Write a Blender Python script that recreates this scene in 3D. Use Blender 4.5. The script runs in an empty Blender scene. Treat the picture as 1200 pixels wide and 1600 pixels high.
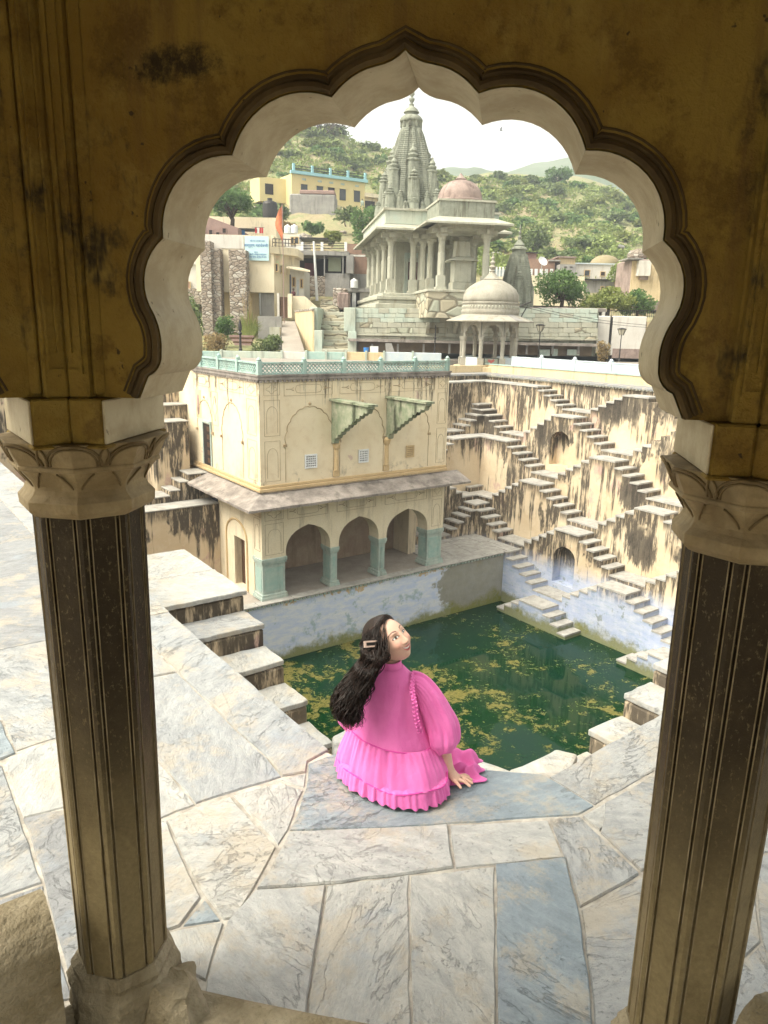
import bpy, bmesh, math, random
from mathutils import Vector, Matrix, noise as mnoise
from math import sin, cos, pi, radians, sqrt, atan2, floor

random.seed(7)
SC = bpy.context.scene
COL = SC.collection
# ------------------------------------------------------------------ camera
YAW, PITCH, ROLL, FPX, EYE = radians(53.86), radians(14.14), radians(1.27), 1151.0, 2.28
FH = Vector((cos(YAW), sin(YAW), 0)); RH = Vector((sin(YAW), -cos(YAW), 0)); ZU = Vector((0, 0, 1))
CF = FH * cos(PITCH) - ZU * sin(PITCH)
_up = RH.cross(CF)
CR = RH * cos(ROLL) + _up * sin(ROLL)
CU = _up * cos(ROLL) - RH * sin(ROLL)
CAM = Vector((0, 0, EYE))
cd = bpy.data.cameras.new('camera'); co = bpy.data.objects.new('camera', cd); COL.objects.link(co)
m = Matrix.Identity(4)
for i in range(3):
    m[i][0], m[i][1], m[i][2], m[i][3] = CR[i], CU[i], -CF[i], CAM[i]
co.matrix_world = m
cd.sensor_fit = 'VERTICAL'; cd.sensor_height = 32; cd.lens = 32 * FPX / 1600
cd.clip_start = 0.05; cd.clip_end = 5000
SC.camera = co
# ------------------------------------------------------------------ world, sun, exposure
SUN_EL, SUN_AZ = radians(54), radians(168)      # azimuth measured from +X towards +Y: soft hazy light from the left
wd = bpy.data.worlds.new('World'); SC.world = wd; wd.use_nodes = True
nt = wd.node_tree; nt.nodes.clear()
sky = nt.nodes.new('ShaderNodeTexSky'); sky.sky_type = 'NISHITA'; sky.sun_disc = False
sky.sun_elevation = SUN_EL; sky.sun_rotation = radians(90) - SUN_AZ
sky.air_density = 1.0; sky.dust_density = 5.0; sky.ozone_density = 0.6
hs = nt.nodes.new('ShaderNodeHueSaturation'); hs.inputs['Saturation'].default_value = 0.22; hs.inputs['Value'].default_value = 1.0
tint = nt.nodes.new('ShaderNodeMix'); tint.data_type = 'RGBA'; tint.blend_type = 'MULTIPLY'
tint.inputs[0].default_value = 1.0; tint.inputs[7].default_value = (1.0, 0.965, 0.82, 1)
bg = nt.nodes.new('ShaderNodeBackground'); bg.inputs[1].default_value = 0.15
wo = nt.nodes.new('ShaderNodeOutputWorld')
nt.links.new(sky.outputs[0], hs.inputs['Color']); nt.links.new(hs.outputs[0], tint.inputs[6])
nt.links.new(tint.outputs[2], bg.inputs[0]); nt.links.new(bg.outputs[0], wo.inputs[0])
sd_ = bpy.data.lights.new('sun', 'SUN'); sd_.energy = 0.7; sd_.angle = radians(35); sd_.color = (1, 0.95, 0.86)
so = bpy.data.objects.new('sun', sd_); COL.objects.link(so)
_d = Vector((cos(SUN_EL) * cos(SUN_AZ), cos(SUN_EL) * sin(SUN_AZ), sin(SUN_EL)))
so.rotation_euler = _d.to_track_quat('Z', 'Y').to_euler(); so.location = (0, 0, 60)
SC.view_settings.view_transform = 'Standard'; SC.view_settings.look = 'None'
SC.view_settings.exposure = 1.62; SC.view_settings.gamma = 1.0
SC.cycles.volume_bounces = 0; SC.cycles.use_adaptive_sampling = True; SC.cycles.adaptive_threshold = .02; SC.cycles.max_bounces = 6; SC.cycles.diffuse_bounces = 3
# ------------------------------------------------------------------ pixel to place (1200x1600 photograph pixels)
def ray(px, py): return CR * ((px - 600) / FPX) - CU * ((py - 800) / FPX) + CF
def at_z(px, py, z=0.0):
    d = ray(px, py); return CAM + d * ((z - CAM.z) / d.z)
def at_x(px, py, x):
    d = ray(px, py); return CAM + d * ((x - CAM.x) / d.x)
def at_y(px, py, y):
    d = ray(px, py); return CAM + d * ((y - CAM.y) / d.y)
def at_d(px, py, D):
    "point at horizontal forward distance D, in the view-aligned ground frame (a to the right, D forward, z up)"
    d = ray(px, py); p = CAM + d * (D / d.dot(FH))
    return Vector((p.dot(RH), D, p.z))
TH = YAW - pi / 2     # turns the (a, D) frame into the world
# ------------------------------------------------------------------ scene helpers
def tag(o, label=None, cat=None, group=None, kind=None):
    if label: o['label'] = label
    if cat: o['category'] = cat
    if group: o['group'] = group
    if kind: o['kind'] = kind
    return o
def thing(name, label, cat, loc=(0, 0, 0), rot=0.0, group=None):
    o = bpy.data.objects.new(name, None); COL.objects.link(o); o.empty_display_size = .2
    o.location = loc; o.rotation_euler = (0, 0, rot)
    return tag(o, label, cat, group)
def bg_thing(name, label, cat, px, py, D, group=None, turn=0.0):
    p = at_d(px, py, D); w = RH * p.x + FH * D + ZU * p.z
    return thing(name, label, cat, w, TH + turn, group), p
def copy_tree(o, parent=None):
    c = o.copy(); COL.objects.link(c); c.parent = parent
    for ch in list(o.children): copy_tree(ch, c)
    return c
class MB:
    "collects geometry for one mesh object"
    def __init__(s): s.v = []; s.f = []; s.att = {}; s.uv = None
    def add(s, vs, fs):
        n = len(s.v); s.v += [tuple(p) for p in vs]; s.f += [tuple(i + n for i in f) for f in fs]; return n
    def quad(s, a, b, c, d): s.add([a, b, c, d], [(0, 1, 2, 3)])
    def box(s, x0, x1, y0, y1, z0, z1, M=None, taper=None):
        if x0 > x1: x0, x1 = x1, x0
        if y0 > y1: y0, y1 = y1, y0
        if z0 > z1: z0, z1 = z1, z0
        vs = [Vector(p) for p in ((x0,y0,z0),(x1,y0,z0),(x1,y1,z0),(x0,y1,z0),(x0,y0,z1),(x1,y0,z1),(x1,y1,z1),(x0,y1,z1))]
        if taper:
            cx, cy = (x0 + x1) / 2, (y0 + y1) / 2
            for p in vs[4:]: p.x = cx + (p.x - cx) * taper; p.y = cy + (p.y - cy) * taper
        if M: vs = [M @ p for p in vs]
        s.add(vs, [(0,3,2,1),(4,5,6,7),(0,1,5,4),(1,2,6,5),(2,3,7,6),(3,0,4,7)])
    def prism(s, poly, fn, h0, h1):
        "poly: 2-D points; fn(u, v, h) -> 3-D point"
        n = len(poly)
        vs = [fn(u, v, h0) for u, v in poly] + [fn(u, v, h1) for u, v in poly]
        s.add(vs, [tuple(range(n))[::-1], tuple(range(n, 2 * n))] + [(i, (i + 1) % n, n + (i + 1) % n, n + i) for i in range(n)])
    def lathe(s, prof, n=24, c=(0, 0, 0), sq=None, start=0.0, cap=True, sx=1.0, sy=1.0):
        "prof: (radius, z); sq: superellipse exponent for square-ish sections"
        vs = []; k = len(prof)
        for r, z in prof:
            for i in range(n):
                a = start + 2 * pi * i / n; ca, sa = cos(a), sin(a); q = 1.0
                if sq: q = 1 / max(abs(ca), abs(sa)) * sq + (1 - sq)
                vs.append((c[0] + r * ca * q * sx, c[1] + r * sa * q * sy, c[2] + z))
        fs = [(j * n + i, j * n + (i + 1) % n, (j + 1) * n + (i + 1) % n, (j + 1) * n + i) for j in range(k - 1) for i in range(n)]
        if cap: fs += [tuple(range(n))[::-1], tuple(range((k - 1) * n, k * n))]
        s.add(vs, fs)
    def tube(s, path, rad, n=6, cap=True):
        path = [Vector(p) for p in path]; k = len(path)
        if not hasattr(rad, '__len__'): rad = [rad] * k
        vs = []; prev = None
        for j, p in enumerate(path):
            t = (path[min(j + 1, k - 1)] - path[max(j - 1, 0)]).normalized()
            u = t.orthogonal().normalized() if prev is None else (prev - t * prev.dot(t)).normalized()
            prev = u; w = t.cross(u)
            for i in range(n):
                a = 2 * pi * i / n; vs.append(p + (u * cos(a) + w * sin(a)) * rad[j])
        fs = [(j * n + i, j * n + (i + 1) % n, (j + 1) * n + (i + 1) % n, (j + 1) * n + i) for j in range(k - 1) for i in range(n)]
        if cap: fs += [tuple(range(n))[::-1], tuple(range((k - 1) * n, k * n))]
        s.add(vs, fs)
    def holed(s, loops, fn, h0, h1, back=True, rim=True):
        "panel with holes: loops of 2-D points (outer first), extruded from h0 to h1; fn(u, v, h) -> 3-D"
        bm = bmesh.new(); es = []
        for lp in loops:
            vv = [bm.verts.new((u, v, 0)) for u, v in lp]
            es += [bm.edges.new((vv[i], vv[(i + 1) % len(vv)])) for i in range(len(vv))]
        bmesh.ops.triangle_fill(bm, use_beauty=True, use_dissolve=False, edges=es, normal=(0, 0, 1))
        bm.verts.index_update()
        P = [(v.co.x, v.co.y) for v in bm.verts]; T = [tuple(v.index for v in f.verts) for f in bm.faces]
        s.add([fn(u, v, h0) for u, v in P], T)
        if back: s.add([fn(u, v, h1) for u, v in P], [t[::-1] for t in T])
        bm.free()
        for lp in (loops if rim else loops[1:]):
            n = len(lp)
            s.add([fn(u, v, h0) for u, v in lp] + [fn(u, v, h1) for u, v in lp], [(i, (i + 1) % n, n + (i + 1) % n, n + i) for i in range(n)])
    def build(s, name, mat, parent=None, smooth=False, off=None, bevel=0.0, seg=1, loc=None, weld=False):
        me = bpy.data.meshes.new(name)
        vs = s.v if off is None else [(x - off[0], y - off[1], z - off[2]) for x, y, z in s.v]
        me.from_pydata(vs, [], s.f)
        bm = bmesh.new(); bm.from_mesh(me)
        if weld: bmesh.ops.remove_doubles(bm, verts=bm.verts, dist=1e-4)
        bmesh.ops.recalc_face_normals(bm, faces=bm.faces); bm.to_mesh(me); bm.free()
        for k, vals in s.att.items():
            if len(vals) == len(me.vertices):
                a = me.attributes.new(k, 'FLOAT' if not hasattr(vals[0], '__len__') else 'FLOAT_COLOR', 'POINT')
                for i, x in enumerate(vals):
                    if hasattr(x, '__len__'): a.data[i].color = (*x, 1)
                    else: a.data[i].value = x
        if smooth:
            me.polygons.foreach_set('use_smooth', [True] * len(me.polygons))
        me.materials.append(mat)
        o = bpy.data.objects.new(name, me); COL.objects.link(o); o.parent = parent
        if loc is not None: o.location = loc
        if bevel:
            b = o.modifiers.new('bevel', 'BEVEL'); b.width = bevel; b.segments = seg; b.limit_method = 'ANGLE'; b.angle_limit = radians(40)
        return o
def auto_smooth(o, deg=40):
    bm = bmesh.new(); bm.from_mesh(o.data)
    for e in bm.edges: e.smooth = len(e.link_faces) == 2 and e.calc_face_angle(0) < radians(deg)
    for f in bm.faces: f.smooth = True
    bm.to_mesh(o.data); bm.free(); return o
# ------------------------------------------------------------------ materials
def lin(r, g, b):
    f = lambda c: (c / 255 / 12.92) if c / 255 <= .04045 else ((c / 255 + .055) / 1.055) ** 2.4
    return (f(r), f(g), f(b))
class NG:
    def __init__(s, name, rough=.85, spec=.3):
        s.m = bpy.data.materials.new(name); s.m.use_nodes = True; s.t = s.m.node_tree
        s.b = s.t.nodes['Principled BSDF']; s.b.inputs['Roughness'].default_value = rough
        s.b.inputs['Specular IOR Level'].default_value = spec
        s.tc = s.t.nodes.new('ShaderNodeTexCoord'); s.geo = s.t.nodes.new('ShaderNodeNewGeometry'); s.oi = s.t.nodes.new('ShaderNodeObjectInfo')
        s.obj = s.tc.outputs['Object']; s.pos = s.geo.outputs['Position']; s.rnd = s.oi.outputs['Random']
    def L(s, a, b): s.t.links.new(a, b)
    def _in(s, sock, v):
        if v is None: return
        if hasattr(v, 'is_linked') or isinstance(v, bpy.types.NodeSocket): s.L(v, sock)
        elif hasattr(v, '__len__') and sock.type == 'RGBA' and len(v) == 3: sock.default_value = (*v, 1)
        else: sock.default_value = v
    def mapping(s, vec, scale=(1, 1, 1), rnd=0.0):
        n = s.t.nodes.new('ShaderNodeMapping'); s.L(vec, n.inputs[0]); n.inputs['Scale'].default_value = scale
        if rnd:
            c = s.t.nodes.new('ShaderNodeCombineXYZ'); k = s.math('MULTIPLY', s.rnd, rnd); k2 = s.math('MULTIPLY', s.rnd, rnd * 3.7)
            s.L(k, c.inputs[0]); s.L(k2, c.inputs[1]); s.L(k, c.inputs[2]); s.L(c.outputs[0], n.inputs['Location'])
            n2 = s.t.nodes.new('ShaderNodeVectorRotate'); n2.rotation_type = 'Z_AXIS'; s.L(n.outputs[0], n2.inputs['Vector'])
            s.L(s.math('MULTIPLY', s.rnd, 40.0), n2.inputs['Angle']); return n2.outputs[0]
        return n.outputs[0]
    def noise(s, vec=None, scale=5, detail=4, rough=.6, dist=0.0):
        n = s.t.nodes.new('ShaderNodeTexNoise'); s.L(vec if vec is not None else s.obj, n.inputs['Vector'])
        n.inputs['Scale'].default_value = scale; n.inputs['Detail'].default_value = detail; n.inputs['Roughness'].default_value = rough; n.inputs['Distortion'].default_value = dist
        return n.outputs['Fac']
    def vor(s, vec=None, scale=5, feature='F1', out='Distance'):
        n = s.t.nodes.new('ShaderNodeTexVoronoi'); n.feature = feature; s.L(vec if vec is not None else s.obj, n.inputs['Vector']); n.inputs['Scale'].default_value = scale
        return n.outputs[out]
    def math(s, op, a, b=0.0, clamp=False):
        n = s.t.nodes.new('ShaderNodeMath'); n.operation = op; n.use_clamp = clamp; s._in(n.inputs[0], a); s._in(n.inputs[1], b); return n.outputs[0]
    def step(s, a, lo, hi, o0=0.0, o1=1.0):
        n = s.t.nodes.new('ShaderNodeMapRange'); n.interpolation_type = 'SMOOTHSTEP'; s._in(n.inputs[0], a); s._in(n.inputs[1], lo); s._in(n.inputs[2], hi)
        n.inputs[3].default_value = o0; n.inputs[4].default_value = o1; return n.outputs[0]
    def mix(s, f, a, b, mode='MIX'):
        n = s.t.nodes.new('ShaderNodeMix'); n.data_type = 'RGBA'; n.blend_type = mode; s._in(n.inputs[0], f); s._in(n.inputs[6], a); s._in(n.inputs[7], b); return n.outputs[2]
    def mul(s, *a):
        r = a[0]
        for x in a[1:]: r = s.math('MULTIPLY', r, x)
        return r
    def z(s, vec=None):
        n = s.t.nodes.new('ShaderNodeSeparateXYZ'); s.L(vec if vec is not None else s.pos, n.inputs[0]); return n.outputs[2]
    def attr(s, name, out='Fac'):
        n = s.t.nodes.new('ShaderNodeAttribute'); n.attribute_name = name; return n.outputs[out]
    def col(s, c): s._in(s.b.inputs['Base Color'], c)
    def bump(s, h, strength=.3, dist=.02):
        n = s.t.nodes.new('ShaderNodeBump'); n.inputs['Strength'].default_value = strength; n.inputs['Distance'].default_value = dist
        s._in(n.inputs['Height'], h); s.L(n.outputs[0], s.b.inputs['Normal'])
def simple(name, c, c2=None, scale=4, rough=.85, bump=.25, bdist=.015, spec=.3, fine=18, dirt=None, dirt_amt=.0, rnd=0.0, metal=0.0):
    g = NG(name, rough, spec); v = g.mapping(g.obj, (1, 1, 1), rnd) if rnd else g.obj
    n1 = g.noise(v, scale, 4, .6); n2 = g.noise(v, fine, 3, .65)
    c2 = c2 or tuple(x * .78 for x in c)
    k = g.mix(g.step(n1, .3, .7), c, c2); k = g.mix(g.step(n2, .2, .8, 0, .35), k, tuple(x * .6 for x in c2))
    if dirt: k = g.mix(g.math('MULTIPLY', g.step(g.noise(g.mapping(g.pos, (1, 1, .15)), 2.2, 5, .7), .5, .68), dirt_amt), k, dirt)
    g.col(k)
    if metal: g.b.inputs['Metallic'].default_value = metal
    if bump: g.bump(g.math('ADD', n2, g.math('MULTIPLY', n1, .6)), bump, bdist)
    return g.m
def mk_kund():
    "cream plaster with black run-off streaks, bluish limewash low down, moss at the water"
    g = NG('kund_plaster', .92, .15); p = g.pos
    big = g.noise(p, .55, 5, .6); med = g.noise(p, 2.6, 5, .65); fine = g.noise(p, 14, 4, .7)
    c = g.mix(g.step(big, .35, .65), (.66, .55, .40), (.57, .45, .305)); c = g.mix(g.step(med, .52, .72, 0, .55), c, (.68, .58, .44))
    pk = g.mul(g.step(g.noise(g.mapping(p, (1, 1, .7)), .8, 4, .6), .60, .66), g.step(med, .3, .6)); c = g.mix(g.math('MULTIPLY', pk, .75), c, (.50, .33, .30))
    dt = g.attr('dt')
    st = g.noise(g.mapping(p, (2.6, 2.6, .16)), 1.0, 5, .7, .2); rag = g.noise(g.mapping(p, (1, 1, .16)), 6.5, 5, .75); heavy = g.math('MULTIPLY', g.math('SUBTRACT', g.noise(g.mapping(p, (1, 1, .8)), .42, 3, .6), .5), .85)
    # streaks start at the ledges and thin out downwards
    lim = g.math('SUBTRACT', g.step(dt, 0.0, 4.2, .43, .60), heavy)
    s1 = g.step(g.math('SUBTRACT', st, lim), -.01, .10)
    blot = g.step(g.math('SUBTRACT', g.noise(g.mapping(p, (1, 1, .6)), .75, 4, .6), g.step(dt, 0, 2.8, .50, .66)), 0, .05)
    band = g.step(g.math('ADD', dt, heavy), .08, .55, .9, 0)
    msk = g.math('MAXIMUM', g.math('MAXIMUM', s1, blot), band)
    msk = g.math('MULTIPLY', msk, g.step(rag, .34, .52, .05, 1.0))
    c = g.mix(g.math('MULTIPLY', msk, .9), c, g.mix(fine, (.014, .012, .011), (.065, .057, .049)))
    for x_, px, py, sy, sz in ((27.55, 1000, 858, .85, .80), (30.7, 960, 635, 1.5, .75), (29.65, 757, 648, .9, .6), (28.6, 985, 772, .7, .8), (29.65, 846, 668, .35, .9), (26.5, 722, 812, .7, .5), (30.7, 905, 610, .6, .7), (27.55, 1030, 700, .8, .8)):
        q = at_x(px, py, x_); vm_ = g.t.nodes.new('ShaderNodeVectorMath'); vm_.operation = 'SUBTRACT'; g.L(p, vm_.inputs[0]); vm_.inputs[1].default_value = q
        v2 = g.t.nodes.new('ShaderNodeVectorMath'); v2.operation = 'MULTIPLY'; g.L(vm_.outputs[0], v2.inputs[0]); v2.inputs[1].default_value = (.9, 1 / sy, 1 / sz); v3 = g.t.nodes.new('ShaderNodeVectorMath'); v3.operation = 'LENGTH'; g.L(v2.outputs[0], v3.inputs[0])
        spot = g.step(g.math('ADD', v3.outputs['Value'], g.math('MULTIPLY', g.math('SUBTRACT', rag, .5), 2.6)), .75, 1.15, 1, 0); c = g.mix(g.math('MULTIPLY', spot, .88), c, g.mix(fine, (.018, .016, .014), (.10, .085, .07)))
    zz = g.z(); wob = g.math('ADD', zz, g.math('MULTIPLY', g.math('SUBTRACT', med, .5), .9))
    blue = g.step(wob, -9.2, -8.1, 1, 0)
    wash = g.mix(g.step(g.noise(g.mapping(p, (1, 1, 2.4)), 1.6, 5, .65), .35, .7), (.36, .43, .62), (.50, .54, .65))
    wash = g.mix(g.mul(g.step(g.noise(g.mapping(p, (.5, .5, 3)), 3.2, 5, .7), .52, .66), .6), wash, (.28, .38, .46))
    wash = g.mix(g.mul(g.step(g.noise(p, 1.1, 5, .7), .57, .63), .8), wash, (.20, .24, .24))
    c = g.mix(g.math('MULTIPLY', blue, .93), c, wash)
    moss = g.step(g.math('ADD', zz, g.math('MULTIPLY', g.math('SUBTRACT', g.noise(p, 1.7, 5, .7), .5), 1.5)), -10.75, -10.2, 1, 0)
    c = g.mix(g.math('MULTIPLY', moss, .85), c, g.mix(fine, (.10, .12, .015), (.24, .22, .05)))
    g.col(c); g.bump(g.math('ADD', g.math('MULTIPLY', rag, .5), g.math('ADD', med, g.math('MULTIPLY', fine, .3))), .45, .05)
    return g.m
def mk_poolwall():
    "limewashed pool wall with a big peeled grey patch and moss at the waterline"
    g = NG('pool_wall', .9, .2); p = g.pos
    med = g.noise(p, 2.2, 5, .65); fine = g.noise(p, 12, 4, .7); zz = g.z()
    c = g.mix(g.step(g.noise(g.mapping(p, (1, 1, 3)), 1.3, 5, .7), .35, .66), (.52, .60, .80), (.70, .73, .80))
    c = g.mix(g.mul(g.step(g.noise(p, 1.4, 6, .75), .55, .64), .75), c, (.30, .42, .46))
    c = g.mix(g.step(g.math('SUBTRACT', g.noise(p, .9, 5, .65), g.step(zz, -9.4, -8.5, .70, .52)), 0, .03), c, (.58, .45, .30))
    sp = g.t.nodes.new('ShaderNodeSeparateXYZ'); g.L(p, sp.inputs[0])
    peel = g.step(g.math('ADD', sp.outputs[0], g.math('MULTIPLY', g.math('SUBTRACT', g.noise(p, .8, 5, .65), .5), 3.0)), 21.4, 21.6)
    c = g.mix(g.math('MULTIPLY', peel, .92), c, g.mix(med, (.20, .19, .12), (.34, .33, .30)))
    moss = g.step(g.math('ADD', zz, g.math('MULTIPLY', g.math('SUBTRACT', g.noise(p, .9, 5, .7), .5), 2.2)), -10.9, -10.3, 1, 0)
    c = g.mix(g.math('MULTIPLY', moss, .9), c, g.mix(fine, (.10, .13, .01), (.30, .28, .06)))
    g.col(c); g.bump(g.math('ADD', med, g.math('MULTIPLY', fine, .4)), .4, .04)
    return g.m
def mk_slab(name, ca, cb, cv, rough=.6, sheen=.35):
    "riven schist: soft cloudy tone, directional grain, curling split lines and pits; each slab has its own offset and direction"
    g = NG(name, rough, sheen); v = g.mapping(g.obj, (1, 1, 1), 60.0)
    big = g.noise(v, 1.5, 4, .6, .3); vs = g.mapping(v, (1.0, 2.4, 1.0)); grain = g.noise(vs, 6.0, 9, .78, .25); fine = g.noise(v, 40, 4, .8)
    c = g.mix(g.step(big, .34, .66), ca, cb); c = g.mix(g.math('MULTIPLY', g.rnd, .6), c, cv)
    c = g.mix(g.step(grain, .42, .64, 0, .55), c, tuple(x * .62 for x in cv)); c = g.mix(g.step(grain, .46, .34, 0, .35), c, tuple(min(.85, x * 1.18) for x in ca))
    c = g.mix(g.mul(g.step(g.noise(v, 2.7, 6, .75), .48, .62), .55), c, (.47, .40, .30)); c = g.mix(g.mul(g.step(g.noise(v, 2.1, 5, .7, .2), .56, .68), .5), c, (.30, .345, .40))
    l1 = g.step(g.math('ABSOLUTE', g.math('SUBTRACT', g.noise(vs, 1.7, 7, .62, .7), .5)), 0, .012, 1, 0); l2 = g.step(g.math('ABSOLUTE', g.math('SUBTRACT', g.noise(v, 4.2, 6, .66, .9), .52)), 0, .012, 1, 0)
    ln = g.math('MAXIMUM', g.mul(l1, g.step(g.noise(v, 1.3, 3, .5), .44, .58)), g.mul(l2, g.step(g.noise(v, 1.1, 3, .5), .50, .62)))
    c = g.mix(g.math('MULTIPLY', ln, .42), c, tuple(x * .40 for x in cv)); pit = g.mul(g.step(g.noise(v, 52, 4, .8), .58, .66), g.step(g.noise(v, 3.1, 3, .6), .40, .62)); c = g.mix(g.math('MULTIPLY', pit, .6), c, tuple(x * .42 for x in cv))
    c = g.mix(g.step(fine, .4, .75, 0, .22), c, tuple(x * .6 for x in cb))
    g.col(c); g.bump(g.math('SUBTRACT', g.math('ADD', g.math('MULTIPLY', grain, 1.3), g.math('ADD', big, g.math('MULTIPLY', fine, .35))), g.math('ADD', g.math('MULTIPLY', ln, .5), g.math('MULTIPLY', pit, .3))), .75, .02)
    return g.m
def mk_chhatri():
    g = NG('pavilion_stone', .8, .3); p = g.pos
    big = g.noise(p, 1.7, 5, .6); med = g.noise(p, 7, 6, .7); fine = g.noise(p, 60, 4, .75)
    vst = g.noise(g.mapping(p, (7, 7, .8)), 1, 5, .7)
    c = g.mix(g.step(big, .35, .65), (.23, .155, .028), (.17, .10, .014)); c = g.mix(g.step(med, .48, .72, 0, .75), c, (.26, .185, .045)); c = g.mix(g.step(g.noise(p, 4.5, 6, .75), .50, .62, 0, .6), c, (.085, .045, .006))
    c = g.mix(g.step(vst, .52, .68, 0, .55), c, (.115, .062, .018))
    c = g.mix(g.mul(g.step(g.noise(g.mapping(p, (1, 1, .45)), 2.1, 6, .75), .565, .64), g.step(med, .42, .6), .92), c, (.022, .016, .008))
    for px, py, sx, sz in ((1028, 60, .05, .20), (822, 84, .07, .055), (300, 120, .10, .05), (215, 560, .05, .16), (1075, 600, .05, .12), (840, 420, .03, .3)):
        q = CAM + ray(px, py) * 1.72; vm_ = g.t.nodes.new('ShaderNodeVectorMath'); vm_.operation = 'SUBTRACT'; g.L(p, vm_.inputs[0]); vm_.inputs[1].default_value = q
        v2 = g.t.nodes.new('ShaderNodeVectorMath'); v2.operation = 'MULTIPLY'; g.L(vm_.outputs[0], v2.inputs[0]); v2.inputs[1].default_value = (.5 / sx, .5 / sx, 1 / sz); v3 = g.t.nodes.new('ShaderNodeVectorMath'); v3.operation = 'LENGTH'; g.L(v2.outputs[0], v3.inputs[0])
        spot = g.step(g.math('ADD', v3.outputs['Value'], g.math('MULTIPLY', g.math('SUBTRACT', g.noise(p, 14, 6, .8), .5), 2.2)), .35, 1.0, 1, 0); c = g.mix(g.math('MULTIPLY', spot, .9), c, (.012, .009, .005))
    c = g.mix(g.mul(g.step(g.noise(p, 22, 3, .6), .69, .73), .8), c, (.02, .015, .01))
    c = g.mix(g.step(fine, .66, .74, 0, .3), c, (.34, .26, .12))
    g.col(c); g.bump(g.math('ADD', med, g.math('MULTIPLY', fine, .5)), .7, .014)
    return g.m
def mk_soffit():  # paler pavilion stone: light on the inner faces is in its colour
    g = NG('lit_arch_stone', .62, .4); p = g.pos
    med = g.noise(p, 6, 6, .7); fine = g.noise(p, 40, 5, .75); str_ = g.noise(g.mapping(p, (3, 3, 1)), 5, 5, .7, .6)
    c = g.mix(g.step(med, .35, .65), (.43, .37, .25), (.32, .26, .16)); c = g.mix(g.step(str_, .54, .7, 0, .5), c, (.30, .235, .13))
    c = g.mix(g.mul(g.step(g.noise(p, 30, 3, .6), .69, .74), .7), c, (.08, .06, .03))
    g.col(c); g.bump(g.math('ADD', med, g.math('MULTIPLY', fine, .4)), .35, .01)
    return g.m
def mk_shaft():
    g = NG('dark_column_stone', .65, .2); p = g.pos
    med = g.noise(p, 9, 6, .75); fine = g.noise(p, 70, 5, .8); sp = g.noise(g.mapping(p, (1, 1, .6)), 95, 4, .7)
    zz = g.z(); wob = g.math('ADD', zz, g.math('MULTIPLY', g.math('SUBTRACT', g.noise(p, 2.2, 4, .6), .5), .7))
    c = g.mix(g.step(wob, .55, 1.45), (.25, .195, .10), (.030, .020, .009))      # darker towards the top of the shaft
    c = g.mix(g.step(med, .45, .75, 0, .5), c, (.085, .06, .028))
    c = g.mix(g.mul(g.step(sp, .56, .68), .55), c, (.20, .15, .075)); c = g.mix(g.step(fine, .3, .8, .3, 0), c, (.03, .022, .012))
    g.col(c); g.bump(g.math('ADD', med, fine), .4, .008)
    return g.m
def mk_water():
    g = NG('pool_water', .015, .5); p = g.pos
    g.b.inputs['IOR'].default_value = 1.24
    a = g.noise(p, .42, 5, .62, .3); b = g.noise(p, 2.6, 6, .7, .5); d = g.noise(p, 9.0, 5, .75, .6)
    sp = g.t.nodes.new('ShaderNodeSeparateXYZ'); g.L(p, sp.inputs[0])
    c = g.mix(g.step(a, .35, .65), (.0015, .023, .012), (.004, .030, .007))
    mat = g.math('ADD', g.math('MULTIPLY', a, .55), g.math('MULTIPLY', b, .5))
    scum = g.step(mat, .575, .615); lace = g.mul(g.step(d, .56, .59), g.step(mat, .525, .575)); tot = g.math('MAXIMUM', g.math('MULTIPLY', scum, .85), g.math('MULTIPLY', lace, .8))
    sc = g.mix(g.step(d, .35, .65), (.10, .088, .016), (.22, .19, .06))
    c = g.mix(tot, c, sc); g.col(c); g.L(g.step(tot, 0, 1, .04, .55), g.b.inputs['Roughness'])
    g.bump(g.math('ADD', g.math('MULTIPLY', tot, .6), g.math('MULTIPLY', g.noise(p, 5, 2, .5), .05)), .12, .02)
    return g.m
def mk_leaf(name, ca, cb, trans=.25):
    g = NG(name, .6, .3); n = g.noise(g.pos, .9, 3, .6); n2 = g.noise(g.pos, 7, 2, .5)
    c = g.mix(g.step(n, .35, .65), ca, cb); c = g.mix(g.math('MULTIPLY', g.rnd, .5), c, tuple(x * .62 for x in cb)); c = g.mix(g.step(n2, .45, .7, 0, .45), c, tuple(min(1, x * 1.5) for x in ca))
    g.col(c)
    tr = g.t.nodes.new('ShaderNodeBsdfTranslucent'); g.L(c, tr.inputs[0]); ms = g.t.nodes.new('ShaderNodeMixShader'); ms.inputs[0].default_value = trans
    out = [x for x in g.t.nodes if x.type == 'OUTPUT_MATERIAL'][0]
    g.L(g.b.outputs[0], ms.inputs[1]); g.L(tr.outputs[0], ms.inputs[2]); g.L(ms.outputs[0], out.inputs[0])
    return g.m
def mk_rubble(name, cs, scale=2.2):
    g = NG(name, .95, .15); v = g.mapping(g.obj, (1, 1, 1.8)); f = g.vor(v, scale, 'F1', 'Color'); e = g.vor(v, scale, 'DISTANCE_TO_EDGE')
    n = g.t.nodes.new('ShaderNodeSeparateColor'); g.L(f, n.inputs[0])
    c = g.mix(n.outputs[0], cs[0], cs[1]); c = g.mix(g.step(n.outputs[1], .6, .9), c, cs[2]); c = g.mix(g.step(e, .02, .09, .85, 0), c, tuple(x * .35 for x in cs[0]))
    c = g.mix(g.step(g.noise(None, 12, 4, .7), .3, .8, 0, .4), c, tuple(x * .5 for x in cs[1])); g.col(c); g.bump(g.step(e, 0, .18), .8, .06); return g.m
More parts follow.
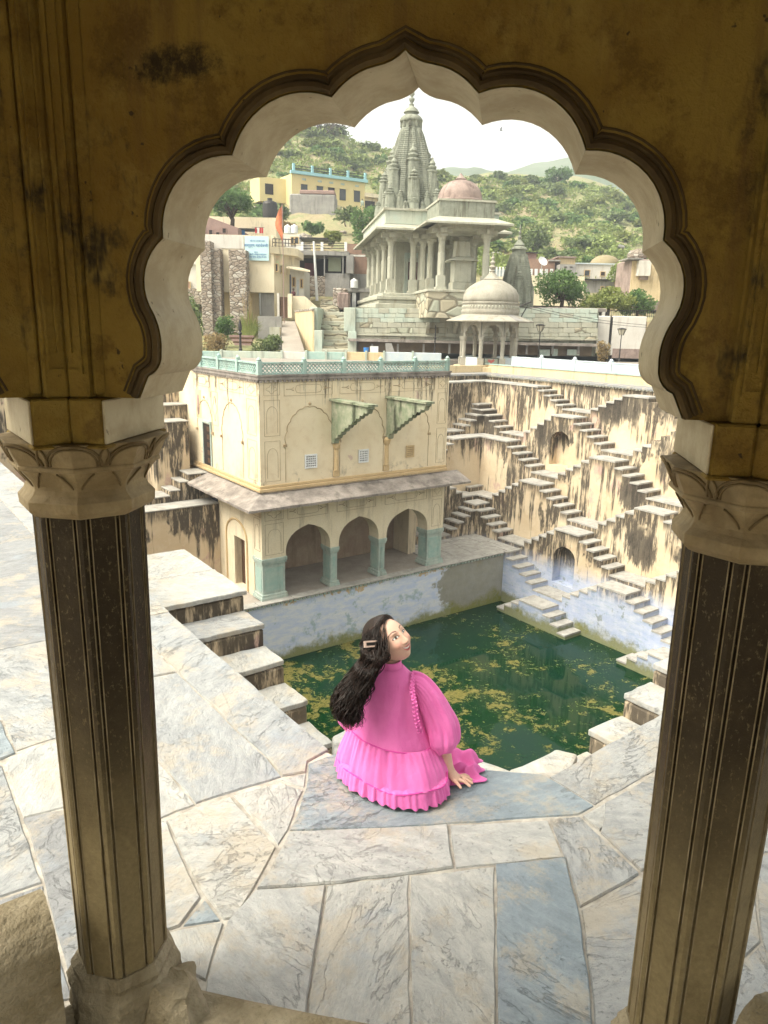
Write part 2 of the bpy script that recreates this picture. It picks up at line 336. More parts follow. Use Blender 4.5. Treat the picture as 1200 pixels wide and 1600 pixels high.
def mk_pavwall():
    "cream limewash with thin run-off stains below the cornice and grime above the ledge"
    g = NG('pavilion_limewash', .92, .15); p = g.pos; big = g.noise(p, .8, 4, .6); med = g.noise(p, 3.2, 5, .65); fine = g.noise(p, 16, 3, .7)
    c = g.mix(g.step(big, .35, .65), (.76, .66, .485), (.71, .60, .425)); c = g.mix(g.step(med, .5, .75, 0, .4), c, (.60, .47, .31))
    dt = g.attr('dt'); st = g.noise(g.mapping(p, (1.7, 1.7, .10)), 1.0, 4, .65, .2); rag = g.noise(g.mapping(p, (1, 1, .3)), 8, 4, .75)
    s1 = g.step(g.math('SUBTRACT', st, g.step(dt, 0, 3.4, .52, .68)), 0, .08); low = g.mul(g.step(dt, 3.3, 4.4, 0, 1), g.step(g.noise(p, 1.5, 5, .7), .52, .62)); top = g.step(g.math('ADD', dt, g.math('MULTIPLY', g.math('SUBTRACT', med, .5), .5)), .0, .22, .8, 0)
    m_ = g.mul(g.math('MAXIMUM', g.math('MAXIMUM', s1, g.math('MULTIPLY', low, .8)), top), g.step(rag, .36, .56, .1, 1)); c = g.mix(g.math('MULTIPLY', m_, .85), c, g.mix(fine, (.035, .03, .024), (.14, .115, .085)))
    pk = g.step(g.noise(p, 1.1, 4, .6), .66, .70, 0, .6); c = g.mix(pk, c, (.52, .36, .33)); g.col(c); g.bump(g.math('ADD', med, g.math('MULTIPLY', fine, .4)), .3, .03); return g.m
def rough(o, cuts=3, amp=.012, sc=9.0, smooth=True, seed=0.0):
    "weather a block: subdivide and push the surface about"
    bm = bmesh.new(); bm.from_mesh(o.data); bmesh.ops.remove_doubles(bm, verts=bm.verts, dist=1e-5); bmesh.ops.triangulate(bm, faces=[f for f in bm.faces if len(f.verts) > 4])
    bmesh.ops.subdivide_edges(bm, edges=bm.edges, cuts=cuts, use_grid_fill=True); bm.normal_update()
    for v in bm.verts:
        q = v.co * sc + Vector((seed, 0, 0)); v.co += v.normal * amp * (mnoise.noise(q) + .5 * mnoise.noise(q * 2.3) + .25 * mnoise.noise(q * 5.1))
    for f in bm.faces: f.smooth = smooth
    for e in bm.edges: e.smooth = len(e.link_faces) == 2 and e.calc_face_angle(0) < radians(28)
    bm.to_mesh(o.data); bm.free(); o.data.update(); return o
MT = dict(
    pavwall=mk_pavwall(),
    kund=mk_kund(), poolwall=mk_poolwall(), chhatri=mk_chhatri(), soffit=mk_soffit(), shaft=mk_shaft(), water=mk_water(),
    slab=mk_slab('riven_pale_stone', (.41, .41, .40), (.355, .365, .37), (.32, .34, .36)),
    slabtan=mk_slab('riven_tan_stone', (.52, .505, .465), (.45, .445, .42), (.41, .425, .435)),  # lightened in colour to make up for shade on the near paving
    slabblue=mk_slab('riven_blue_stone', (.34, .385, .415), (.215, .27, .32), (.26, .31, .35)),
    slabtoned=mk_slab('worn_toned_stone', (.31, .315, .32), (.285, .29, .30), (.265, .275, .29)),  # darkened in colour to offset the sun on the left paving
    tread=simple('tread_stone', (.47, .455, .425), (.32, .305, .28), 3, .85, .4, rnd=30.0),
    mortar=simple('pale_mortar', (.52, .49, .44), (.33, .30, .26), 9, .95, .5),
    cream=simple('cream_limewash', (.83, .74, .57), (.78, .68, .50), 1.2, .9, .18, dirt=(.13, .095, .06), dirt_amt=.38),
    creamrel=simple('cream_relief', (.62, .47, .27), (.55, .40, .22), 3, .9, .15),
    creamline=simple('relief_line', (.54, .43, .28), (.30, .22, .13), 1.6, .95, .1),  # darker cream for the relief and ornament lines
    teal=simple('teal_limewash', (.33, .44, .41), (.48, .54, .49), 3, .85, .3, dirt=(.10, .09, .06), dirt_amt=.4),
    tealrail=simple('teal_stone_rail', (.30, .46, .43), (.42, .53, .48), 2.5, .85, .25, dirt=(.06, .06, .05), dirt_amt=.45),
    blueparapet=simple('pale_blue_parapet', (.48, .57, .64), (.56, .61, .63), 2, .85, .2),
    chajja=simple('weathered_eave', (.40, .355, .32), (.20, .175, .16), 1.6, .9, .5, .03, dirt=(.05, .045, .04), dirt_amt=.5),
    mossbracket=simple('mossy_bracket', (.17, .22, .13), (.36, .36, .27), 3, .95, .5, dirt=(.025, .03, .015), dirt_amt=.9),
    capital=simple('carved_capital_stone', (.33, .26, .15), (.22, .16, .08), 8, .75, .5, .01, dirt=(.07, .045, .02), dirt_amt=.5, fine=40),
    carve=simple('carving_shadowed_stone', (.20, .145, .075), (.13, .09, .04), 10, .8, .3, .005),
    bead=simple('worn_bead', (.30, .24, .15), (.16, .12, .06), 14, .7, .2, .004),
    moulding=simple('dark_moulding', (.10, .066, .026), (.05, .032, .013), 6, .85, .4, .01),
    recess=simple('dim_brown_recess', (.20, .15, .10), (.13, .10, .07), 1.2, .9, .3),
    dirtyplaster=simple('dirty_pink_plaster', (.46, .37, .27), (.35, .26, .20), 1.3, .92, .3, .03, dirt=(.12, .09, .07), dirt_amt=.4),
    dark=simple('dark_opening', (.025, .02, .018), (.04, .03, .025), 3, .9, 0),
    floor=simple('pavilion_floor', (.44, .39, .34), (.34, .30, .26), 1.4, .8, .25),
    plinth=simple('worn_plinth', (.34, .29, .20), (.19, .15, .085), 5, .8, .8, .02, fine=30, dirt=(.07, .05, .025), dirt_amt=.5),
    templestone=simple('grey_green_temple_stone', (.32, .335, .275), (.22, .235, .19), 1.4, .9, .6, .06, dirt=(.09, .085, .06), dirt_amt=.75, fine=6),
    templepale=simple('pale_temple_stone', (.49, .485, .40), (.385, .385, .32), 1.2, .9, .35, .03, dirt=(.20, .17, .10), dirt_amt=.5),
    templemint=simple('mint_stone_facing', (.43, .52, .47), (.50, .53, .45), .9, .9, .3, .02, dirt=(.18, .19, .15), dirt_amt=.5),
    pinkdome=simple('pink_weathered_dome', (.40, .31, .275), (.25, .19, .17), 1.5, .9, .5, .05, dirt=(.13, .09, .075), dirt_amt=.85),
    whitedome=simple('white_weathered_dome', (.41, .39, .335), (.31, .29, .24), 1.4, .9, .35, .03, dirt=(.17, .15, .11), dirt_amt=.6),
    whitewash=simple('white_house_wash', (.68, .66, .62), (.60, .57, .52), .7, .9, .15, dirt=(.30, .25, .20), dirt_amt=.35),
    peach=simple('peach_parapet', (.68, .55, .35), (.62, .49, .30), .9, .9, .15, dirt=(.22, .15, .08), dirt_amt=.45),
    yellow=simple('yellow_house', (.72, .62, .33), (.68, .57, .29), .7, .9, .1),
    cyan=simple('cyan_trim', (.33, .60, .68), (.30, .54, .62), 1, .8, .05),
    concrete=simple('grey_concrete', (.36, .35, .33), (.26, .25, .24), .8, .95, .3, dirt=(.10, .09, .08), dirt_amt=.5),
    pinkbrick=simple('pinkish_brick', (.36, .245, .215), (.28, .19, .17), 1.3, .95, .4),
    brick=simple('red_brick', (.34, .22, .165), (.25, .16, .12), 1.3, .95, .5),
    rubble=mk_rubble('rubble_masonry', ((.30, .24, .19), (.39, .34, .29), (.50, .46, .41))),
    ashlar=mk_rubble('ashlar_masonry', ((.42, .38, .28), (.47, .43, .33), (.40, .42, .34)), .9),
    asphalt=simple('concrete_path', (.34, .31, .27), (.27, .24, .21), .7, .95, .3),
    soil=simple('dry_hill_soil', (.33, .26, .17), (.25, .215, .12), .05, .95, .4, .3, fine=.5),
    farhill=simple('far_hill_scrub', (.17, .20, .15), (.12, .16, .10), .02, .95, .5, 2.0, fine=.12),
    metal=simple('dark_iron', (.035, .035, .038), (.06, .055, .05), 6, .5, .1, metal=.6),
    steel=simple('galvanised_steel', (.48, .50, .52), (.40, .42, .44), 4, .45, .05, metal=.5),
    tank=simple('white_plastic', (.78, .79, .80), (.72, .74, .76), 2, .5, .02),
    wood=simple('dark_wood', (.12, .065, .035), (.08, .045, .025), 5, .7, .2),
    redwood=simple('maroon_door', (.13, .03, .04), (.10, .025, .03), 3, .7, .1),
    signblue=simple('pale_blue_sign', (.50, .72, .80), (.55, .76, .78), .8, .5, .02),
    signtext=simple('blue_lettering', (.03, .13, .40), (.03, .13, .40), 1, .6, 0),
    orange=simple('saffron_cloth', (.70, .26, .13), (.58, .18, .09), 3, .85, .2),
    red=simple('red_cloth', (.55, .05, .06), (.45, .04, .05), 3, .85, .1),
    bluecloth=simple('blue_paint', (.04, .22, .60), (.04, .18, .5), 3, .7, .05),
    glass=simple('dark_window_glass', (.05, .055, .06), (.03, .035, .04), 1, .2, 0, spec=.5),
    leafA=mk_leaf('olive_leaves', (.17, .22, .085), (.12, .165, .06)), leafB=mk_leaf('fresh_leaves', (.15, .245, .075), (.09, .17, .05)),
    leafC=mk_leaf('yellow_green_leaves', (.25, .28, .08), (.17, .21, .06)), leafD=mk_leaf('dusty_leaves', (.27, .33, .105), (.20, .26, .08)),
    drygrass=mk_leaf('dry_grass', (.34, .26, .13), (.26, .19, .09)), bark=simple('bark', (.10, .075, .05), (.07, .05, .035), 6, .95, .4),
)
# ================================================================== the arched stone pavilion the camera stands in
OC = Vector((-.37, -.02, 0)); AP = 2.14; T8 = math.tan(pi / 8)
def arc3(a, b, c, n=10):
    "points on the circle through a, b, c from a to c (without c)"
    (ax, ay), (bx, by), (cx, cy) = a, b, c
    d = 2 * (ax * (by - cy) + bx * (cy - ay) + cx * (ay - by))
    ux = ((ax*ax+ay*ay)*(by-cy)+(bx*bx+by*by)*(cy-ay)+(cx*cx+cy*cy)*(ay-by))/d
    uy = ((ax*ax+ay*ay)*(cx-bx)+(bx*bx+by*by)*(ax-cx)+(cx*cx+cy*cy)*(bx-ax))/d
    r = sqrt((ax-ux)**2+(ay-uy)**2); t0 = atan2(ay-uy, ax-ux); t1 = atan2(by-uy, bx-ux); t2 = atan2(cy-uy, cx-ux)
    def unwrap(t, ref):
        while t - ref > pi: t -= 2*pi
        while t - ref < -pi: t += 2*pi
        return t
    t1 = unwrap(t1, t0); t2 = unwrap(t2, t1)
    return [(ux + r*cos(t0+(t2-t0)*i/n), uy + r*sin(t0+(t2-t0)*i/n)) for i in range(n)]
half = arc3((0, 2.853), (.03, 2.833), (.062, 2.824), 4) + arc3((.062, 2.824), (.118, 2.803), (.16, 2.766), 6) + arc3((.16, 2.766), (.305, 2.757), (.392, 2.652), 12) \
    + arc3((.392, 2.652), (.522, 2.603), (.569, 2.472), 12) + arc3((.569, 2.472), (.622, 2.385), (.602, 2.295), 9) + arc3((.602, 2.295), (.588, 2.245), (.588, 2.205), 5) \
    + arc3((.588, 2.205), (.600, 2.168), (.625, 2.150), 5) + [(.625, 2.150), (.640, 2.118), (.652, 2.092)]
prof = [(-s, z) for s, z in half[:0:-1]] + half        # left foot to right foot
def offset(pr, d):
    out = []
    for i, (s, z) in enumerate(pr):
        a = pr[max(i - 1, 0)]; b = pr[min(i + 1, len(pr) - 1)]
        tx, tz = b[0] - a[0], b[1] - a[1]; L = sqrt(tx*tx + tz*tz) or 1
        out.append((s - tz / L * d, z + tx / L * d))
    return out
def bayf(s, z, t): return Vector((AP + t, -s, z))
chh = thing('arched_pavilion', 'brown stone pavilion with cusped arch that frames the whole view', 'pavilion', OC)
zt = 3.45
mp = MB(); mp.holed([[(-.84, 2.092), (-.84, zt), (.84, zt), (.84, 2.092)] + prof[::-1]], lambda s, z, t: bayf(s, z, t), -.128, .128)
msf = MB(); ps = offset(prof, -.004)
msf.add([bayf(s, z, -.126) for s, z in ps] + [bayf(s, z, 0) for s, z in ps] + [bayf(s, z, .126) for s, z in ps],
        [(k*len(ps)+i, k*len(ps)+i+1, (k+1)*len(ps)+i+1, (k+1)*len(ps)+i) for i in range(len(ps)-1) for k in (0, 1)])
mo1 = MB()
for d, r, t in ((.009, .010, -.131), (.026, .007, -.128), (.040, .003, -.128)):
    pr = offset(prof, d); mo1.tube([bayf(s, z, t) for s, z in pr], r, 6)
msts = []
for sg in (-1, 1):
    a = [(.735, -.128), (.757, -.146), (.777, -.128)]
    mst = MB(); mst.prism(a, lambda s, t, z: bayf(sg * s, z, t), 2.10, zt); msts.append(mst)
    mst = MB(); mst.box(AP - .158, AP - .10, sg * .800 - .022, sg * .800 + .022, 2.24, zt); msts.append(mst)
rosette = MB()
for k in range(9):          # small scroll carved above the keystone
    a = k / 8 * 1.6 * pi; r = .055 * (1 - k / 11)
    for sg in (-1, 1): rosette.add([bayf(sg * (.055 + r * cos(a)) + dx, 2.985 + r * sin(a) + dz, -.128 - h) for dx, dz, h in ((-.008, 0, 0), (0, -.008, 0), (.008, 0, 0), (0, .008, 0), (0, 0, .012))], [(0, 1, 4), (1, 2, 4), (2, 3, 4), (3, 0, 4)])
first = None
for i in range(8):
    rz = i * pi / 4
    if first is None:
        A = mp.build('arch', MT['chhatri'], chh); B = msf.build('soffit', MT['soffit'], A); auto_smooth(B, 35)
        Cm = auto_smooth(mo1.build('moulding', MT['moulding'], A), 50); D = [q.build('pilaster_strip', MT['chhatri'], A, bevel=.004) for q in msts]; E_ = tag(rosette.build('carved_scroll', MT['chhatri'], A), kind='stuff')
        first = A
    else: A = copy_tree(first, chh)
    A.rotation_euler = (0, 0, rz)
# columns at the eight corners
RC = AP / cos(pi / 8)
def ring8(r, z, n=8, rot=0.0): return [Vector((r * cos(rot + 2*pi*k/n), r * sin(rot + 2*pi*k/n), z)) for k in range(n)]
mbd = MB()
mc = MB()       # shaft with sunk panels; local x points outwards from the octagon centre
zb, ztop = .27, 1.775; rb, rt = .140, .150
for k in range(8):
    a0, a1 = ring8(rb, zb)[k], ring8(rb, zb)[(k + 1) % 8]; b0, b1 = ring8(rt, ztop)[k], ring8(rt, ztop)[(k + 1) % 8]
    nrm = ((a0 + a1) / 2).copy(); nrm.z = 0; nrm.normalize()
    def P(u, v, d=0): return (a0.lerp(a1, u)).lerp(b0.lerp(b1, u), v) - nrm * d
    us = [0, .10, .14, .20, .23, .77, .80, .86, .90, 1]; ds = [0, 0, .010, .010, .002, .002, .010, .010, 0, 0]
    for u_ in (.12, .215, .785, .88): mbd.tube([P(u_, 0, .002), P(u_, .25, .002), P(u_, .5, .002), P(u_, .75, .002), P(u_, .995, .002)], .0022, 4)
    for j in range(9):
        mc.quad(P(us[j], 0, ds[j]), P(us[j+1], 0, ds[j+1]), P(us[j+1], 1, ds[j+1]), P(us[j], 1, ds[j]))
mcap = MB(); mcap.lathe([(.150, 1.768), (.166, 1.775), (.180, 1.788), (.182, 1.815), (.166, 1.832), (.160, 1.845), (.160, 1.855), (.168, 1.872), (.188, 1.898), (.200, 1.902), (.200, 1.912), (.196, 1.914), (.204, 1.93), (.216, 1.955), (.224, 1.976)], 8)
lob = MB()
def bell(z): return .197 + (z - 1.914) * .46
for k in range(8):
    th = k * pi / 4
    def onf(a, z, r):
        q = ((a - th + pi/8) % (pi/4)) - pi/8            # flat faces: radius shrinks towards the middle of a face
        qq = (a % (pi/4)) - pi/8
        return Vector((r * cos(pi/8) / cos(qq) * cos(a) * 1.004, r * cos(pi/8) / cos(qq) * sin(a) * 1.004, z))
    for sc, w in ((1.0, .0042), (.86, .003)):
        lob.tube([onf(th + .36 * sc * cos(u), 1.917 + .056 * sc * sin(u), bell(1.917 + .056 * sc * sin(u))) for u in [pi * i / 12 for i in range(13)]], w, 5)
    tm = th + pi / 8
    lob.tube([onf(tm + o, z, bell(z) + .003) for o, z in ((-.07, 1.925), (-.05, 1.95), (0, 1.972), (.05, 1.95), (.07, 1.925))], .003, 5)
    lob.tube([onf(th + o, z, .160 + (z - 1.855) * .75) for o, z in ((-.26, 1.895), (-.20, 1.885), (-.10, 1.862), (-.06, 1.85))], .0028, 5)
    lob.tube([onf(th + o, z, .160 + (z - 1.855) * .75) for o, z in ((.26, 1.895), (.20, 1.885), (.10, 1.862), (.06, 1.85))], .0028, 5)
mbase = MB(); mbase.lathe([(.180, .085), (.182, .14), (.178, .20), (.160, .225), (.160, .245), (.142, .275)], 8)
for _i in range(len(mbase.v)):
    x, y, z = mbase.v[_i]; q = 1 + .08 * mnoise.noise(Vector((x * 9, y * 9, z * 9))); mbase.v[_i] = (x * q, y * q, z)
mimp = MB()
def vtx(sg, s, t, z):    # the two half bays that meet at this corner, in the corner's own frame
    a = sg * pi / 8; n = Vector((cos(a), sin(a), 0)); d = Vector((-sin(a), cos(a), 0))
    return n * (AP + t) - d * (sg * s) * 1.0 + Vector((-RC, 0, z))
for sg in (-1, 1):
    mt = lambda t: (AP + t) * T8
    mimp.prism([(.728, -.172), (mt(-.172), -.172), (mt(.16), .16), (.728, .16)], lambda s, t, z: vtx(sg, s, t, z), 1.976, 2.090)
    mimp.prism([(.765, -.160), (mt(-.160), -.160), (mt(.15), .15), (.765, .15)], lambda s, t, z: vtx(sg, s, t, z), 2.090, 3.45)
    mimp.prism([(.721, -.178), (mt(-.178), -.178), (mt(.17), .17), (.721, .17)], lambda s, t, z: vtx(sg, s, t, z), 1.966, 1.976)
mjb = MB()
mjb2 = []
for sg in (-1, 1): mjb = MB(); mjb2.append(mjb); mjb.prism([(.722, -.171), (.7278, -.171), (.7278, .159), (.722, .159)], lambda s, t, z: vtx(sg, s, t, z), 1.978, 2.088)  # thin facing on the impost's lit side; the light is in its colour
mpan = MB()              # sunk vertical panels on the pier above each capital
for sg in (-1, 1):
    for s0, s1, z0 in ((.775, .782, 2.16), (.800, .806, 2.20)):
        mpan.prism([(s0, -.166), (s1, -.166), (s1, -.158), (s0, -.158)], lambda s, t, z: vtx(sg, s, t, z), z0, 3.45)
    mpan.prism([(.775, -.166), (.812, -.166), (.812, -.158), (.775, -.158)], lambda s, t, z: vtx(sg, s, t, z), 2.15, 2.162)
first = None
for i in range(8):
    a = pi / 8 + i * pi / 4
    if first is None:
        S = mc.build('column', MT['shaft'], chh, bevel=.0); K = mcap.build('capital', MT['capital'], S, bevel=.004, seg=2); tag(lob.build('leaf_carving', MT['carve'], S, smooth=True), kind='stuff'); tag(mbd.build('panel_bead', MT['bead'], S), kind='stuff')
        [q.build('lit_jamb_face', MT['soffit'], S, bevel=.004) for q in mjb2]; rough(mbase.build('column_base', MT['plinth'], S), 5, .007, 14); I = mimp.build('impost', MT['chhatri'], S, bevel=.006); mpan.build('pier_panel', MT['chhatri'], S)
        first = S
    else: S = copy_tree(first, chh)
    S.location = (RC * cos(a) - (.022 * RH.x if i == 0 else 0), RC * sin(a) - (.022 * RH.y if i == 0 else 0), 0); S.rotation_euler = (0, 0, a)
# broken wedge of stone at the foot of the left column
mw = MB(); w0 = at_z(272, 1575, .1) - OC
mw.lathe([(.115, -.12), (.120, .05), (.100, .15), (.05, .21)], 9, (w0.x, w0.y, .0))
for _i in range(len(mw.v)):
    x, y, z = mw.v[_i]; n_ = mnoise.noise(Vector((x * 8, y * 8, z * 6))); mw.v[_i] = (x + .05 * n_, y + .05 * mnoise.noise(Vector((x * 7 + 9, y * 7, z * 7))), z)
rough(mw.build('broken_stone', MT['plinth'], chh), 4, .022, 12)
# low rounded seat blocks closing the neighbouring bays
def seat_block(ang, s0, s1, zt_, t0=-.16, t1=.10):
    mbk = MB(); h = zt_ - .1; pr = [(t0, .09)]
    pr += [((t0 + t1) / 2 + (t1 - t0) / 2 * cos(pi - pi * i / 8), zt_ - .13 + .13 * sin(pi * i / 8)) for i in range(9)] + [(t1, .09)]
    mbk.prism(pr, lambda t, z, s: bayf(s, z, t), s0, s1)
    o = rough(mbk.build('seat_block', MT['plinth'], chh), 6, .007, 12); o.rotation_euler = (0, 0, ang); return o
pL = at_y(48, 1432, 2.06); pR = at_x(1190, 1575, 1.72)
seat_block(pi / 2, -.60, (at_y(90, 1500, 2.0) - OC).x, pL.z + .02)
seat_block(0, -(at_x(1163, 1590, 1.70) - OC).y, .6, pR.z)
# floor and vault
mfl = MB(); fl = []
for k in range(8):
    a = pi / 8 + k * pi / 4; b = a + pi / 4
    p0 = Vector((cos(a), sin(a))) * (2.20 / cos(pi / 8)); p1 = Vector((cos(b), sin(b))) * (2.20 / cos(pi / 8))
    for u in range(8):
        q = p0.lerp(p1, u / 8); q = q * (1 - .018 * sin(pi * u / 8)); fl.append((q.x, q.y))
mfl.prism(fl, lambda x, y, z: Vector((x, y, z)), -.1, .10)
mfl.build('floor_slab', MT['plinth'], chh, bevel=.02, seg=2)
md = MB(); dp = [(2.55, 3.45), (2.55, 3.62), (2.45, 3.64)] + [(2.45 * cos(u), 3.64 + 1.5 * sin(u)) for u in [pi / 2 * i / 10 for i in range(1, 10)]] + [(.02, 5.15)]
md.lathe(dp, 32, cap=False); dq = [(2.22, 3.45)] + [(2.22 * cos(u), 3.46 + 1.3 * sin(u)) for u in [pi / 2 * i / 10 for i in range(1, 10)]] + [(.02, 4.78)]
md.lathe(dq, 32, cap=False); md.lathe([(2.22, 3.45), (2.55, 3.45)], 32, cap=False)
md.build('dome', MT['chhatri'], chh, smooth=True)

# ================================================================== terrace paving
ter = bpy.data.objects.new('terrace', None); COL.objects.link(ter); tag(ter, kind='structure')
mtb = MB()
outl = [(-14, -14), (60, -14), (60, 2.24), (2.83, 2.24), (2.50, 2.46), (1.93, 3.02), (1.90, 3.10), (1.90, 60), (-14, 60)]
mtb.prism(outl, lambda x, y, z: Vector((x, y, z)), -.16, -.009)
tbo = mtb.build('terrace_bed', MT['mortar'], ter)
R2 = random.Random(3)
def slab(poly, mat, z=None, world=False, thick=.07, jit=.004, gap=.0035):
    pts = [Vector((p[0], p[1])) if world else at_z(p[0], p[1], 0).to_2d() for p in poly]
    ar = sum(pts[i].x * pts[(i+1) % len(pts)].y - pts[(i+1) % len(pts)].x * pts[i].y for i in range(len(pts)))
    if ar < 0: pts.reverse()
    fine = []
    for i in range(len(pts)):
        a, b = pts[i], pts[(i + 1) % len(pts)]; n = max(1, int((b - a).length / .09))
        for k in range(n):
            q = a.lerp(b, k / n); fine.append(q + Vector((R2.uniform(-jit, jit), R2.uniform(-jit, jit))))
    def inset(ps, d):
        out = []
        for i, p in enumerate(ps):
            a, b = ps[i - 1], ps[(i + 1) % len(ps)]; t = (b - a).normalized(); out.append(p + Vector((-t.y, t.x)) * d)
        return out
    z = R2.uniform(-.004, .006) if z is None else z
    l0 = inset(fine, gap); l1 = inset(fine, gap + .001); l2 = inset(fine, gap + .006); n = len(fine)
    c = sum(l2, Vector((0, 0))) / n
    vs = [(p.x, p.y, z - thick) for p in l0] + [(p.x, p.y, z - .009) for p in l1] + [(p.x, p.y, z) for p in l2] + [((p.x + c.x) / 2, (p.y + c.y) / 2, z + R2.uniform(-.0015, .0015)) for p in l2] + [(c.x, c.y, z)]
    fs = [(k*n+i, k*n+(i+1) % n, (k+1)*n+(i+1) % n, (k+1)*n+i) for k in range(3) for i in range(n)] + [(3*n+i, 3*n+(i+1) % n, 4*n) for i in range(n)]
    mb = MB(); mb.add(vs, fs)
    o = mb.build('paving_stone', MT[mat], ter, off=(c.x, c.y, 0), loc=(c.x, c.y, 0)); return o
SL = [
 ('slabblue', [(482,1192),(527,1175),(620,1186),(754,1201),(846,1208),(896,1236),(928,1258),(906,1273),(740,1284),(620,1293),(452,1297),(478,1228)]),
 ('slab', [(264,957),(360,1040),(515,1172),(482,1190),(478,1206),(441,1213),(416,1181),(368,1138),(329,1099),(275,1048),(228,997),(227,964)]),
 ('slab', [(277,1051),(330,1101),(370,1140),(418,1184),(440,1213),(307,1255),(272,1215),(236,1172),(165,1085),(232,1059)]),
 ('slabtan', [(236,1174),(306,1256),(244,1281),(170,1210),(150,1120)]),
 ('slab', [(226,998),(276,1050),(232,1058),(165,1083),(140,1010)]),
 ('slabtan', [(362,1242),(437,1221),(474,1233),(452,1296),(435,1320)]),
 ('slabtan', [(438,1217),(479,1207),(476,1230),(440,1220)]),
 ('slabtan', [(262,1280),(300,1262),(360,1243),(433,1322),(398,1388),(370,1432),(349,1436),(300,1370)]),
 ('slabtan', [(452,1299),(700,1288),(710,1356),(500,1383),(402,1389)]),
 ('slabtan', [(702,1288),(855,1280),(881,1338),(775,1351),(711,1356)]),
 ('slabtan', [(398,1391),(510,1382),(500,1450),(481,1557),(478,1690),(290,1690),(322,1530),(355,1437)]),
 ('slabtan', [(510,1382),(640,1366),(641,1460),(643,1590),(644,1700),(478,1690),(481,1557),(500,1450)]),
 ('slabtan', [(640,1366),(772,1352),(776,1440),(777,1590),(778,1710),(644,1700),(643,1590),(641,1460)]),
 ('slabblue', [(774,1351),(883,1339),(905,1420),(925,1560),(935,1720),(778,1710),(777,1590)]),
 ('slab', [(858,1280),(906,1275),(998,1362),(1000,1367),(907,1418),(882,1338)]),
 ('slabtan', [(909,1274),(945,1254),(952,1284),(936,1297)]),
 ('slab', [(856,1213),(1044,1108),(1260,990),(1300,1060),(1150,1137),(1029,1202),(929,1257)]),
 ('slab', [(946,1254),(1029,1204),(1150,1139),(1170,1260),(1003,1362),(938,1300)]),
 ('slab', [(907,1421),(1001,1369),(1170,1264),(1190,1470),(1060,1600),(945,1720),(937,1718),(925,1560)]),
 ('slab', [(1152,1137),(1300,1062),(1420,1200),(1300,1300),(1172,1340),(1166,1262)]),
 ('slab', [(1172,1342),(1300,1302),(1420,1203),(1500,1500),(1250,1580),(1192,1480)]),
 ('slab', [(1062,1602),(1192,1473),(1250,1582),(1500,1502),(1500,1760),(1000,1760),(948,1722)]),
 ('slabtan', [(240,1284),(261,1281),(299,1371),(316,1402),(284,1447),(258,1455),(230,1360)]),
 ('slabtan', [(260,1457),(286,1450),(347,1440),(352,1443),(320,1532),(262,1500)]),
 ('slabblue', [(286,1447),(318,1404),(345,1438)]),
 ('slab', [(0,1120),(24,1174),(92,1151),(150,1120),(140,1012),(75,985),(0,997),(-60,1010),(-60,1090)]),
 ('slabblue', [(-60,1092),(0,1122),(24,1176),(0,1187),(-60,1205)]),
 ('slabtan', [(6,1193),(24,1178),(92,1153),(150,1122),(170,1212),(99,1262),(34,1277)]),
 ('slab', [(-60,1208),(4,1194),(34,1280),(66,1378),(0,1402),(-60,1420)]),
 ('slabtoned', [(36,1279),(99,1264),(170,1214),(244,1284),(230,1360),(262,1472),(310,1560),(115,1560),(68,1380)]),
 ('slabtoned', [(-60,1422),(0,1404),(66,1381),(113,1560),(-60,1600)]),
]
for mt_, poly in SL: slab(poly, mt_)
# kerb and floor stones running away along the left edge and along the right edge
y = (at_z(245, 960)).y
yy = y
while yy < 40:
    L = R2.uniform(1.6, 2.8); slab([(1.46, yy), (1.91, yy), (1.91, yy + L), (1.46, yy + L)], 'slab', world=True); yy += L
for x0, x1 in ((.62, 1.46), (-.5, .62), (-1.6, -.5), (-3.0, -1.6)):
    yy = at_z(40, 985).y + R2.uniform(-.2, .2) if x0 < .5 else at_z(120, 990).y
    while yy < 40:
        L = R2.uniform(1.1, 2.4); d = R2.uniform(-.07, .07); slab([(x0, yy), (x1, yy + d), (x1, yy + L), (x0, yy + L)], 'slabtoned', world=True); yy += L
xx = at_z(1255, 1000).x
while xx < 14:
    L = R2.uniform(1.5, 2.6); slab([(xx, 1.86), (xx + L, 1.86), (xx + L, 2.26), (xx, 2.26)], 'slab', world=True); slab([(xx, .9), (xx + L, .9), (xx + L, 1.86), (xx, 1.86)], 'slabtoned', world=True); xx += L
# ================================================================== the stepwell
WZ = -11.0                                   # water level
KX, KY = 31.75, 33.2                         # top wall planes of the two far sides
xk = lambda k: KX - 1.05 * k
yk = lambda k: KY - 1.05 * k
ZP = {1: -.72, 2: -2.0, 3: -3.6, 4: -5.25, 5: -6.85, 6: -8.42, 7: -10.0}
kund = thing('stepwell', 'stepwell of criss-crossing stairs and stained cream walls around the green pool', 'stepwell')
R3 = random.Random(11)
def profile(k, t0, t1):
    "segments (ta, tb, z, kind) of tier k from t0 to t1: platform, four steps each side, landing"
    h = .21 if k == 1 else .27; c0 = 25.27 if k % 2 == 0 else 28.77; segs = []
    marks = []
    for n in range(-5, 3):
        c = c0 + 7 * n
        marks.append((c - .75, c + .75, ZP[k], 'p'))
        for i in range(4):
            marks.append((c + .75 + .46 * i, c + .75 + .46 * (i + 1), ZP[k] - h * (i + 1), 's'))
            marks.append((c - .75 - .46 * (i + 1), c - .75 - .46 * i, ZP[k] - h * (i + 1), 's'))
        marks.append((c + 2.59, c + 4.41, ZP[k] - h * 5, 'l'))
    for a, b, z, kd in sorted(marks):
        if k % 2 and a > 28.5: continue
        if k % 2 and a <= 28.1 < b: b = 60.0
        a, b = max(a, t0), min(b, t1)
        if b - a > .02: segs.append([a, b, z, kd])
    return segs
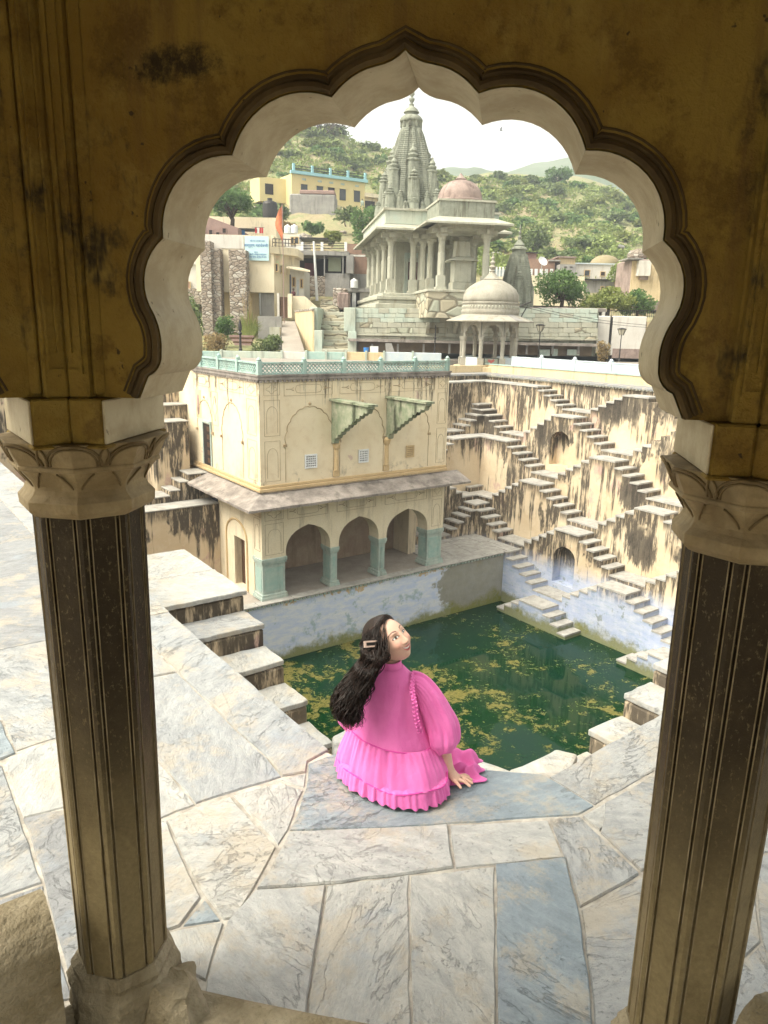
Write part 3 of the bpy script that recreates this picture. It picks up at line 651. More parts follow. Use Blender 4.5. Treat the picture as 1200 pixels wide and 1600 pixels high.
def tier(k, side, t0, t1, shift=0.0, steps=True, zbase=-12.0, niche=None, vis=(-99, 99)):
    f0 = (xk if side == 'x' else yk)(k); back = f0 + 1.10
    if side == 'x': fn = lambda t, z, d: Vector((f0 + d, t, z))
    else: fn = lambda t, z, d: Vector((t, f0 + d, z))
    segs = [[a - shift, b - shift, z, kd] for a, b, z, kd in profile(k, t0 + shift, t1 + shift)]
    mb = MB(); dt = []
    def q(pts, zt):
        mb.add(pts, [tuple(range(len(pts)))]); dt.extend([zt - p[2] for p in pts])
    prev = None
    for a, b, z, kd in segs:
        if niche and kd == 'p' and a < niche[0] < b:
            c, w, zb, zs = niche; n0 = len(mb.v)
            zb0 = min(zb - .02, z - 3)
            hole = [(c - w, zb)] + [(c + w * cos(pi - pi * i / 12), zs + w * .85 * sin(pi * i / 12)) for i in range(13)] + [(c + w, zb)]
            mb.holed([[(a, zbase), (a, z), (b, z), (b, zbase)], hole], lambda t, zz, d: fn(t, zz, d), 0, .55, back=False, rim=False)
            mb.add([fn(c - w, zb, .55), fn(c + w, zb, .55), fn(c + w, zs + w, .55), fn(c - w, zs + w, .55)], [(0, 1, 2, 3)])
            dt.extend([z - v[2] for v in mb.v[n0:]])
        else:
            q([fn(a, zbase, 0), fn(b, zbase, 0), fn(b, z, 0), fn(a, z, 0)], z)
        q([fn(a, z, 0), fn(b, z, 0), fn(b, z, 1.1), fn(a, z, 1.1)], z)
        if prev is not None and abs(prev - z) > .01: q([fn(a, z, 0), fn(a, prev, 0), fn(a, prev, 1.1), fn(a, z, 1.1)], max(z, prev))
        prev = z
    a = segs[0][0]; z = segs[0][2]; q([fn(a, zbase, 0), fn(a, z, 0), fn(a, z, 1.1), fn(a, zbase, 1.1)], z)
    b = segs[-1][1]; z = segs[-1][2]; q([fn(b, zbase, 0), fn(b, z, 0), fn(b, z, 1.1), fn(b, zbase, 1.1)], z)
    mb.att['dt'] = dt
    w = mb.build('wall_tier', MT['kund'], kund)
    if steps:
        for a, b, z, kd in segs:
            if z < WZ - .05 or b < vis[0] or a > vis[1]: continue
            n = 1 if b - a < 1.2 else max(1, round((b - a) / 1.1))
            for i in range(n):
                u0 = a + (b - a) * i / n + .006; u1 = a + (b - a) * (i + 1) / n - .006; dz = R3.uniform(-.012, .012); ov = .035 + R3.uniform(-.015, .02)
                ms = MB(); P = [fn(u0 - .02 + R3.uniform(-.01, .01), 0, -ov), fn(u1 + .012, 0, -ov + R3.uniform(-.012, .012)), fn(u1 + .012, 0, 1.04), fn(u0 - .02, 0, 1.04)]
                ctr = (P[0] + P[2]) / 2
                vs = [Vector((p.x - ctr.x, p.y - ctr.y, -.05)) for p in P] + [Vector(((p.x - ctr.x) * .985, (p.y - ctr.y) * .985, .022 + R3.uniform(-.006, .006))) for p in P]
                ms.add(vs, [(3,2,1,0),(4,5,6,7),(0,1,5,4),(1,2,6,5),(2,3,7,6),(3,0,4,7)])
                ms.build('step' if kd == 's' else 'landing_slab', MT['tread'], w, loc=(ctr.x, ctr.y, z + dz))
    return w
YN = 6.0
VIS = {1: 22, 2: 20, 3: 16.5, 4: 15, 5: 15, 6: 13.5, 7: 12}
NI = {2: (25.30, .64, -4.60, -3.33), 5: (21.79, .64, -9.48, -8.15)}
for k in range(1, 8):
    top = yk(k) + 1.0 if k < 6 else 24.6
    if k == 6: top = 24.69
    if k == 7: top = 24.60
    tier(k, 'x', YN, top, niche=NI.get(k), vis=(VIS[k], 99))
SHF = KY - KX
for k in range(1, 6):
    tier(k, 'y', 21.75, xk(k), shift=SHF, vis=(-99, 99))
# top walls above the first tier
mtw = MB(); n0 = []
for pts in ([(KX, YN, -3.0), (KX, KY, -3.0), (KX, KY, -.45), (KX, YN, -.45)], [(10, KY, -6), (KX, KY, -6), (KX, KY, -.45), (10, KY, -.45)]):
    mtw.add(pts, [(0, 1, 2, 3)]); n0 += [-.45 - p[2] for p in pts]
mtw.att['dt'] = n0; mtw.build('wall_tier', MT['kund'], kund)
# white coping with a dentil edge along the top
def coping(name, x0, x1, y0, y1, z0, z1, mat, par, piece=1.6, along='y'):
    t0, t1 = (y0, y1) if along == 'y' else (x0, x1); n = max(1, int((t1 - t0) / piece))
    for i in range(n):
        a = t0 + (t1 - t0) * i / n + .006; b = t0 + (t1 - t0) * (i + 1) / n - .006; mb = MB(); dz = R3.uniform(-.008, .008)
        if along == 'y': mb.box(x0, x1, a, b, z0 + dz, z1 + dz)
        else: mb.box(a, b, y0, y1, z0 + dz, z1 + dz)
        mb.build(name, mat, par)
coping('coping_stone', KX - .14, KX + 1.2, YN, KY + 1.2, -.46, -.36, MT['slabtoned'], kund)
coping('coping_stone', 21.8, KX - .15, KY - .14, KY + 1.2, -.46, -.36, MT['slabtoned'], kund, along='x')
mdn = MB(); t = 9.0
while t < KY: mdn.box(KX - .12, KX - .02, t, t + .10, -.52, -.462); t += .2
tag(mdn.build('dentil_band', MT['templepale'], kund), kind='stuff')
# parapet, peach below and pale blue panels with posts above
par = thing('kund_parapet', 'peach painted parapet with pale blue railing panels behind the far stairs', 'parapet')
mb = MB(); mb.box(32.9, 33.25, YN, 35.5, -.6, .10); mb.build('peach_base', MT['peach'], par)
mb = MB(); mb.box(21.7, 32.9, 34.35, 34.7, -.6, .05); mb.build('peach_base', MT['peach'], par)
mb = MB(); mb.box(32.85, 33.30, YN, 35.5, .101, .15); mb.build('ledge', MT['tealrail'], par)
t = 8.0; i = 0
while t < 31.2:
    mb = MB(); mb.box(32.98, 33.10, t + .1, t + 2.35, .151, .62); mb.box(32.95, 33.13, t + .1, t + 2.35, .621, .68); mb.build('rail_panel', MT['blueparapet'] if i % 5 else MT['tealrail'], par, bevel=.01)
    mb = MB(); mb.box(32.93, 33.15, t - .1, t + .1, .151, .74); mb.lathe([(.09, .741), (.11, .79), (.06, .85), (.0, .88)], 10, (33.04, t, 0)); mb.build('post', MT['blueparapet'], par)
    t += 2.45; i += 1
# floor of the lower court and the limewashed pool wall under it
cf = bpy.data.objects.new('court_floor', None); COL.objects.link(cf); tag(cf, kind='structure')
mb = MB(); mb.box(4.0, 26.6, 24.75, 30.0, -9.2, -8.47); mb.build('floor_bed', MT['floor'], cf)
R4 = random.Random(5)
yy = 24.78
while yy < 28.4:
    xx = 21.5; d = R4.uniform(.7, 1.0)
    while xx < 26.5:
        L = R4.uniform(.8, 1.5); mb = MB(); mb.box(-L / 2 + .012, L / 2 - .012, -d / 2 + .012, d / 2 - .012, -.06, .03); o = mb.build('floor_stone', MT['tread'], cf, loc=(xx + L / 2, yy + d / 2, -8.45 + R4.uniform(-.012, .008)), bevel=.01); xx += L
    yy += d
pw = thing('pool_wall', 'blue limewashed pool wall with mossy foot under the arcade', 'wall')
mb = MB(); mb.add([(4, 24.70, -12.2), (25.46, 24.70, -12.2), (25.46, 24.70, -8.47), (4, 24.70, -8.47), (4, 25.2, -12.2), (25.46, 25.2, -12.2), (25.46, 25.2, -8.47), (4, 25.2, -8.47)], [(0, 1, 2, 3), (7, 6, 5, 4), (0, 3, 7, 4), (1, 5, 6, 2), (3, 2, 6, 7)])
mb.build('wall_face', MT['poolwall'], pw)
xx = 7.0
while xx < 25.3:
    L = R4.uniform(1.5, 2.3); L = min(L, 25.4 - xx); mb = MB(); mb.box(xx + .008, xx + L - .008, 24.60, 25.05, -8.465, -8.405); mb.build('edge_stone', MT['tread'], pw, bevel=.01); xx += L
mb = MB(); xx = 7.0
while xx < 25.3: mb.box(xx, xx + .12, 24.63, 24.70, -8.55, -8.467); xx += .2
tag(mb.build('dentil_band', MT['teal'], pw), kind='stuff')
# water
mb = MB(); mb.add([(-1, -1, WZ), (26, -1, WZ), (26, 25, WZ), (-1, 25, WZ)], [(0, 1, 2, 3)])
tag(mb.build('pool_water', MT['water'], None), kind='structure')
mb = MB(); mb.box(-2, 30, -2, 30, -13.2, -12.2); tag(mb.build('pool_bed', MT['soil'], None), kind='structure')
# walls and stairs of the two near sides
near = thing('near_stairs', 'near flight of broad pale steps running down beside the left paving edge', 'stairs')
mb = MB(); mb.box(1.35, 1.82, 3.2, 45, -12, -.165); mb.att['dt'] = [-.17 - v[2] for v in mb.v]; mb.build('retaining_wall', MT['kund'], near)
def near_step(par, x0, x1, y0, y1, z, mat='slabtan', split=None, base=-5.5):
    mb = MB(); mb.box(x0, x1, y0, y1, base, z - .07); mb.att['dt'] = [z - v[2] for v in mb.v]; mb.build('step_block', MT['kund'], par, bevel=.03)
    cuts = split or [(x0, x1, y0, y1)]
    for a, b, c, d in cuts:
        ms = MB(); hx, hy = (b - a) / 2, (d - c) / 2; pts = []
        for sx, sy in ((-1, -1), (1, -1), (1, 1), (-1, 1)): pts.append((sx * hx, sy * hy))
        poly = []
        for i in range(4):
            p0, p1 = Vector(pts[i]), Vector(pts[(i + 1) % 4]); n = max(2, int((p1 - p0).length / .12))
            for j in range(n):
                qv = p0.lerp(p1, j / n); poly.append((qv.x + R4.uniform(-.012, .012), qv.y + R4.uniform(-.012, .012)))
        ms.prism(poly, lambda x, y, zz: Vector((x, y, zz)), -.065, .012)
        ms.build('tread_slab', MT[mat], par, loc=((a + b) / 2, (c + d) / 2, z + R4.uniform(-.005, .005)), bevel=.014, seg=2)
XO = 4.5
near_step(near, 1.83, XO, 9.70, 12.2, -1.64, 'slabtan', [(1.83, XO + .02, 9.67, 10.86), (1.83, XO + .02, 10.87, 12.2)])
for y0, y1, z in ((9.06, 9.69, -1.955), (8.44, 9.05, -2.29), (7.80, 8.43, -2.61), (7.16, 7.79, -2.91), (5.3, 7.15, -3.20)):
    near_step(near, 1.83, XO, y0, y1, z, 'slab' if z > -2.2 else 'slabtan')
for i in range(5): near_step(near, 1.83, XO, 12.21 + .62 * i, 12.21 + .62 * (i + 1) - .01, -1.955 - .31 * i)
nr = thing('corner_stairs', 'tan stone steps descending along the right paving edge to the pool corner', 'stairs')
mb = MB(); mb.box(3.1, 40, 1.4, 2.18, -12, -.165); mb.att['dt'] = [-.17 - v[2] for v in mb.v]; mb.build('retaining_wall', MT['kund'], nr)
YO = 4.8; noz = [at_y(700 + a / 2.4, 1000 + b / 2.4, YO) for a, b in ((770, 92), (660, 203), (530, 337))]
st = [(p.x, p.z) for p in noz]; dx = st[2][0] - st[1][0]; dz = (st[2][1] - st[1][1])
st = [(st[0][0] - dx, st[0][1] - dz)] + st
st += [(st[3][0] + dx * 1.05, st[3][1] + dz), (st[3][0] + dx * 2.1, st[3][1] + dz * 2)]
for i in range(1, len(st)):
    near_step(nr, st[i][0], st[i - 1][0] - .01, 2.19, YO, st[i][1], 'slabtan')
near_step(nr, st[0][0], st[0][0] + 1.5, 2.19, YO, st[0][1], 'slabtan')
# rough corner stones seen just below the edge on both sides of the sitting figure
def rough_stone(par, poly, z, mat, th=.5):
    pts = [at_z(a, b, z) for a, b in poly]; c = sum(pts, Vector((0, 0, 0))) / len(pts); mb = MB()
    fine = []
    for i in range(len(pts)):
        p, q = pts[i] - c, pts[(i + 1) % len(pts)] - c; n = max(2, int((q - p).length / .1))
        fine += [((p.lerp(q, j / n)).x + R4.uniform(-.015, .015), (p.lerp(q, j / n)).y + R4.uniform(-.015, .015)) for j in range(n)]
    mb.prism(fine, lambda x, y, zz: Vector((x, y, zz)), -th, 0); mb.build('corner_stone', MT[mat], par, loc=c, bevel=.03, seg=2)
rough_stone(nr, [(690, 1185), (728, 1170), (757, 1186), (800, 1203), (815, 1240), (690, 1240)], -.75, 'slabtan')
rough_stone(nr, [(785, 1208), (870, 1168), (905, 1178), (880, 1225), (820, 1245)], -1.1, 'slabtan')
rough_stone(near, [(520, 1150), (548, 1132), (590, 1140), (590, 1200), (523, 1200)], -1.3, 'slabtan')

# ================================================================== the two-storey pavilion in the stepwell
pav = thing('kund_pavilion', 'two-storey cream pavilion with three teal-pillared arches and teal lattice roof railing', 'building', (12.4, 25.0, -8.42))
PO = (12.4, 25.0, -8.42)
X0, X1, Y0, Y1 = 12.40, 21.66, 25.0, 33.6
ZE, ZR = -4.05, .38
def pb(mb, name, mat, parent=pav, **k): return mb.build(name, mat, parent, off=PO, **k)
def cusp_arch(cx, zs, za, w, n=5, bulge=.16):
    "cusped arch outline from left foot to right foot"
    pts = []
    for i in range(n * 2 + 1):
        u = i / (n * 2); a = pi - pi * u; x = cx + w * cos(a); z = zs + (za - zs) * (sin(a) ** .9 if sin(a) > 0 else 0); pts.append((x, z))
    out = []
    for i in range(len(pts) - 1):
        (ax, az), (bx, bz) = pts[i], pts[i + 1]; mx, mz = (ax + bx) / 2, (az + bz) / 2; nx, nz = mx - cx, mz - zs; L = sqrt(nx*nx + nz*nz) or 1
        d = sqrt((bx-ax)**2 + (bz-az)**2) * bulge
        out += arc3((ax, az), (mx + nx / L * d, mz + nz / L * d), (bx, bz), 5)
    return out + [pts[-1]]
def plain_arch(cx, zs, za, w, n=16):
    out = []
    for i in range(n + 1):
        pass
    S_ = [(1, 0), (.995, .18), (.96, .36), (.88, .53), (.74, .69), (.56, .81), (.36, .89), (.18, .945), (.07, .975), (0, 1.0)]
    return [(cx - w * x, zs + (za - zs) * z) for x, z in S_] + [(cx + w * x, zs + (za - zs) * z) for x, z in S_[-2::-1]]
# upper storey: solid walls
mb = MB(); mb.box(X0, X1, Y0, Y1, ZE, ZR); mb.att['dt'] = [ZR - v[2] for v in mb.v]; pb(mb, 'upper_wall', MT['pavwall'])
# lower storey: front arcade with three real openings
holes = []; zs = -6.72; zf = -8.47
outer = [(X0, zf), (X0, ZE - .002), (X1, ZE - .002), (X1, zf)]
feet = [(13.44, 15.53), (15.95, 18.0), (18.42, 20.73)]
path = [(X0, -6.7), (X0, ZE - .002), (X1, ZE - .002), (X1, -6.7)]
bot = []
for (a, b), ap_ in zip(feet[::-1], (-5.53, -5.53, -5.52)):
    c = (a + b) / 2; w = (b - a) / 2; ar = plain_arch(c, zs + .02, ap_, w)[::-1]; bot += [(b, -6.70)] + ar + [(a, -6.70)]
mb = MB(); mb.holed([path + bot], lambda x, z, d: Vector((x, Y0 + d, z)), 0, .72); pb(mb, 'arcade_wall', MT['cream'])
# side wall of the ground floor with a doorway
mb = MB(); dy0, dy1 = 26.55, 27.55
mb.holed([[(25.721, -8.46), (25.721, ZE - .003), (29.1, ZE - .003), (29.1, -8.46)][::1], [(dy0, -8.44), (dy0, -6.3), (dy1, -6.3), (dy1, -8.44)]], lambda y, z, d: Vector((X0 + d, y, z)), 0, .5); pb(mb, 'side_wall', MT['cream'])
mb = MB(); mb.tube([(X0 - .01, y, z) for y, z in [(28.3, -8.4), (28.3, -6.3)] + [(27.3 + 1.0 * cos(u), -6.3 + .75 * sin(u)) for u in [pi * i / 10 for i in range(11)]] + [(26.3, -8.4)]], .05, 6); pb(mb, 'door_surround', MT['creamrel'])
mb = MB(); mb.box(X0 + .5, X1, 28.2, 28.6, -8.46, ZE - .01); pb(mb, 'back_wall', MT['dirtyplaster'])
mb = MB(); mb.box(X1 - .45, X1, 27.0, 28.2, -8.46, ZE - .01); pb(mb, 'side_wall', MT['cream'])
mb = MB(); mb.box(X0 + .02, X1 - .02, Y0 + .721, 28.2, ZE - .3, ZE - .01); pb(mb, 'ceiling', MT['cream'])
def pier(x0, x1, y0, y1, square=True):
    mb = MB(); z0 = -8.42
    mb.box(x0 - .07, x1 + .07, y0 - .07, y1 + .07, z0, z0 + .13); mb.box(x0 - .04, x1 + .04, y0 - .04, y1 + .04, z0 + .131, z0 + .24)
    mb.box(x0 + .02, x1 - .02, y0 + .02, y1 - .02, z0 + .241, -6.95); mb.box(x0 - .02, x1 + .02, y0 - .02, y1 + .02, -6.949, -6.86); mb.box(x0 - .05, x1 + .05, y0 - .05, y1 + .05, -6.859, -6.702)
    p = pb(mb, 'pillar', MT['teal'], bevel=.012)
    mp_ = MB()
    if x1 - x0 > .3: mp_.box(x0 + .12, x1 - .12, y0 + .006, y0 + .02, z0 + .35, -7.1)
    if y1 - y0 > .3: mp_.box(x0 + .006, x0 + .02, y0 + .12, y1 - .12, z0 + .35, -7.1)
    pb(mp_, 'raised_panel', MT['tealrail'], p)
pier(X0, 13.44, Y0, Y0 + .72); pier(15.555, 15.925, Y0 + .02, Y0 + .70); pier(18.025, 18.395, Y0 + .02, Y0 + .70); pier(20.75, X1, Y0 + .02, Y0 + .72)
# sloping eave: thick slab with ragged lip on front and left side
me_ = MB(); E0 = .98; zlo, zhi = -4.40, -4.04; th = .09; Rr = random.Random(2)
def eave_strip(P, Q, dirv, n):
    ins, outs = [], []
    for i in range(n + 1):
        p = Vector(P).lerp(Vector(Q), i / n); j = Rr.uniform(-.02, .02); o = Vector(dirv) * (E0 + j)
        if i == 0 and P == (X0, Y0): o = Vector((-E0, -E0))
        if i == n and Q == (X0, Y0): o = Vector((-E0, -E0))
        ins.append(p); outs.append(p + o)
    for i in range(n):
        a, b, c, d = ins[i], ins[i + 1], outs[i + 1], outs[i]
        me_.add([(a.x, a.y, zhi), (b.x, b.y, zhi), (c.x, c.y, zlo), (d.x, d.y, zlo), (a.x, a.y, zhi - th), (b.x, b.y, zhi - th), (c.x, c.y, zlo - th + Rr.uniform(-.015, .01)), (d.x, d.y, zlo - th)],
                [(0, 1, 2, 3), (7, 6, 5, 4), (2, 6, 7, 3), (0, 4, 5, 1)])
eave_strip((X0, Y0), (X1 + .7, Y0), (0, -1), 26); eave_strip((X0, 30.4), (X0, Y0), (-1, 0), 14)
pb(me_, 'eave', MT['chajja'])
# cornice bands
for z0, z1, o in ((-3.98, -3.86, .10), (-3.855, -3.74, .05), (.24, .38, .07)):
    mb = MB(); mb.box(X0 - o, X1 + .02, Y0 - o, Y0 - .001, z0, z1); mb.box(X0 - o, X0 - .001, Y0, 31.5, z0, z1); pb(mb, 'cornice', MT['creamrel'] if z0 < 0 else MT['chajja'], bevel=.015)
mb = MB(); mb.box(X0 - .10, X1 + .06, Y0 - .10, Y1, ZR + .001, ZR + .06); pb(mb, 'roof_slab', MT['chajja'])
mb = MB(); t = X0
while t < X1: mb.box(t, t + .1, Y0 - .09, Y0 - .02, .17, .238); t += .2
t = Y0
while t < 31: mb.box(X0 - .09, X0 - .02, t, t + .1, .17, .238); t += .2
tag(pb(mb, 'dentil_band', MT['chajja']), kind='stuff')
# shallow relief: blind cusped arches, panel frames and ornaments, on the front and left faces
def relief(fn, cx, w, zs, za, z0, name='blind_arch'):
    ar = cusp_arch(cx, zs, za, w); mb = MB(); mb.tube([fn(t, z) for t, z in ar], .020, 5); mb.tube([fn(t, z) for t, z in ((cx - w - .03, z0), (cx - w - .03, zs))], .014, 5); mb.tube([fn(t, z) for t, z in ((cx + w + .03, z0), (cx + w + .03, zs))], .014, 5)
    mb.box(0, 0, 0, 0, 0, 0) if False else None
    for sg in (-1, 1):
        p = fn(cx + sg * (w + .05), zs - .06); mb.box(p.x - .07, p.x + .07, p.y - .05, p.y + .05, p.z - .05, p.z + .05)
    p = fn(cx, za + .13); mb.lathe([(.0, -.07), (.06, -.03), (.06, .03), (.0, .07)], 8, p)
    pb(mb, name, MT['creamline'])
def frame(fn, t0, t1, z0, z1, name='relief_panel', r=.008, motif=True):
    mb = MB(); P = [(t0, z0), (t1, z0), (t1, z1), (t0, z1)]
    for i in range(4): mb.tube([fn(*P[i]), fn(*P[(i + 1) % 4])], r, 4)
    c, h = (t0 + t1) / 2, (z0 + z1) / 2; w = (t1 - t0) / 2; v = (z1 - z0) / 2
    if motif == 'cartouche':
        q = [(c - w * .55, h), (c - w * .5, h + v * .5), (c - w * .35, h + v * .62), (c + w * .35, h + v * .62), (c + w * .5, h + v * .5), (c + w * .55, h), (c + w * .5, h - v * .5), (c + w * .35, h - v * .62), (c - w * .35, h - v * .62), (c - w * .5, h - v * .5), (c - w * .55, h)]
        mb.tube([fn(*x) for x in q], .009, 4)
        for sg in (-1, 1): mb.tube([fn(c + sg * w * .62, h + v * .2), fn(c + sg * w * .75, h), fn(c + sg * w * .62, h - v * .2)], .02, 4); mb.tube([fn(c + sg * w * .75, h), fn(c + sg * w * .92, h)], .018, 4)
    elif motif == 'niche':
        mb.tube([fn(*x) for x in [(c - w * .7, z0 + v * .15)] + [(c + w * .7 * cos(pi - pi * i / 8), h + v * .2 + v * .45 * sin(pi * i / 8)) for i in range(9)] + [(c + w * .7, z0 + v * .15)]], .008, 4)
    elif motif:
        mb.tube([fn(c + .6 * w * cos(a) * (1 + .25 * cos(4 * a)), h + .6 * v * sin(a) * (1 + .25 * cos(4 * a))) for a in [2 * pi * i / 20 for i in range(21)]], .009, 4)
    pb(mb, name, MT['creamline'])
ff = lambda t, z: Vector((t, Y0 - .004, z)); fs_ = lambda t, z: Vector((X0 - .004, t, z))
for cx in (14.57, 17.05, 19.5): relief(ff, cx, 1.06, -2.2, -.82, -3.7)
relief(fs_, 27.45, .95, -2.2, -.82, -3.7); relief(fs_, 30.2, .8, -2.2, -.95, -2.3)
for a, b in ((12.6, 13.25), (21.05, 21.55)): frame(ff, a, b, -.32, .14); frame(ff, a, b, -1.85, -.5, motif='niche'); frame(ff, a, b, -3.6, -2.05, motif='niche')
for a, b in ((13.45, 15.6), (15.95, 18.15), (18.5, 20.85)): frame(ff, a, b, -.36, .14, motif='cartouche')
frame(fs_, 25.2, 26.1, -.36, .14); frame(fs_, 25.25, 26.05, -1.85, -.5, motif='niche'); frame(fs_, 25.25, 26.05, -3.6, -2.05, motif='niche'); frame(fs_, 26.3, 28.6, -.36, .14, motif='cartouche'); frame(fs_, 28.8, 29.4, -1.9, -.5); frame(fs_, 29.6, 31.2, -.36, .14, motif='cartouche')
for a, b in ((12.55, 13.35), (20.95, 21.5)): frame(ff, a, b, -5.15, -4.6); frame(ff, a, b, -6.55, -5.3, motif='niche')
for a, b in ((13.55, 15.4), (15.85, 17.8), (18.3, 20.6)): frame(ff, a, b, -5.2, -4.62, motif='cartouche')
frame(fs_, 25.15, 25.65, -6.4, -5.1, motif='niche'); frame(fs_, 25.1, 28.4, -5.0, -4.62, motif=False)
# faded painted panel on the left side, near the stairs
mb = MB(); mb.box(X0 - .006, X0 - .001, 30.55, 31.15, -1.75, -.55); pb(mb, 'faded_painting', MT['peach']); mb = MB(); mb.tube([(X0 - .008, 30.85, z) for z in (-1.6, -1.3, -1.0, -.75)], [.05, .11, .09, .05], 8); pb(mb, 'painted_figure', simple('faded_lilac', (.46, .33, .38), (.55, .42, .34), 4, .9, 0))
# pilasters between the blind arches
for cx in (15.79, 18.31):
    mb = MB(); mb.box(cx - .14, cx + .14, Y0 - .05, Y0 - .001, -3.70, -3.45); mb.lathe([(.10, -3.45), (.09, -2.6), (.14, -2.5), (.17, -2.35), (.13, -2.25)], 10, (cx, Y0 - .02, 0)); pb(mb, 'pilaster', MT['creamrel'])
# three pierced stone windows
def jali(cx, cz, w, h, mat):
    mb = MB(); n = 5; holes = []
    for i in range(n):
        for j in range(n):
            x = cx - w / 2 + w * (i + .5) / n; z = cz - h / 2 + h * (j + .5) / n; r = w / n * .40; holes.append([(x + r * cos(a), z + r * sin(a)) for a in [pi / 3 * k for k in range(6)]])
    mb.holed([[(cx - w/2 - .05, cz - h/2 - .05), (cx - w/2 - .05, cz + h/2 + .05), (cx + w/2 + .05, cz + h/2 + .05), (cx + w/2 + .05, cz - h/2 - .05)]] + holes, lambda x, z, d: Vector((x, Y0 - .05 + d, z)), 0, .035)
    j = pb(mb, 'jali_window', mat); mb = MB(); mb.box(cx - w/2 - .04, cx + w/2 + .04, Y0 - .012, Y0 - .002, cz - h/2 - .04, cz + h/2 + .04); pb(mb, 'dark_backing', MT['dark'], j)
jali(14.60, -2.96, .46, .46, MT['tank']); jali(17.12, -2.96, .40, .46, MT['tank']); jali(19.57, -2.96, .34, .42, MT['creamrel'])
# two mossy brackets standing out from the wall
for bx in (15.68, 18.40):
    pr = [(25.0, -.62), (22.35, -.58), (22.35, -.70)]; n = 9
    for i in range(n):
        y = 22.45 + (24.75 - 22.45) * i / n; y2 = 22.45 + (24.75 - 22.45) * (i + 1) / n; z = -.74 - 1.35 * (i / n) ** 1.15; z2 = -.74 - 1.35 * ((i + 1) / n) ** 1.15
        pr += [(y, z), (y + .05, z - .13), ((y + y2) / 2 + .03, z - .17), (y2, z2)]
    pr += [(24.8, -2.30), (25.0, -2.35)]
    mb = MB(); mb.prism(pr, lambda y, z, x: Vector((x, y, z)), bx - .13, bx + .13); b = pb(mb, 'bracket', MT['mossbracket'], bevel=.02)
    mb = MB(); mb.box(bx - .22, bx + .22, 22.3, 25.0, -.615, -.53); pb(mb, 'bracket_cap', MT['mossbracket'], b)
# upper side door near the left stairs
mb = MB(); mb.box(X0 - .03, X0 - .002, 29.55, 30.35, -3.72, -1.95); d = pb(mb, 'door', MT['dark']); mb = MB()
for y in (29.5, 30.35): mb.box(X0 - .06, X0 - .001, y, y + .09, -3.72, -1.9)
mb.box(X0 - .06, X0 - .001, 29.5, 30.44, -1.9, -1.80); pb(mb, 'door_frame', MT['teal'], d)
mb = MB()
for i in range(5): mb.box(X0 - .045, X0 - .031, 29.65, 29.95, -3.6 + i * .34, -3.4 + i * .34)
pb(mb, 'door_panel', MT['wood'], d)
mb = MB(); mb.box(X0 + .32, X0 + .36, dy0 - .02, dy1 + .02, -8.44, -6.28); pb(mb, 'door', MT['wood'])
# roof railing: posts and pierced lattice panels
def lattice(fn, t0, t1, z0, z1, parent=pav):
    mb = MB(); h = z1 - z0
    def bar(a, b, w, d0=-.035, d1=.035):
        (ta, za), (tb, zb) = a, b; L = sqrt((tb-ta)**2 + (zb-za)**2); nx, nz = -(zb-za)/L*w/2, (tb-ta)/L*w/2
        vs = [fn(ta+nx, za+nz, d0), fn(tb+nx, zb+nz, d0), fn(tb-nx, zb-nz, d0), fn(ta-nx, za-nz, d0), fn(ta+nx, za+nz, d1), fn(tb+nx, zb+nz, d1), fn(tb-nx, zb-nz, d1), fn(ta-nx, za-nz, d1)]
        mb.add(vs, [(0,1,2,3),(7,6,5,4),(0,4,5,1),(1,5,6,2),(2,6,7,3),(3,7,4,0)])
    bar((t0, z0 + .03), (t1, z0 + .03), .06, -.05, .05); bar((t0, z1 - .035), (t1, z1 - .035), .07, -.06, .06)
    a0, a1 = z0 + .06, z1 - .07; hh = (a1 - a0) / 2; n = max(3, round((t1 - t0) / (hh * 1.0))); s = (t1 - t0) / n
    for i in range(-2, n):
        for sg in (1, -1):
            pts = []
            for zz, off in ((a0, 0), (a1, 2 * s)): pts.append([t0 + i * s + (off if sg > 0 else 2 * s - off), zz])
            (ta, za), (tb, zb) = pts
            def clip(t, z, tt, zz):
                for lim in (t0, t1):
                    if (t - lim) * (tt - lim) < 0 and ((lim == t0 and t < t0) or (lim == t1 and t > t1)):
                        u = (lim - t) / (tt - t); return lim, z + (zz - z) * u
                return t, z
            if max(ta, tb) <= t0 or min(ta, tb) >= t1: continue
            A_ = clip(ta, za, tb, zb); B_ = clip(tb, zb, ta, za)
            if abs(A_[0] - B_[0]) > .01: bar(A_, B_, .032, -.022 if sg > 0 else -.018, .022 if sg > 0 else .018)
    return pb(mb, 'lattice_panel', MT['tealrail'], parent)
def rpost(x, y):
    mb = MB(); mb.box(x - .09, x + .09, y - .09, y + .09, ZR + .061, .95); mb.lathe([(.075, .951), (.10, 1.0), (.05, 1.06), (0, 1.10)], 10, (x, y, 0)); pb(mb, 'railing_post', MT['tealrail'], bevel=.01)
xs = [12.45, 14.35, 16.15, 17.95, 19.75, 21.55]
for x in xs: rpost(x, Y0 + .05)
for a, b in zip(xs, xs[1:]): lattice(lambda t, z, d: Vector((t, Y0 + .05 + d, z)), a + .091, b - .091, ZR + .07, .90)
ys = [25.05, 26.85, 28.65, 30.45, 32.25]
for y in ys[1:]: rpost(12.45, y)
for a, b in zip(ys, ys[1:]): lattice(lambda t, z, d: Vector((12.45 + d, t, z)), a + .091, b - .091, ZR + .07, .90)
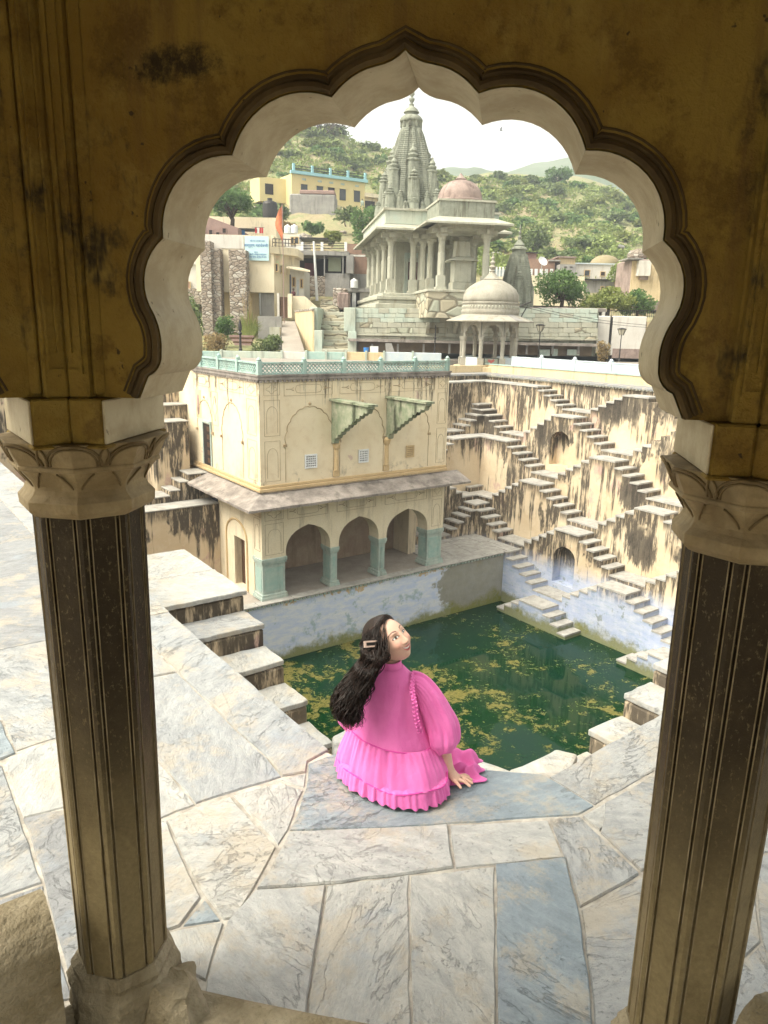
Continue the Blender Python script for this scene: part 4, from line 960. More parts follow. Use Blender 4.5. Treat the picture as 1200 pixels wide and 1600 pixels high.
# walls and stairs left of the pavilion
lw = thing('side_stairs', 'small stained stairs and ledge left of the cream pavilion', 'stairs')
def lbox(name, x0, x1, y0, y1, z0, z1, mat='kund', bev=.03, slab_=True):
    mb = MB(); mb.box(x0, x1, y0, y1, z0, z1); mb.att['dt'] = [z1 - v[2] for v in mb.v]; o = mb.build(name, MT[mat], lw, bevel=bev)
    if slab_:
        mb = MB(); mb.box(x0 - .03, x1 + .0, y0 - .04, y1, z1 + .001, z1 + .06); mb.build('landing_slab' if x1 - x0 > 1 else 'step', MT['tread'], lw, bevel=.015)
lbox('lower_wall', 4.0, X0 - .005, 29.0, 30.2, -9, -5.25)
lbox('landing_block', 4.0, 10.65, 30.05, 31.2, -5.6, -4.95)
lbox('step_block', 10.66, 11.1, 30.05, 31.2, -5.6, -4.74); lbox('step_block', 11.11, 11.5, 30.05, 31.2, -5.6, -4.40); lbox('step_block', 11.51, X0 - .005, 30.05, 31.2, -5.6, -4.10)
lbox('pier_block', 10.45, 12.0, 31.1, 32.4, -5.5, -1.95); lbox('pier_block', 11.0, X0 - .005, 32.2, 33.4, -5.5, -1.35)
lbox('upper_wall', 2.0, X0 - .005, 33.25, 33.8, -6, -.4, slab_=False)
# ================================================================== ground and hills beyond the stepwell
TAB_D = [44, 55, 62, 70, 90, 130, 190, 260]
TAB = {-500: [560, 552, 545, 520, 450, 340, 190, 150], 200: [556, 550, 545, 520, 445, 330, 190, 205], 330: [556, 550, 545, 515, 440, 330, 203, 215], 430: [556, 550, 545, 500, 425, 322, 198, 215], 500: [556, 550, 542, 478, 408, 320, 205, 225],
       600: [556, 550, 542, 480, 428, 335, 240, 262], 700: [556, 550, 542, 500, 440, 352, 285, 276], 800: [558, 552, 545, 505, 446, 372, 290, 268], 900: [560, 556, 548, 508, 452, 385, 298, 276], 1000: [562, 558, 550, 512, 458, 390, 318, 305], 1100: [564, 560, 552, 515, 462, 395, 335, 330], 1800: [580, 575, 565, 530, 480, 420, 370, 360]}
_ks = sorted(TAB)
def ground_py(u, D):
    u = max(_ks[0], min(_ks[-1] - .01, u)); i = max(k for k in range(len(_ks) - 1) if _ks[k] <= u); a, b = _ks[i], _ks[i + 1]; f = (u - a) / (b - a); f = f * f * (3 - 2 * f)
    D = max(TAB_D[0], min(TAB_D[-1] - .01, D)); j = max(k for k in range(len(TAB_D) - 1) if TAB_D[k] <= D); g = (D - TAB_D[j]) / (TAB_D[j + 1] - TAB_D[j])
    row = [TAB[a][k] * (1 - f) + TAB[b][k] * f for k in (j, j + 1)]; return row[0] * (1 - g) + row[1] * g
def ground_z(u, D):
    z = at_d(u, ground_py(u, D), D).z; am = max(0, min(1, (D - 72) / 30)); a = (u - 600) / FPX * D
    return z + am * (1.3 * mnoise.noise(Vector((a * .09, D * .09, 0))) + .7 * mnoise.noise(Vector((a * .25, D * .25, 3))))
def ground_pt(u, D):
    a = (u - 600) / FPX * D / cos(PITCH) * 1.0
    a = at_d(u, ground_py(u, D), D).x; return RH * a + FH * D + ZU * ground_z(u, D)
mb = MB(); us = list(range(-500, 1801, 23)); Ds = [57, 60, 64, 68, 72, 76, 80, 85, 90, 96, 102, 108, 115, 122, 130, 138, 146, 155, 164, 174, 184, 190, 198, 210, 225, 245, 260]
for D in Ds:
    for u in us: mb.v.append(tuple(ground_pt(u, D)))
for j in range(len(Ds) - 1):
    for i in range(len(us) - 1):
        q = j * len(us) + i; mb.f.append((q, q + 1, q + 1 + len(us), q + len(us)))
g = NG('hillside_ground', .95, .1); p = g.pos; n1 = g.noise(p, .06, 5, .65); n2 = g.noise(p, .45, 6, .7); n3 = g.noise(p, 2.5, 4, .7)
c = g.mix(g.step(n1, .38, .62), (.36, .30, .19), (.28, .29, .14)); c = g.mix(g.step(n2, .46, .62, 0, .85), c, (.24, .27, .13)); c = g.mix(g.step(n2, .28, .38, .5, 0), c, (.34, .29, .21)); c = g.mix(g.step(n3, .3, .75, 0, .4), c, (.10, .09, .05)); g.col(c); g.bump(g.math('ADD', n2, g.math('MULTIPLY', n3, .4)), .8, .6)
hill = mb.build('hillside', g.m, None, smooth=True); tag(hill, kind='structure')
mb = MB(); us2 = list(range(180, 1201, 10)); ridge = {-400: 330, 500: 275, 620: 268, 690: 258, 730: 264, 780: 272, 820: 258, 860: 250, 900: 245, 950: 262, 1010: 288, 1100: 310, 1300: 330, 1800: 350}; rk = sorted(ridge)
def rpy(u):
    i = max(k for k in range(len(rk) - 1) if rk[k] <= min(u, rk[-1] - .01)); a, b = rk[i], rk[i + 1]; return ridge[a] + (ridge[b] - ridge[a]) * (u - a) / (b - a)
for D, f in ((250, 0), (295, .45), (345, .8), (390, 1.0), (425, .98), (500, .5)):
    for u in us2:
        zt_ = at_d(u, rpy(u), 390).z; p_ = at_d(u, 480, D); q_ = RH * p_.x + FH * D
        mb.v.append((q_.x, q_.y, 12 + (zt_ - 12) * f + (2.0 if f else 0) * mnoise.noise(Vector((p_.x * .03, D * .03, 1))) + 2 * mnoise.noise(Vector((p_.x * .11, D * .1, 4)))))
for j in range(5):
    for i in range(len(us2) - 1): q = j * len(us2) + i; mb.f.append((q, q + 1, q + 1 + len(us2), q + len(us2)))
tag(mb.build('far_hill', MT['farhill'], None, smooth=True), kind='structure')
mb = MB()
for x0, x1, y0, y1 in ((-118, -13.5, -118, 300), (-13.5, 300, -118, -13.5), (59.5, 300, -13.5, 30)): mb.add([(x0, y0, -.7), (x1, y0, -.7), (x1, y1, -.7), (x0, y1, -.7)], [(0, 1, 2, 3)])
tag(mb.build('ground', MT['soil'], None), kind='structure')
# street level right behind the parapet
mb = MB(); pts = [(13, 33.7), (33.2, 33.7), (33.2, 3), (60, 3), (60, 60), (13, 60)]
mb.prism(pts, lambda x, y, z: Vector((x, y, z)), -1.5, -.42); tag(mb.build('street', MT['asphalt'], None), kind='structure')
mb = MB(); mb.prism([(39.5, 3), (60, 3), (60, 62), (13, 62), (13, 40.5), (39.5, 40.5)], lambda x, y, z: Vector((x, y, z)), -.41, .06); tag(mb.build('pavement', MT['asphalt'], None), kind='structure')

# ================================================================== background building helpers
def E4(px0, px1, pyT, pyB, D):
    m_ = (pyT + pyB) / 2; c_ = (px0 + px1) / 2
    return at_d(px0, m_, D).x, at_d(px1, m_, D).x, at_d(c_, pyB, D).z, at_d(c_, pyT, D).z
def pbox(name, mat, par, o, px0, px1, pyT, pyB, D, th=.2, bevel=0.0, front=0.0, parent=None):
    a0, a1, z0, z1 = E4(px0, px1, pyT, pyB, D); mb = MB(); mb.box(a0, a1, D - front, D - front + th, z0, z1)
    return mb.build(name, MT[mat] if isinstance(mat, str) else mat, parent or par, off=o, bevel=bevel)
def window(par, o, px0, px1, pyT, pyB, D, mat='glass', frm='creamrel'):
    w = pbox('window', mat, par, o, px0, px1, pyT, pyB, D, .06, front=.05)
    a0, a1, z0, z1 = E4(px0, px1, pyT, pyB, D); mb = MB(); t = .07
    mb.box(a0 - t, a0, D - .09, D, z0 - t, z1 + t); mb.box(a1, a1 + t, D - .09, D, z0 - t, z1 + t); mb.box(a0, a1, D - .09, D, z1, z1 + t); mb.box(a0 - .05, a1 + .05, D - .14, D, z0 - t, z0)
    mb.build('window_frame', MT[frm], w, off=o); return w
# --- temple retaining wall built of separate blocks
tw, o = bg_thing('temple_wall', 'long retaining wall of mint and tan stone blocks under the temple', 'wall', 740, 552, 56)
pbox('wall_core', 'templestone', tw, o, 545, 934, 484, 553, 56, 8, front=-.12)
R5 = random.Random(21); rows = [(482, 489.5, 'templemint'), (489.8, 496.5, 'templemint'), (496.8, 503.5, 'templemint'), (503.8, 512, 'templepale'), (512.3, 520.5, 'templepale'), (520.8, 526, 'templepale'), (526.3, 533, 'templepale')]
for r_, (a, b, mt_) in enumerate(rows):
    x = 545 + R5.uniform(0, 8)
    while x < 932:
        L = R5.uniform(13, 26); x2 = min(x + L, 934); mt2 = mt_ if R5.random() > .16 else ('templepale' if mt_ == 'templemint' else 'ashlar'); sk = .022 * (x - 740)
        pbox('stone_block', mt2, tw, o, x + .12, x2 - .12, a + sk * 0, b + sk * 0, 56, .3 + R5.uniform(0, .06), bevel=.02, front=.02 + R5.uniform(0, .05)); x = x2 + .1
pbox('ledge', 'templepale', tw, o, 545, 934, 525.8, 527.5, 56, .5, front=.25); pbox('eave', 'chajja', tw, o, 545, 936, 533, 537, 56, 1.2, front=.95)
pbox('shop_recess', 'recess', tw, o, 560, 925, 537.3, 553, 56, .1, front=.01)
for x in range(580, 930, 40): pbox('shop_post', 'concrete', tw, o, x, x + 3, 537.2, 553, 56, .25, front=.5)
for x0, x1, y0, y1 in ((862, 870, 545, 556), (885, 904, 546, 555), (842, 858, 546, 556)): pbox('shop_front', 'teal', tw, o, x0, x1, y0, y1, 56, .1, front=.3)
for x in (665, 708): # brackets under the overhanging corner
    a0, a1, z0, z1 = E4(x, x + 5, 503.5, 522, 56); mb = MB(); mb.prism([(0, z1), (-1.3, z1), (-1.2, z1 - .25), (-.3, z0 + .1), (0, z0)], lambda d, z, a: Vector((a, 56 + d, z)), a0, a1); mb.build('corbel', MT['templepale'], tw, off=o)
# --- the tall spired temple
tp, o = bg_thing('spired_temple', 'grey-green stone temple with tall carved spire and pillared porch', 'temple', 609, 478.5, 58, turn=radians(8.4))
zb_ = at_d(609, 458, 58).z - o.z; zc_ = at_d(609, 365, 58).z - o.z
def tcol(par, x, y, z0, z1, r=.26, name='column', mat='templepale'):
    mb = MB(); h = z1 - z0
    mb.box(x - r*1.5, x + r*1.5, y - r*1.5, y + r*1.5, z0, z0 + h*.05); mb.box(x - r*1.15, x + r*1.15, y - r*1.15, y + r*1.15, z0 + h*.05, z0 + h*.24)
    mb.lathe([(r, z0 + h*.24), (r, z0 + h*.60), (r*.88, z0 + h*.62), (r*.88, z0 + h*.80), (r*1.05, z0 + h*.81), (r*1.0, z0 + h*.84), (r*1.35, z0 + h*.88)], 8, (x, y, 0), start=pi/8)
    mb.box(x - r*1.4, x + r*1.4, y - r*1.4, y + r*1.4, z0 + h*.88, z0 + h*.93); c_ = mb.build(name, MT[mat], par)
    mb = MB()
    for dx, dy in ((1, 0), (-1, 0), (0, 1), (0, -1)): mb.box(x + dx*r*2.0 - r*.8, x + dx*r*2.0 + r*.8, y + dy*r*2.0 - r*.8, y + dy*r*2.0 + r*.8, z0 + h*.93, z1)
    mb.box(x - r*1.2, x + r*1.2, y - r*1.2, y + r*1.2, z0 + h*.931, z1); mb.build('bracket_capital', MT[mat], c_); return c_
for i, (e, h0, h1) in enumerate(((1.3, -.3, .18), (1.0, .181, .45), (1.15, .451, .72), (.7, .721, zb_))):
    mb = MB(); mb.box(-e, 9, -e, 15, h0, h1); mb.build('plinth_course', MT['templepale'], tp, bevel=.04)
for x, y in [(0, 0), (1.72, 0.1), (2.45, -.05), (5.2, 0), (0, 3.4), (0, 6.6), (0, 9.9), (0, 13.1), (2.9, 3.2), (5.2, 3.2)]: tcol(tp, x, y, zb_, zc_)
mb = MB(); mb.box(-.45, 8, -.45, 13.6, zc_ + .001, zc_ + .42); mb.build('beam', MT['templepale'], tp)
def slope_eave(par, x0, x1, y0, y1, z, over, drop, th, mat, name='eave'):
    mb = MB(); I = [(x0, y0), (x1, y0), (x1, y1), (x0, y1)]; O = [(x0 - over, y0 - over), (x1 + over, y0 - over), (x1 + over, y1 + over), (x0 - over, y1 + over)]
    vs = [(x, y, z) for x, y in I] + [(x, y, z - drop) for x, y in O] + [(x, y, z - th) for x, y in I] + [(x, y, z - drop - th) for x, y in O]
    fs = []
    for i in range(4): j = (i + 1) % 4; fs += [(i, j, 4 + j, 4 + i), (8 + j, 8 + i, 12 + i, 12 + j), (4 + i, 4 + j, 12 + j, 12 + i)]
    mb.add(vs, fs + [(0, 1, 2, 3), (11, 10, 9, 8)]); return mb.build(name, MT[mat], par)
slope_eave(tp, -.5, 8, -.5, 13.6, zc_ + .62, .85, .34, .14, 'templepale')
mb = MB(); mb.box(-.55, 8, -.55, 13.6, zc_ + .63, zc_ + 1.55); mb.build('roof_parapet', MT['templemint'], tp); mb = MB(); mb.box(-.7, 8.1, -.7, 13.7, zc_ + 1.551, zc_ + 1.70); mb.build('roof_coping', MT['templepale'], tp)
mb = MB(); mb.box(1.2, 8, 5.2, 13, zb_, zc_); sw_ = mb.build('sanctum_wall', MT['templepale'], tp); mb = MB(); mb.box(2.2, 3.5, 5.05, 5.19, zb_, zb_ + 2.7); d_ = mb.build('door', MT['redwood'], tp); mb = MB(); mb.box(1.9, 2.19, 4.95, 5.19, zb_, zb_ + 3.0); mb.box(3.51, 3.8, 4.95, 5.19, zb_, zb_ + 3.0); mb.box(1.9, 3.8, 4.95, 5.19, zb_ + 3.001, zb_ + 3.4); mb.build('door_frame', MT['templemint'], d_)
zr_ = zc_ + 1.7
def spire_core(prof_, n=72, ribs=6, amp=.05, sq=.45, groove=.02, step=.16):
    mb = MB(); out = []; z = prof_[0][1]
    def rad(zz):
        for (r0, z0), (r1, z1) in zip(prof_, prof_[1:]):
            if z0 <= zz <= z1: return r0 + (r1 - r0) * (zz - z0) / (z1 - z0)
        return prof_[-1][0]
    zs_ = []
    while z < prof_[-1][1]: zs_ += [(z, 1 + groove), (z + step * .62, 1 + groove), (z + step * .64, 1 - groove), (z + step * .98, 1 - groove)]; z += step
    vs = []
    for zz, f in zs_:
        for i in range(n):
            a = 2 * pi * i / n; ca, sa = cos(a), sin(a); q = 1 / max(abs(ca), abs(sa)); q = q * sq + (1 - sq); w = sin(ribs * 2 * a + .3); q *= 1 + amp * (1 if w > .15 else -.6)
            r = rad(min(zz, prof_[-1][1])) * f * q; vs.append((r * ca, r * sa, zz))
    k = len(zs_); mb.add(vs, [(j * n + i, j * n + (i + 1) % n, (j + 1) * n + (i + 1) % n, (j + 1) * n + i) for j in range(k - 1) for i in range(n)] + [tuple(range((k - 1) * n, k * n))]); return mb
def turret(h, r):
    mb = spire_core([(r, 0), (r * 1.02, h * .4), (r * .9, h * .62), (r * .78, h * .74)], 24, 3, .05, .3, .015, .22)
    mb.lathe([(r * .85, h * .74), (r * 1.0, h * .765), (r * .95, h * .785), (r * .6, h * .79), (r * .8, h * .83), (r * .72, h * .85), (r * .45, h * .86), (r * .58, h * .89), (r * .4, h * .92), (r * .15, h * .95), (r * .18, h * .97), (0, h)], 14); return mb
SCx, SCy = 2.75, 8.7
pr_ = [(2.12, 0), (2.12, 1.5), (1.95, 3.2), (1.70, 4.6), (1.36, 5.9), (1.02, 7.0), (.84, 7.42)]
so_ = spire_core(pr_).build('spire', MT['templestone'], tp, loc=(SCx, SCy, zr_))
mb = MB(); mb.lathe([(.80, 7.40), (.88, 7.45), (.88, 7.52), (.78, 7.55), (.76, 7.9), (.80, 8.0), (.93, 8.05), (.96, 8.15), (.93, 8.25), (.84, 8.38), (.70, 8.50), (.50, 8.56), (.52, 8.70), (.66, 8.76), (.50, 9.0), (.24, 9.2), (.16, 9.30)], 28); mb.build('crown_disc', MT['templestone'], so_)
mb = MB()
for i in range(10): a = 2 * pi * i / 10; mb.box(.82 * cos(a) - .09, .82 * cos(a) + .09, .82 * sin(a) - .09, .82 * sin(a) + .09, 7.6, 8.02)
tag(mb.build('crown_figures', MT['templestone'], so_), kind='stuff')
mb = MB(); mb.lathe([(.15, 9.28), (.23, 9.36), (.12, 9.44), (.10, 9.5), (.20, 9.62), (.25, 9.80), (.12, 9.88), (.10, 9.95), (.22, 10.1), (.22, 10.25), (.09, 10.38), (.07, 10.5), (.10, 10.6), (.05, 10.75), (.07, 10.85), (.03, 11.0), (.0, 11.35)], 14); mb.build('finial', MT['templestone'], so_, smooth=True)
TT = turret(1.0, .5)
def add_turret(x, y, z, h, r):
    mb = turret(h, r); mb.build('turret', MT['templestone'], so_, loc=(x, y, z))
for a in range(4):
    an = a * pi / 2 - pi / 2; c_, s_ = cos(an), sin(an)
    add_turret(1.42 * c_, 1.42 * s_, .6, 5.6, .62); add_turret(2.10 * c_, 2.10 * s_, .4, 3.9, .50); add_turret(2.5 * c_, 2.5 * s_, 0, 2.0, .42)
    an += pi / 4; c_, s_ = cos(an), sin(an); add_turret(2.25 * c_, 2.25 * s_, .3, 4.9, .46); add_turret(2.75 * c_, 2.75 * s_, -.3, 3.2, .42); add_turret(3.2 * c_, 3.2 * s_, -1.0, 2.3, .38)
    for w in (-.32, .32, .52, -.52):
        an2 = a * pi / 2 - pi / 2 + w * .9; add_turret(2.45 * cos(an2), 2.45 * sin(an2), 0, 1.7 + .9 * (abs(w) > .4), .30)
mb = MB(); mb.box(-.38, .38, -3.02, -2.95, -.1, .75); nk = mb.build('niche', MT['dark'], so_); mb = MB()
for sx in (-.55, .40): mb.box(sx, sx + .15, -3.1, -2.6, -.1, .76)
mb.box(-.75, .75, -3.2, -2.5, .761, .92); mb.build('niche_frame', MT['templepale'], nk)
# --- domed pavilion in front of the temple
pp, o = bg_thing('temple_pavilion', 'open four-pillared temple pavilion with pink weathered dome on a high plinth', 'pavilion', 686.5, 483, 54, turn=radians(8.4))
z0_ = at_d(686.5, 453, 54).z - o.z; z1_ = at_d(686.5, 357, 54).z - o.z
mb = MB(); mb.box(-1.05, 4.6, -1.0, 5, -.6, z0_ - .18); mb.build('plinth', MT['ashlar'], pp); mb = MB(); mb.box(-1.15, 4.7, -1.1, 5.1, z0_ - .179, z0_); mb.build('plinth_coping', MT['templepale'], pp, bevel=.03)
for x in (0, 3.2):
    for y in (0, 3.8): tcol(pp, x, y, z0_, z1_, .25)
mb = MB(); mb.box(-.4, 3.6, -.4, 4.2, z1_ + .001, z1_ + .35); mb.build('beam', MT['templepale'], pp); slope_eave(pp, -.35, 3.55, -.35, 4.15, z1_ + .75, 1.1, .45, .12, 'templepale')
mb = MB(); mb.box(-.35, 3.55, -.35, 4.15, z1_ + .76, z1_ + 1.75); mb.build('parapet', MT['templestone'], pp); mb = MB(); mb.box(-.42, 3.62, -.42, 4.22, z1_ + 1.751, z1_ + 1.88); mb.build('parapet_coping', MT['templepale'], pp)
mb = MB(); zz = z1_ + 1.88; dm = [(1.66, zz), (1.72, zz + .05), (1.72, zz + .20), (1.60, zz + .26)] + [(1.58 * cos(u) ** .85, zz + .26 + 1.35 * sin(u)) for u in [pi / 2 * i / 12 for i in range(1, 12)]] + [(.35, zz + 1.60), (.42, zz + 1.66), (.22, zz + 1.8), (.0, zz + 2.1)]
mb.lathe(dm, 32, (1.6, 1.9, 0)); auto_smooth(mb.build('dome', MT['pinkdome'], pp))
sh, o = bg_thing('pillar_shrine', 'small square stone shrine with projecting slab inside the domed temple pavilion', 'shrine', 718.5, 453, 56, turn=radians(8.4))
zt_ = at_d(718.5, 408, 56).z - o.z; mb = MB(); mb.box(-.70, .70, -.7, .7, 0, zt_ * .25); mb.build('base', MT['templepale'], sh); mb = MB(); mb.box(-.62, .62, -.62, .62, zt_ * .251, zt_); mb.build('body', MT['templepale'], sh, bevel=.03); slope_eave(sh, -.62, .62, -.62, .62, zt_ + .22, .42, .20, .06, 'templepale'); mb = MB(); mb.box(-.55, .55, -.55, .55, zt_ + .23, zt_ + 1.35, taper=.86); mb.build('top', MT['templepale'], sh, bevel=.06)
# --- small spired shrine to the right
ss, o = bg_thing('small_spire', 'small carved stone spire rising right behind the white domed kiosk', 'shrine', 804.6, 492, 62)
m_ = spire_core([(1.22, -.3), (1.24, 1.2), (1.12, 2.6), (.9, 3.7), (.66, 4.55)], 48, 5, .05, .4, .02, .16).build('spire', MT['templestone'], ss)
mb = MB(); mb.lathe([(.62, 4.5), (.66, 4.6), (.55, 4.66), (.55, 4.95), (.66, 5.0), (.62, 5.12), (.40, 5.25), (.44, 5.35), (.25, 5.6), (.12, 5.75), (.15, 5.95), (.06, 6.1), (.13, 6.3), (.05, 6.45), (.08, 6.6), (0, 6.95)], 18); mb.build('crown_disc', MT['templestone'], m_)
for an in (-pi / 2, 0, pi, -pi / 4, -3 * pi / 4):
    turret(3.1 if an == -pi / 2 else 2.4, .36).build('turret', MT['templestone'], m_, loc=(1.0 * cos(an), 1.0 * sin(an), .4))
# --- white domed kiosk at the far corner of the stepwell
kc, o = bg_thing('domed_kiosk', 'small white domed kiosk with cusped arches at the far corner of the stepwell', 'kiosk', 761, 577, 49)
S_ = 49 / FPX * 1.02; zf_ = lambda py: at_d(761, py, 49).z - o.z
mb = MB(); mb.lathe([(2.3, -.5), (2.3, .22), (2.2, .24)], 8, start=pi / 8); mb.build('plinth', MT['peach'], kc, bevel=.02)
RK = 1.78
zt_ = zf_(503); zs_ = zf_(526)
def kp(i, s, z, t):
    a = -pi / 2 + i * pi / 4; n = Vector((cos(a), sin(a), 0)); d = Vector((-sin(a), cos(a), 0)); return n * (RK * cos(pi / 8) + t) + d * s + ZU * z
hs_ = RK * sin(pi / 8)
for i in range(8):
    a = -pi / 2 + pi / 8 + i * pi / 4; mb = MB(); x, y = RK * cos(a), RK * sin(a)
    mb.box(x - .19, x + .19, y - .19, y + .19, .24, .75); mb.lathe([(.13, .75), (.13, zs_ - .25), (.17, zs_ - .15), (.2, zs_)], 8, (x, y, 0), start=pi / 8); mb.build('column', MT['whitedome'], kc)
    ar = cusp_arch(0, zs_, zt_ - .22, hs_ - .2, 3, .3); mb = MB(); mb.holed([[(-hs_, zs_), (-hs_, zt_), (hs_, zt_), (hs_, zs_)] + ar[::-1]], lambda s, z, t: kp(i, s, z, t), -.1, .1); mb.build('arch', MT['whitedome'], kc)
    if i not in (4,):
        mb = MB(); mb.box(-.46, .46, -.05, .05, .26, .80); pn = mb.build('rail_panel', MT['blueparapet'] if i else MT['templestone'], kc); pn.location = kp(i, 0, 0, 0); pn.rotation_euler = (0, 0, i * pi / 4)
        if i == 0:
            for nm, bx in (('panel_frame', [(-.46, -.42, .27, .80), (.42, .46, .27, .80), (-.42, .42, .76, .80), (-.42, .42, .27, .31)]),):
                for b_ in bx: mf_ = MB(); mf_.box(b_[0], b_[1], -.07, -.051, b_[2], b_[3]); mf_.build(nm, MT['metal'], pn)
            mh = MB(); hp = [(0, .40), (.05, .50), (.17, .56), (.22, .66), (.14, .72), (.0, .64), (-.14, .72), (-.22, .66), (-.17, .56), (-.05, .50)]
            mh.prism(hp, lambda x, z, d: Vector((x, d, z)), -.056, -.0505); mh.build('red_emblem', simple('faded_red_paint', (.36, .09, .08), (.3, .08, .07), 8, .9, 0), pn)
mb = MB(); ev = [(RK * .95, zf_(491)), (2.78, zf_(501.5)), (2.78, zf_(503)), (RK * .9, zf_(500))]; mb.lathe(ev, 40, cap=False)
for i in range(len(mb.v)): pass
mb.build('eave', MT['whitedome'], kc)
ms = MB(); th = radians(-62)
for k in range(7):
    a = th + k * radians(2.0); ms.add([((RK * .95 + .03) * cos(a), (RK * .95 + .03) * sin(a), zf_(490.7)), (2.74 * cos(a), 2.74 * sin(a), zf_(501.0)), (2.74 * cos(a + .036), 2.74 * sin(a + .036), zf_(501.0)), ((RK * .95 + .03) * cos(a + .036), (RK * .95 + .03) * sin(a + .036), zf_(490.7))], [(0, 1, 2, 3)])
ms.build('eave_stain', MT['concrete'], kc)
mb = MB(); zb2 = zf_(488); mb.lathe([(1.80, zb2 - .15), (1.86, zb2), (1.86, zb2 + .10), (1.80, zb2 + .11), (1.78, zb2 + .50), (1.84, zb2 + .52), (1.84, zb2 + .60), (1.75, zb2 + .62)], 40); mb.build('drum', MT['whitedome'], kc)
for i in range(26):
    a = pi + pi * (i + .5) / 26; mb = MB(); mb.lathe([(.0, -.12), (.055, -.05), (.055, .06), (.0, .12)], 6, (0, 0, 0)); q_ = mb.build('drum_ornament', MT['templepale'], kc, loc=(1.79 * cos(a), 1.79 * sin(a), zb2 + .3))
mb = MB(); zd = zb2 + .62; zt2 = zf_(437); H_ = zt2 - zd; mb.lathe([(1.75, zd), (1.78, zd + H_ * .15), (1.74, zd + H_ * .35), (1.55, zd + H_ * .58), (1.2, zd + H_ * .78), (.75, zd + H_ * .95), (.55, zd + H_ * 1.0)], 40); mb.build('dome', MT['whitedome'], kc, smooth=True)
mb = MB(); mb.lathe([(.62, zt2 - .05), (.66, zt2 + .02), (.5, zt2 + .06), (.32, zt2 + .25), (.14, zf_(425)), (.2, zf_(424)), (.1, zf_(422)), (.24, zf_(417)), (.1, zf_(414)), (.18, zf_(410)), (.07, zf_(407)), (.12, zf_(403)), (.05, zf_(400)), (0, zf_(393))], 18); mb.build('lotus_finial', MT['whitedome'], kc)
# --- stair street on the left, with side walls
sst, o = bg_thing('stone_staircase', 'weathered stone staircase climbing between mint piers left of the temple', 'stairs', 524, 552, 56)
for i in range(13):
    f = i / 13; y = 550 - 63 * f; D = 56 + 7 * f; x0 = 502.5 - 4.5 * f; x1 = 547 - 9.5 * f
    a0, a1, zb3, z3 = E4(x0, x1, y - 4.6, y + .3, D); mb = MB(); mb.box(a0, a1, D, D + (.55 if i < 12 else 1.5), zb3 - .6, z3); mb.build('step', MT['ashlar'] if i % 3 else MT['templepale'], sst, off=o, bevel=.03)
for i in range(6):
    f = i / 6; y = 486 - 18 * f; D = 64.3 + 6 * f; a0, a1, zb3, z3 = E4(500 + 1 * f, 530 - 8 * f, y - 2.9, y + .3, D); mb = MB(); mb.box(a0, a1, D, D + 1.05, zb3 - 1, z3); mb.build('step', MT['ashlar'], sst, off=o, bevel=.03)
pbox('mint_pier', 'templemint', sst, o, 485, 496, 480, 516, 57, 6, bevel=.03); pbox('mint_pier', 'templemint', sst, o, 491, 503.5, 516, 553, 56, 1.2, bevel=.03); pbox('mint_pier', 'templemint', sst, o, 538, 556, 481, 518, 56.3, 5, bevel=.03, front=.6); pbox('mint_pier', 'templemint', sst, o, 543.5, 557, 518, 553, 55.6, 1.0, bevel=.03)
rw, o = bg_thing('ramp_wall', 'streaky peach wall beside the ramp left of the stone staircase', 'wall', 474, 553, 58); 
a0, a1, z0, z1 = E4(461, 490, 484, 553, 57); mb = MB(); zz0, zz1 = at_d(475, 553, 57).z, 0
mb.prism([(at_d(461, 500, 64).x, 64), (at_d(488, 500, 56.2).x, 56.2), (at_d(491, 500, 56.2).x, 56.2), (at_d(466, 500, 64).x, 64)], lambda a, d, z: Vector((a, d, z)), zz0 - .5, at_d(476, 486, 59).z); mb.build('wall', MT['peach'], rw, off=o)
mb = MB(); mb.prism([(at_d(460, 500, 64).x, 64), (at_d(487.5, 500, 56.1).x, 56.1), (at_d(491.5, 500, 56.1).x, 56.1), (at_d(467, 500, 64).x, 64)], lambda a, d, z: Vector((a, d, z)), at_d(476, 486, 59).z + .001, at_d(476, 483, 59).z); mb.build('coping', MT['rubble'], rw, off=o)
mb = MB(); L_ = [at_d(441, 550, 55), at_d(476, 550, 55), at_d(461, 503, 64), at_d(440, 503, 64)]; mb.add([(p.x, p.y, p.z + .05) for p in L_] + [(p.x, p.y, p.z - .8) for p in L_], [(0, 1, 2, 3), (0, 4, 5, 1), (3, 2, 6, 7)]); q_ = mb.build('path', MT['asphalt'], None); q_.rotation_euler = (0, 0, TH); tag(q_, kind='structure')
# --- houses on the left
h, o = bg_thing('cream_house', 'cream house with pale blue signboard and balcony, left of the staircase', 'house', 370, 505, 66)
pbox('wall', 'cream', h, o, 306, 428, 367, 456, 66, 7); pbox('lower_wall', 'peach', h, o, 345, 428, 456.2, 512, 67, 5); pbox('parapet_band', 'whitewash', h, o, 305, 381, 367, 388, 66, .1, front=.06)
for x in (340, 345.5): pbox('pilaster', 'cream', h, o, x, x + 1.0, 367, 452, 66, .1, front=.04)
a0, a1, z0, z1 = E4(428, 451, 386, 505, 66); mb = MB(); mb.prism([(a0, 66), (a1 + .15, 68.5), (a1 + .15, 73), (a0, 73)], lambda a, d, z: Vector((a, d, z)), z0, z1); mb.build('side_wall', MT['cream'], h, off=o)
a0, a1, z0, z1 = E4(424, 462, 385.5, 397, 66); mb = MB(); mb.prism([(a0, 65.2), (a1, 67.6), (a1, 72), (a0, 72)], lambda a, d, z: Vector((a, d, z)), z0, z1); mb.build('balcony', MT['cream'], h, off=o)
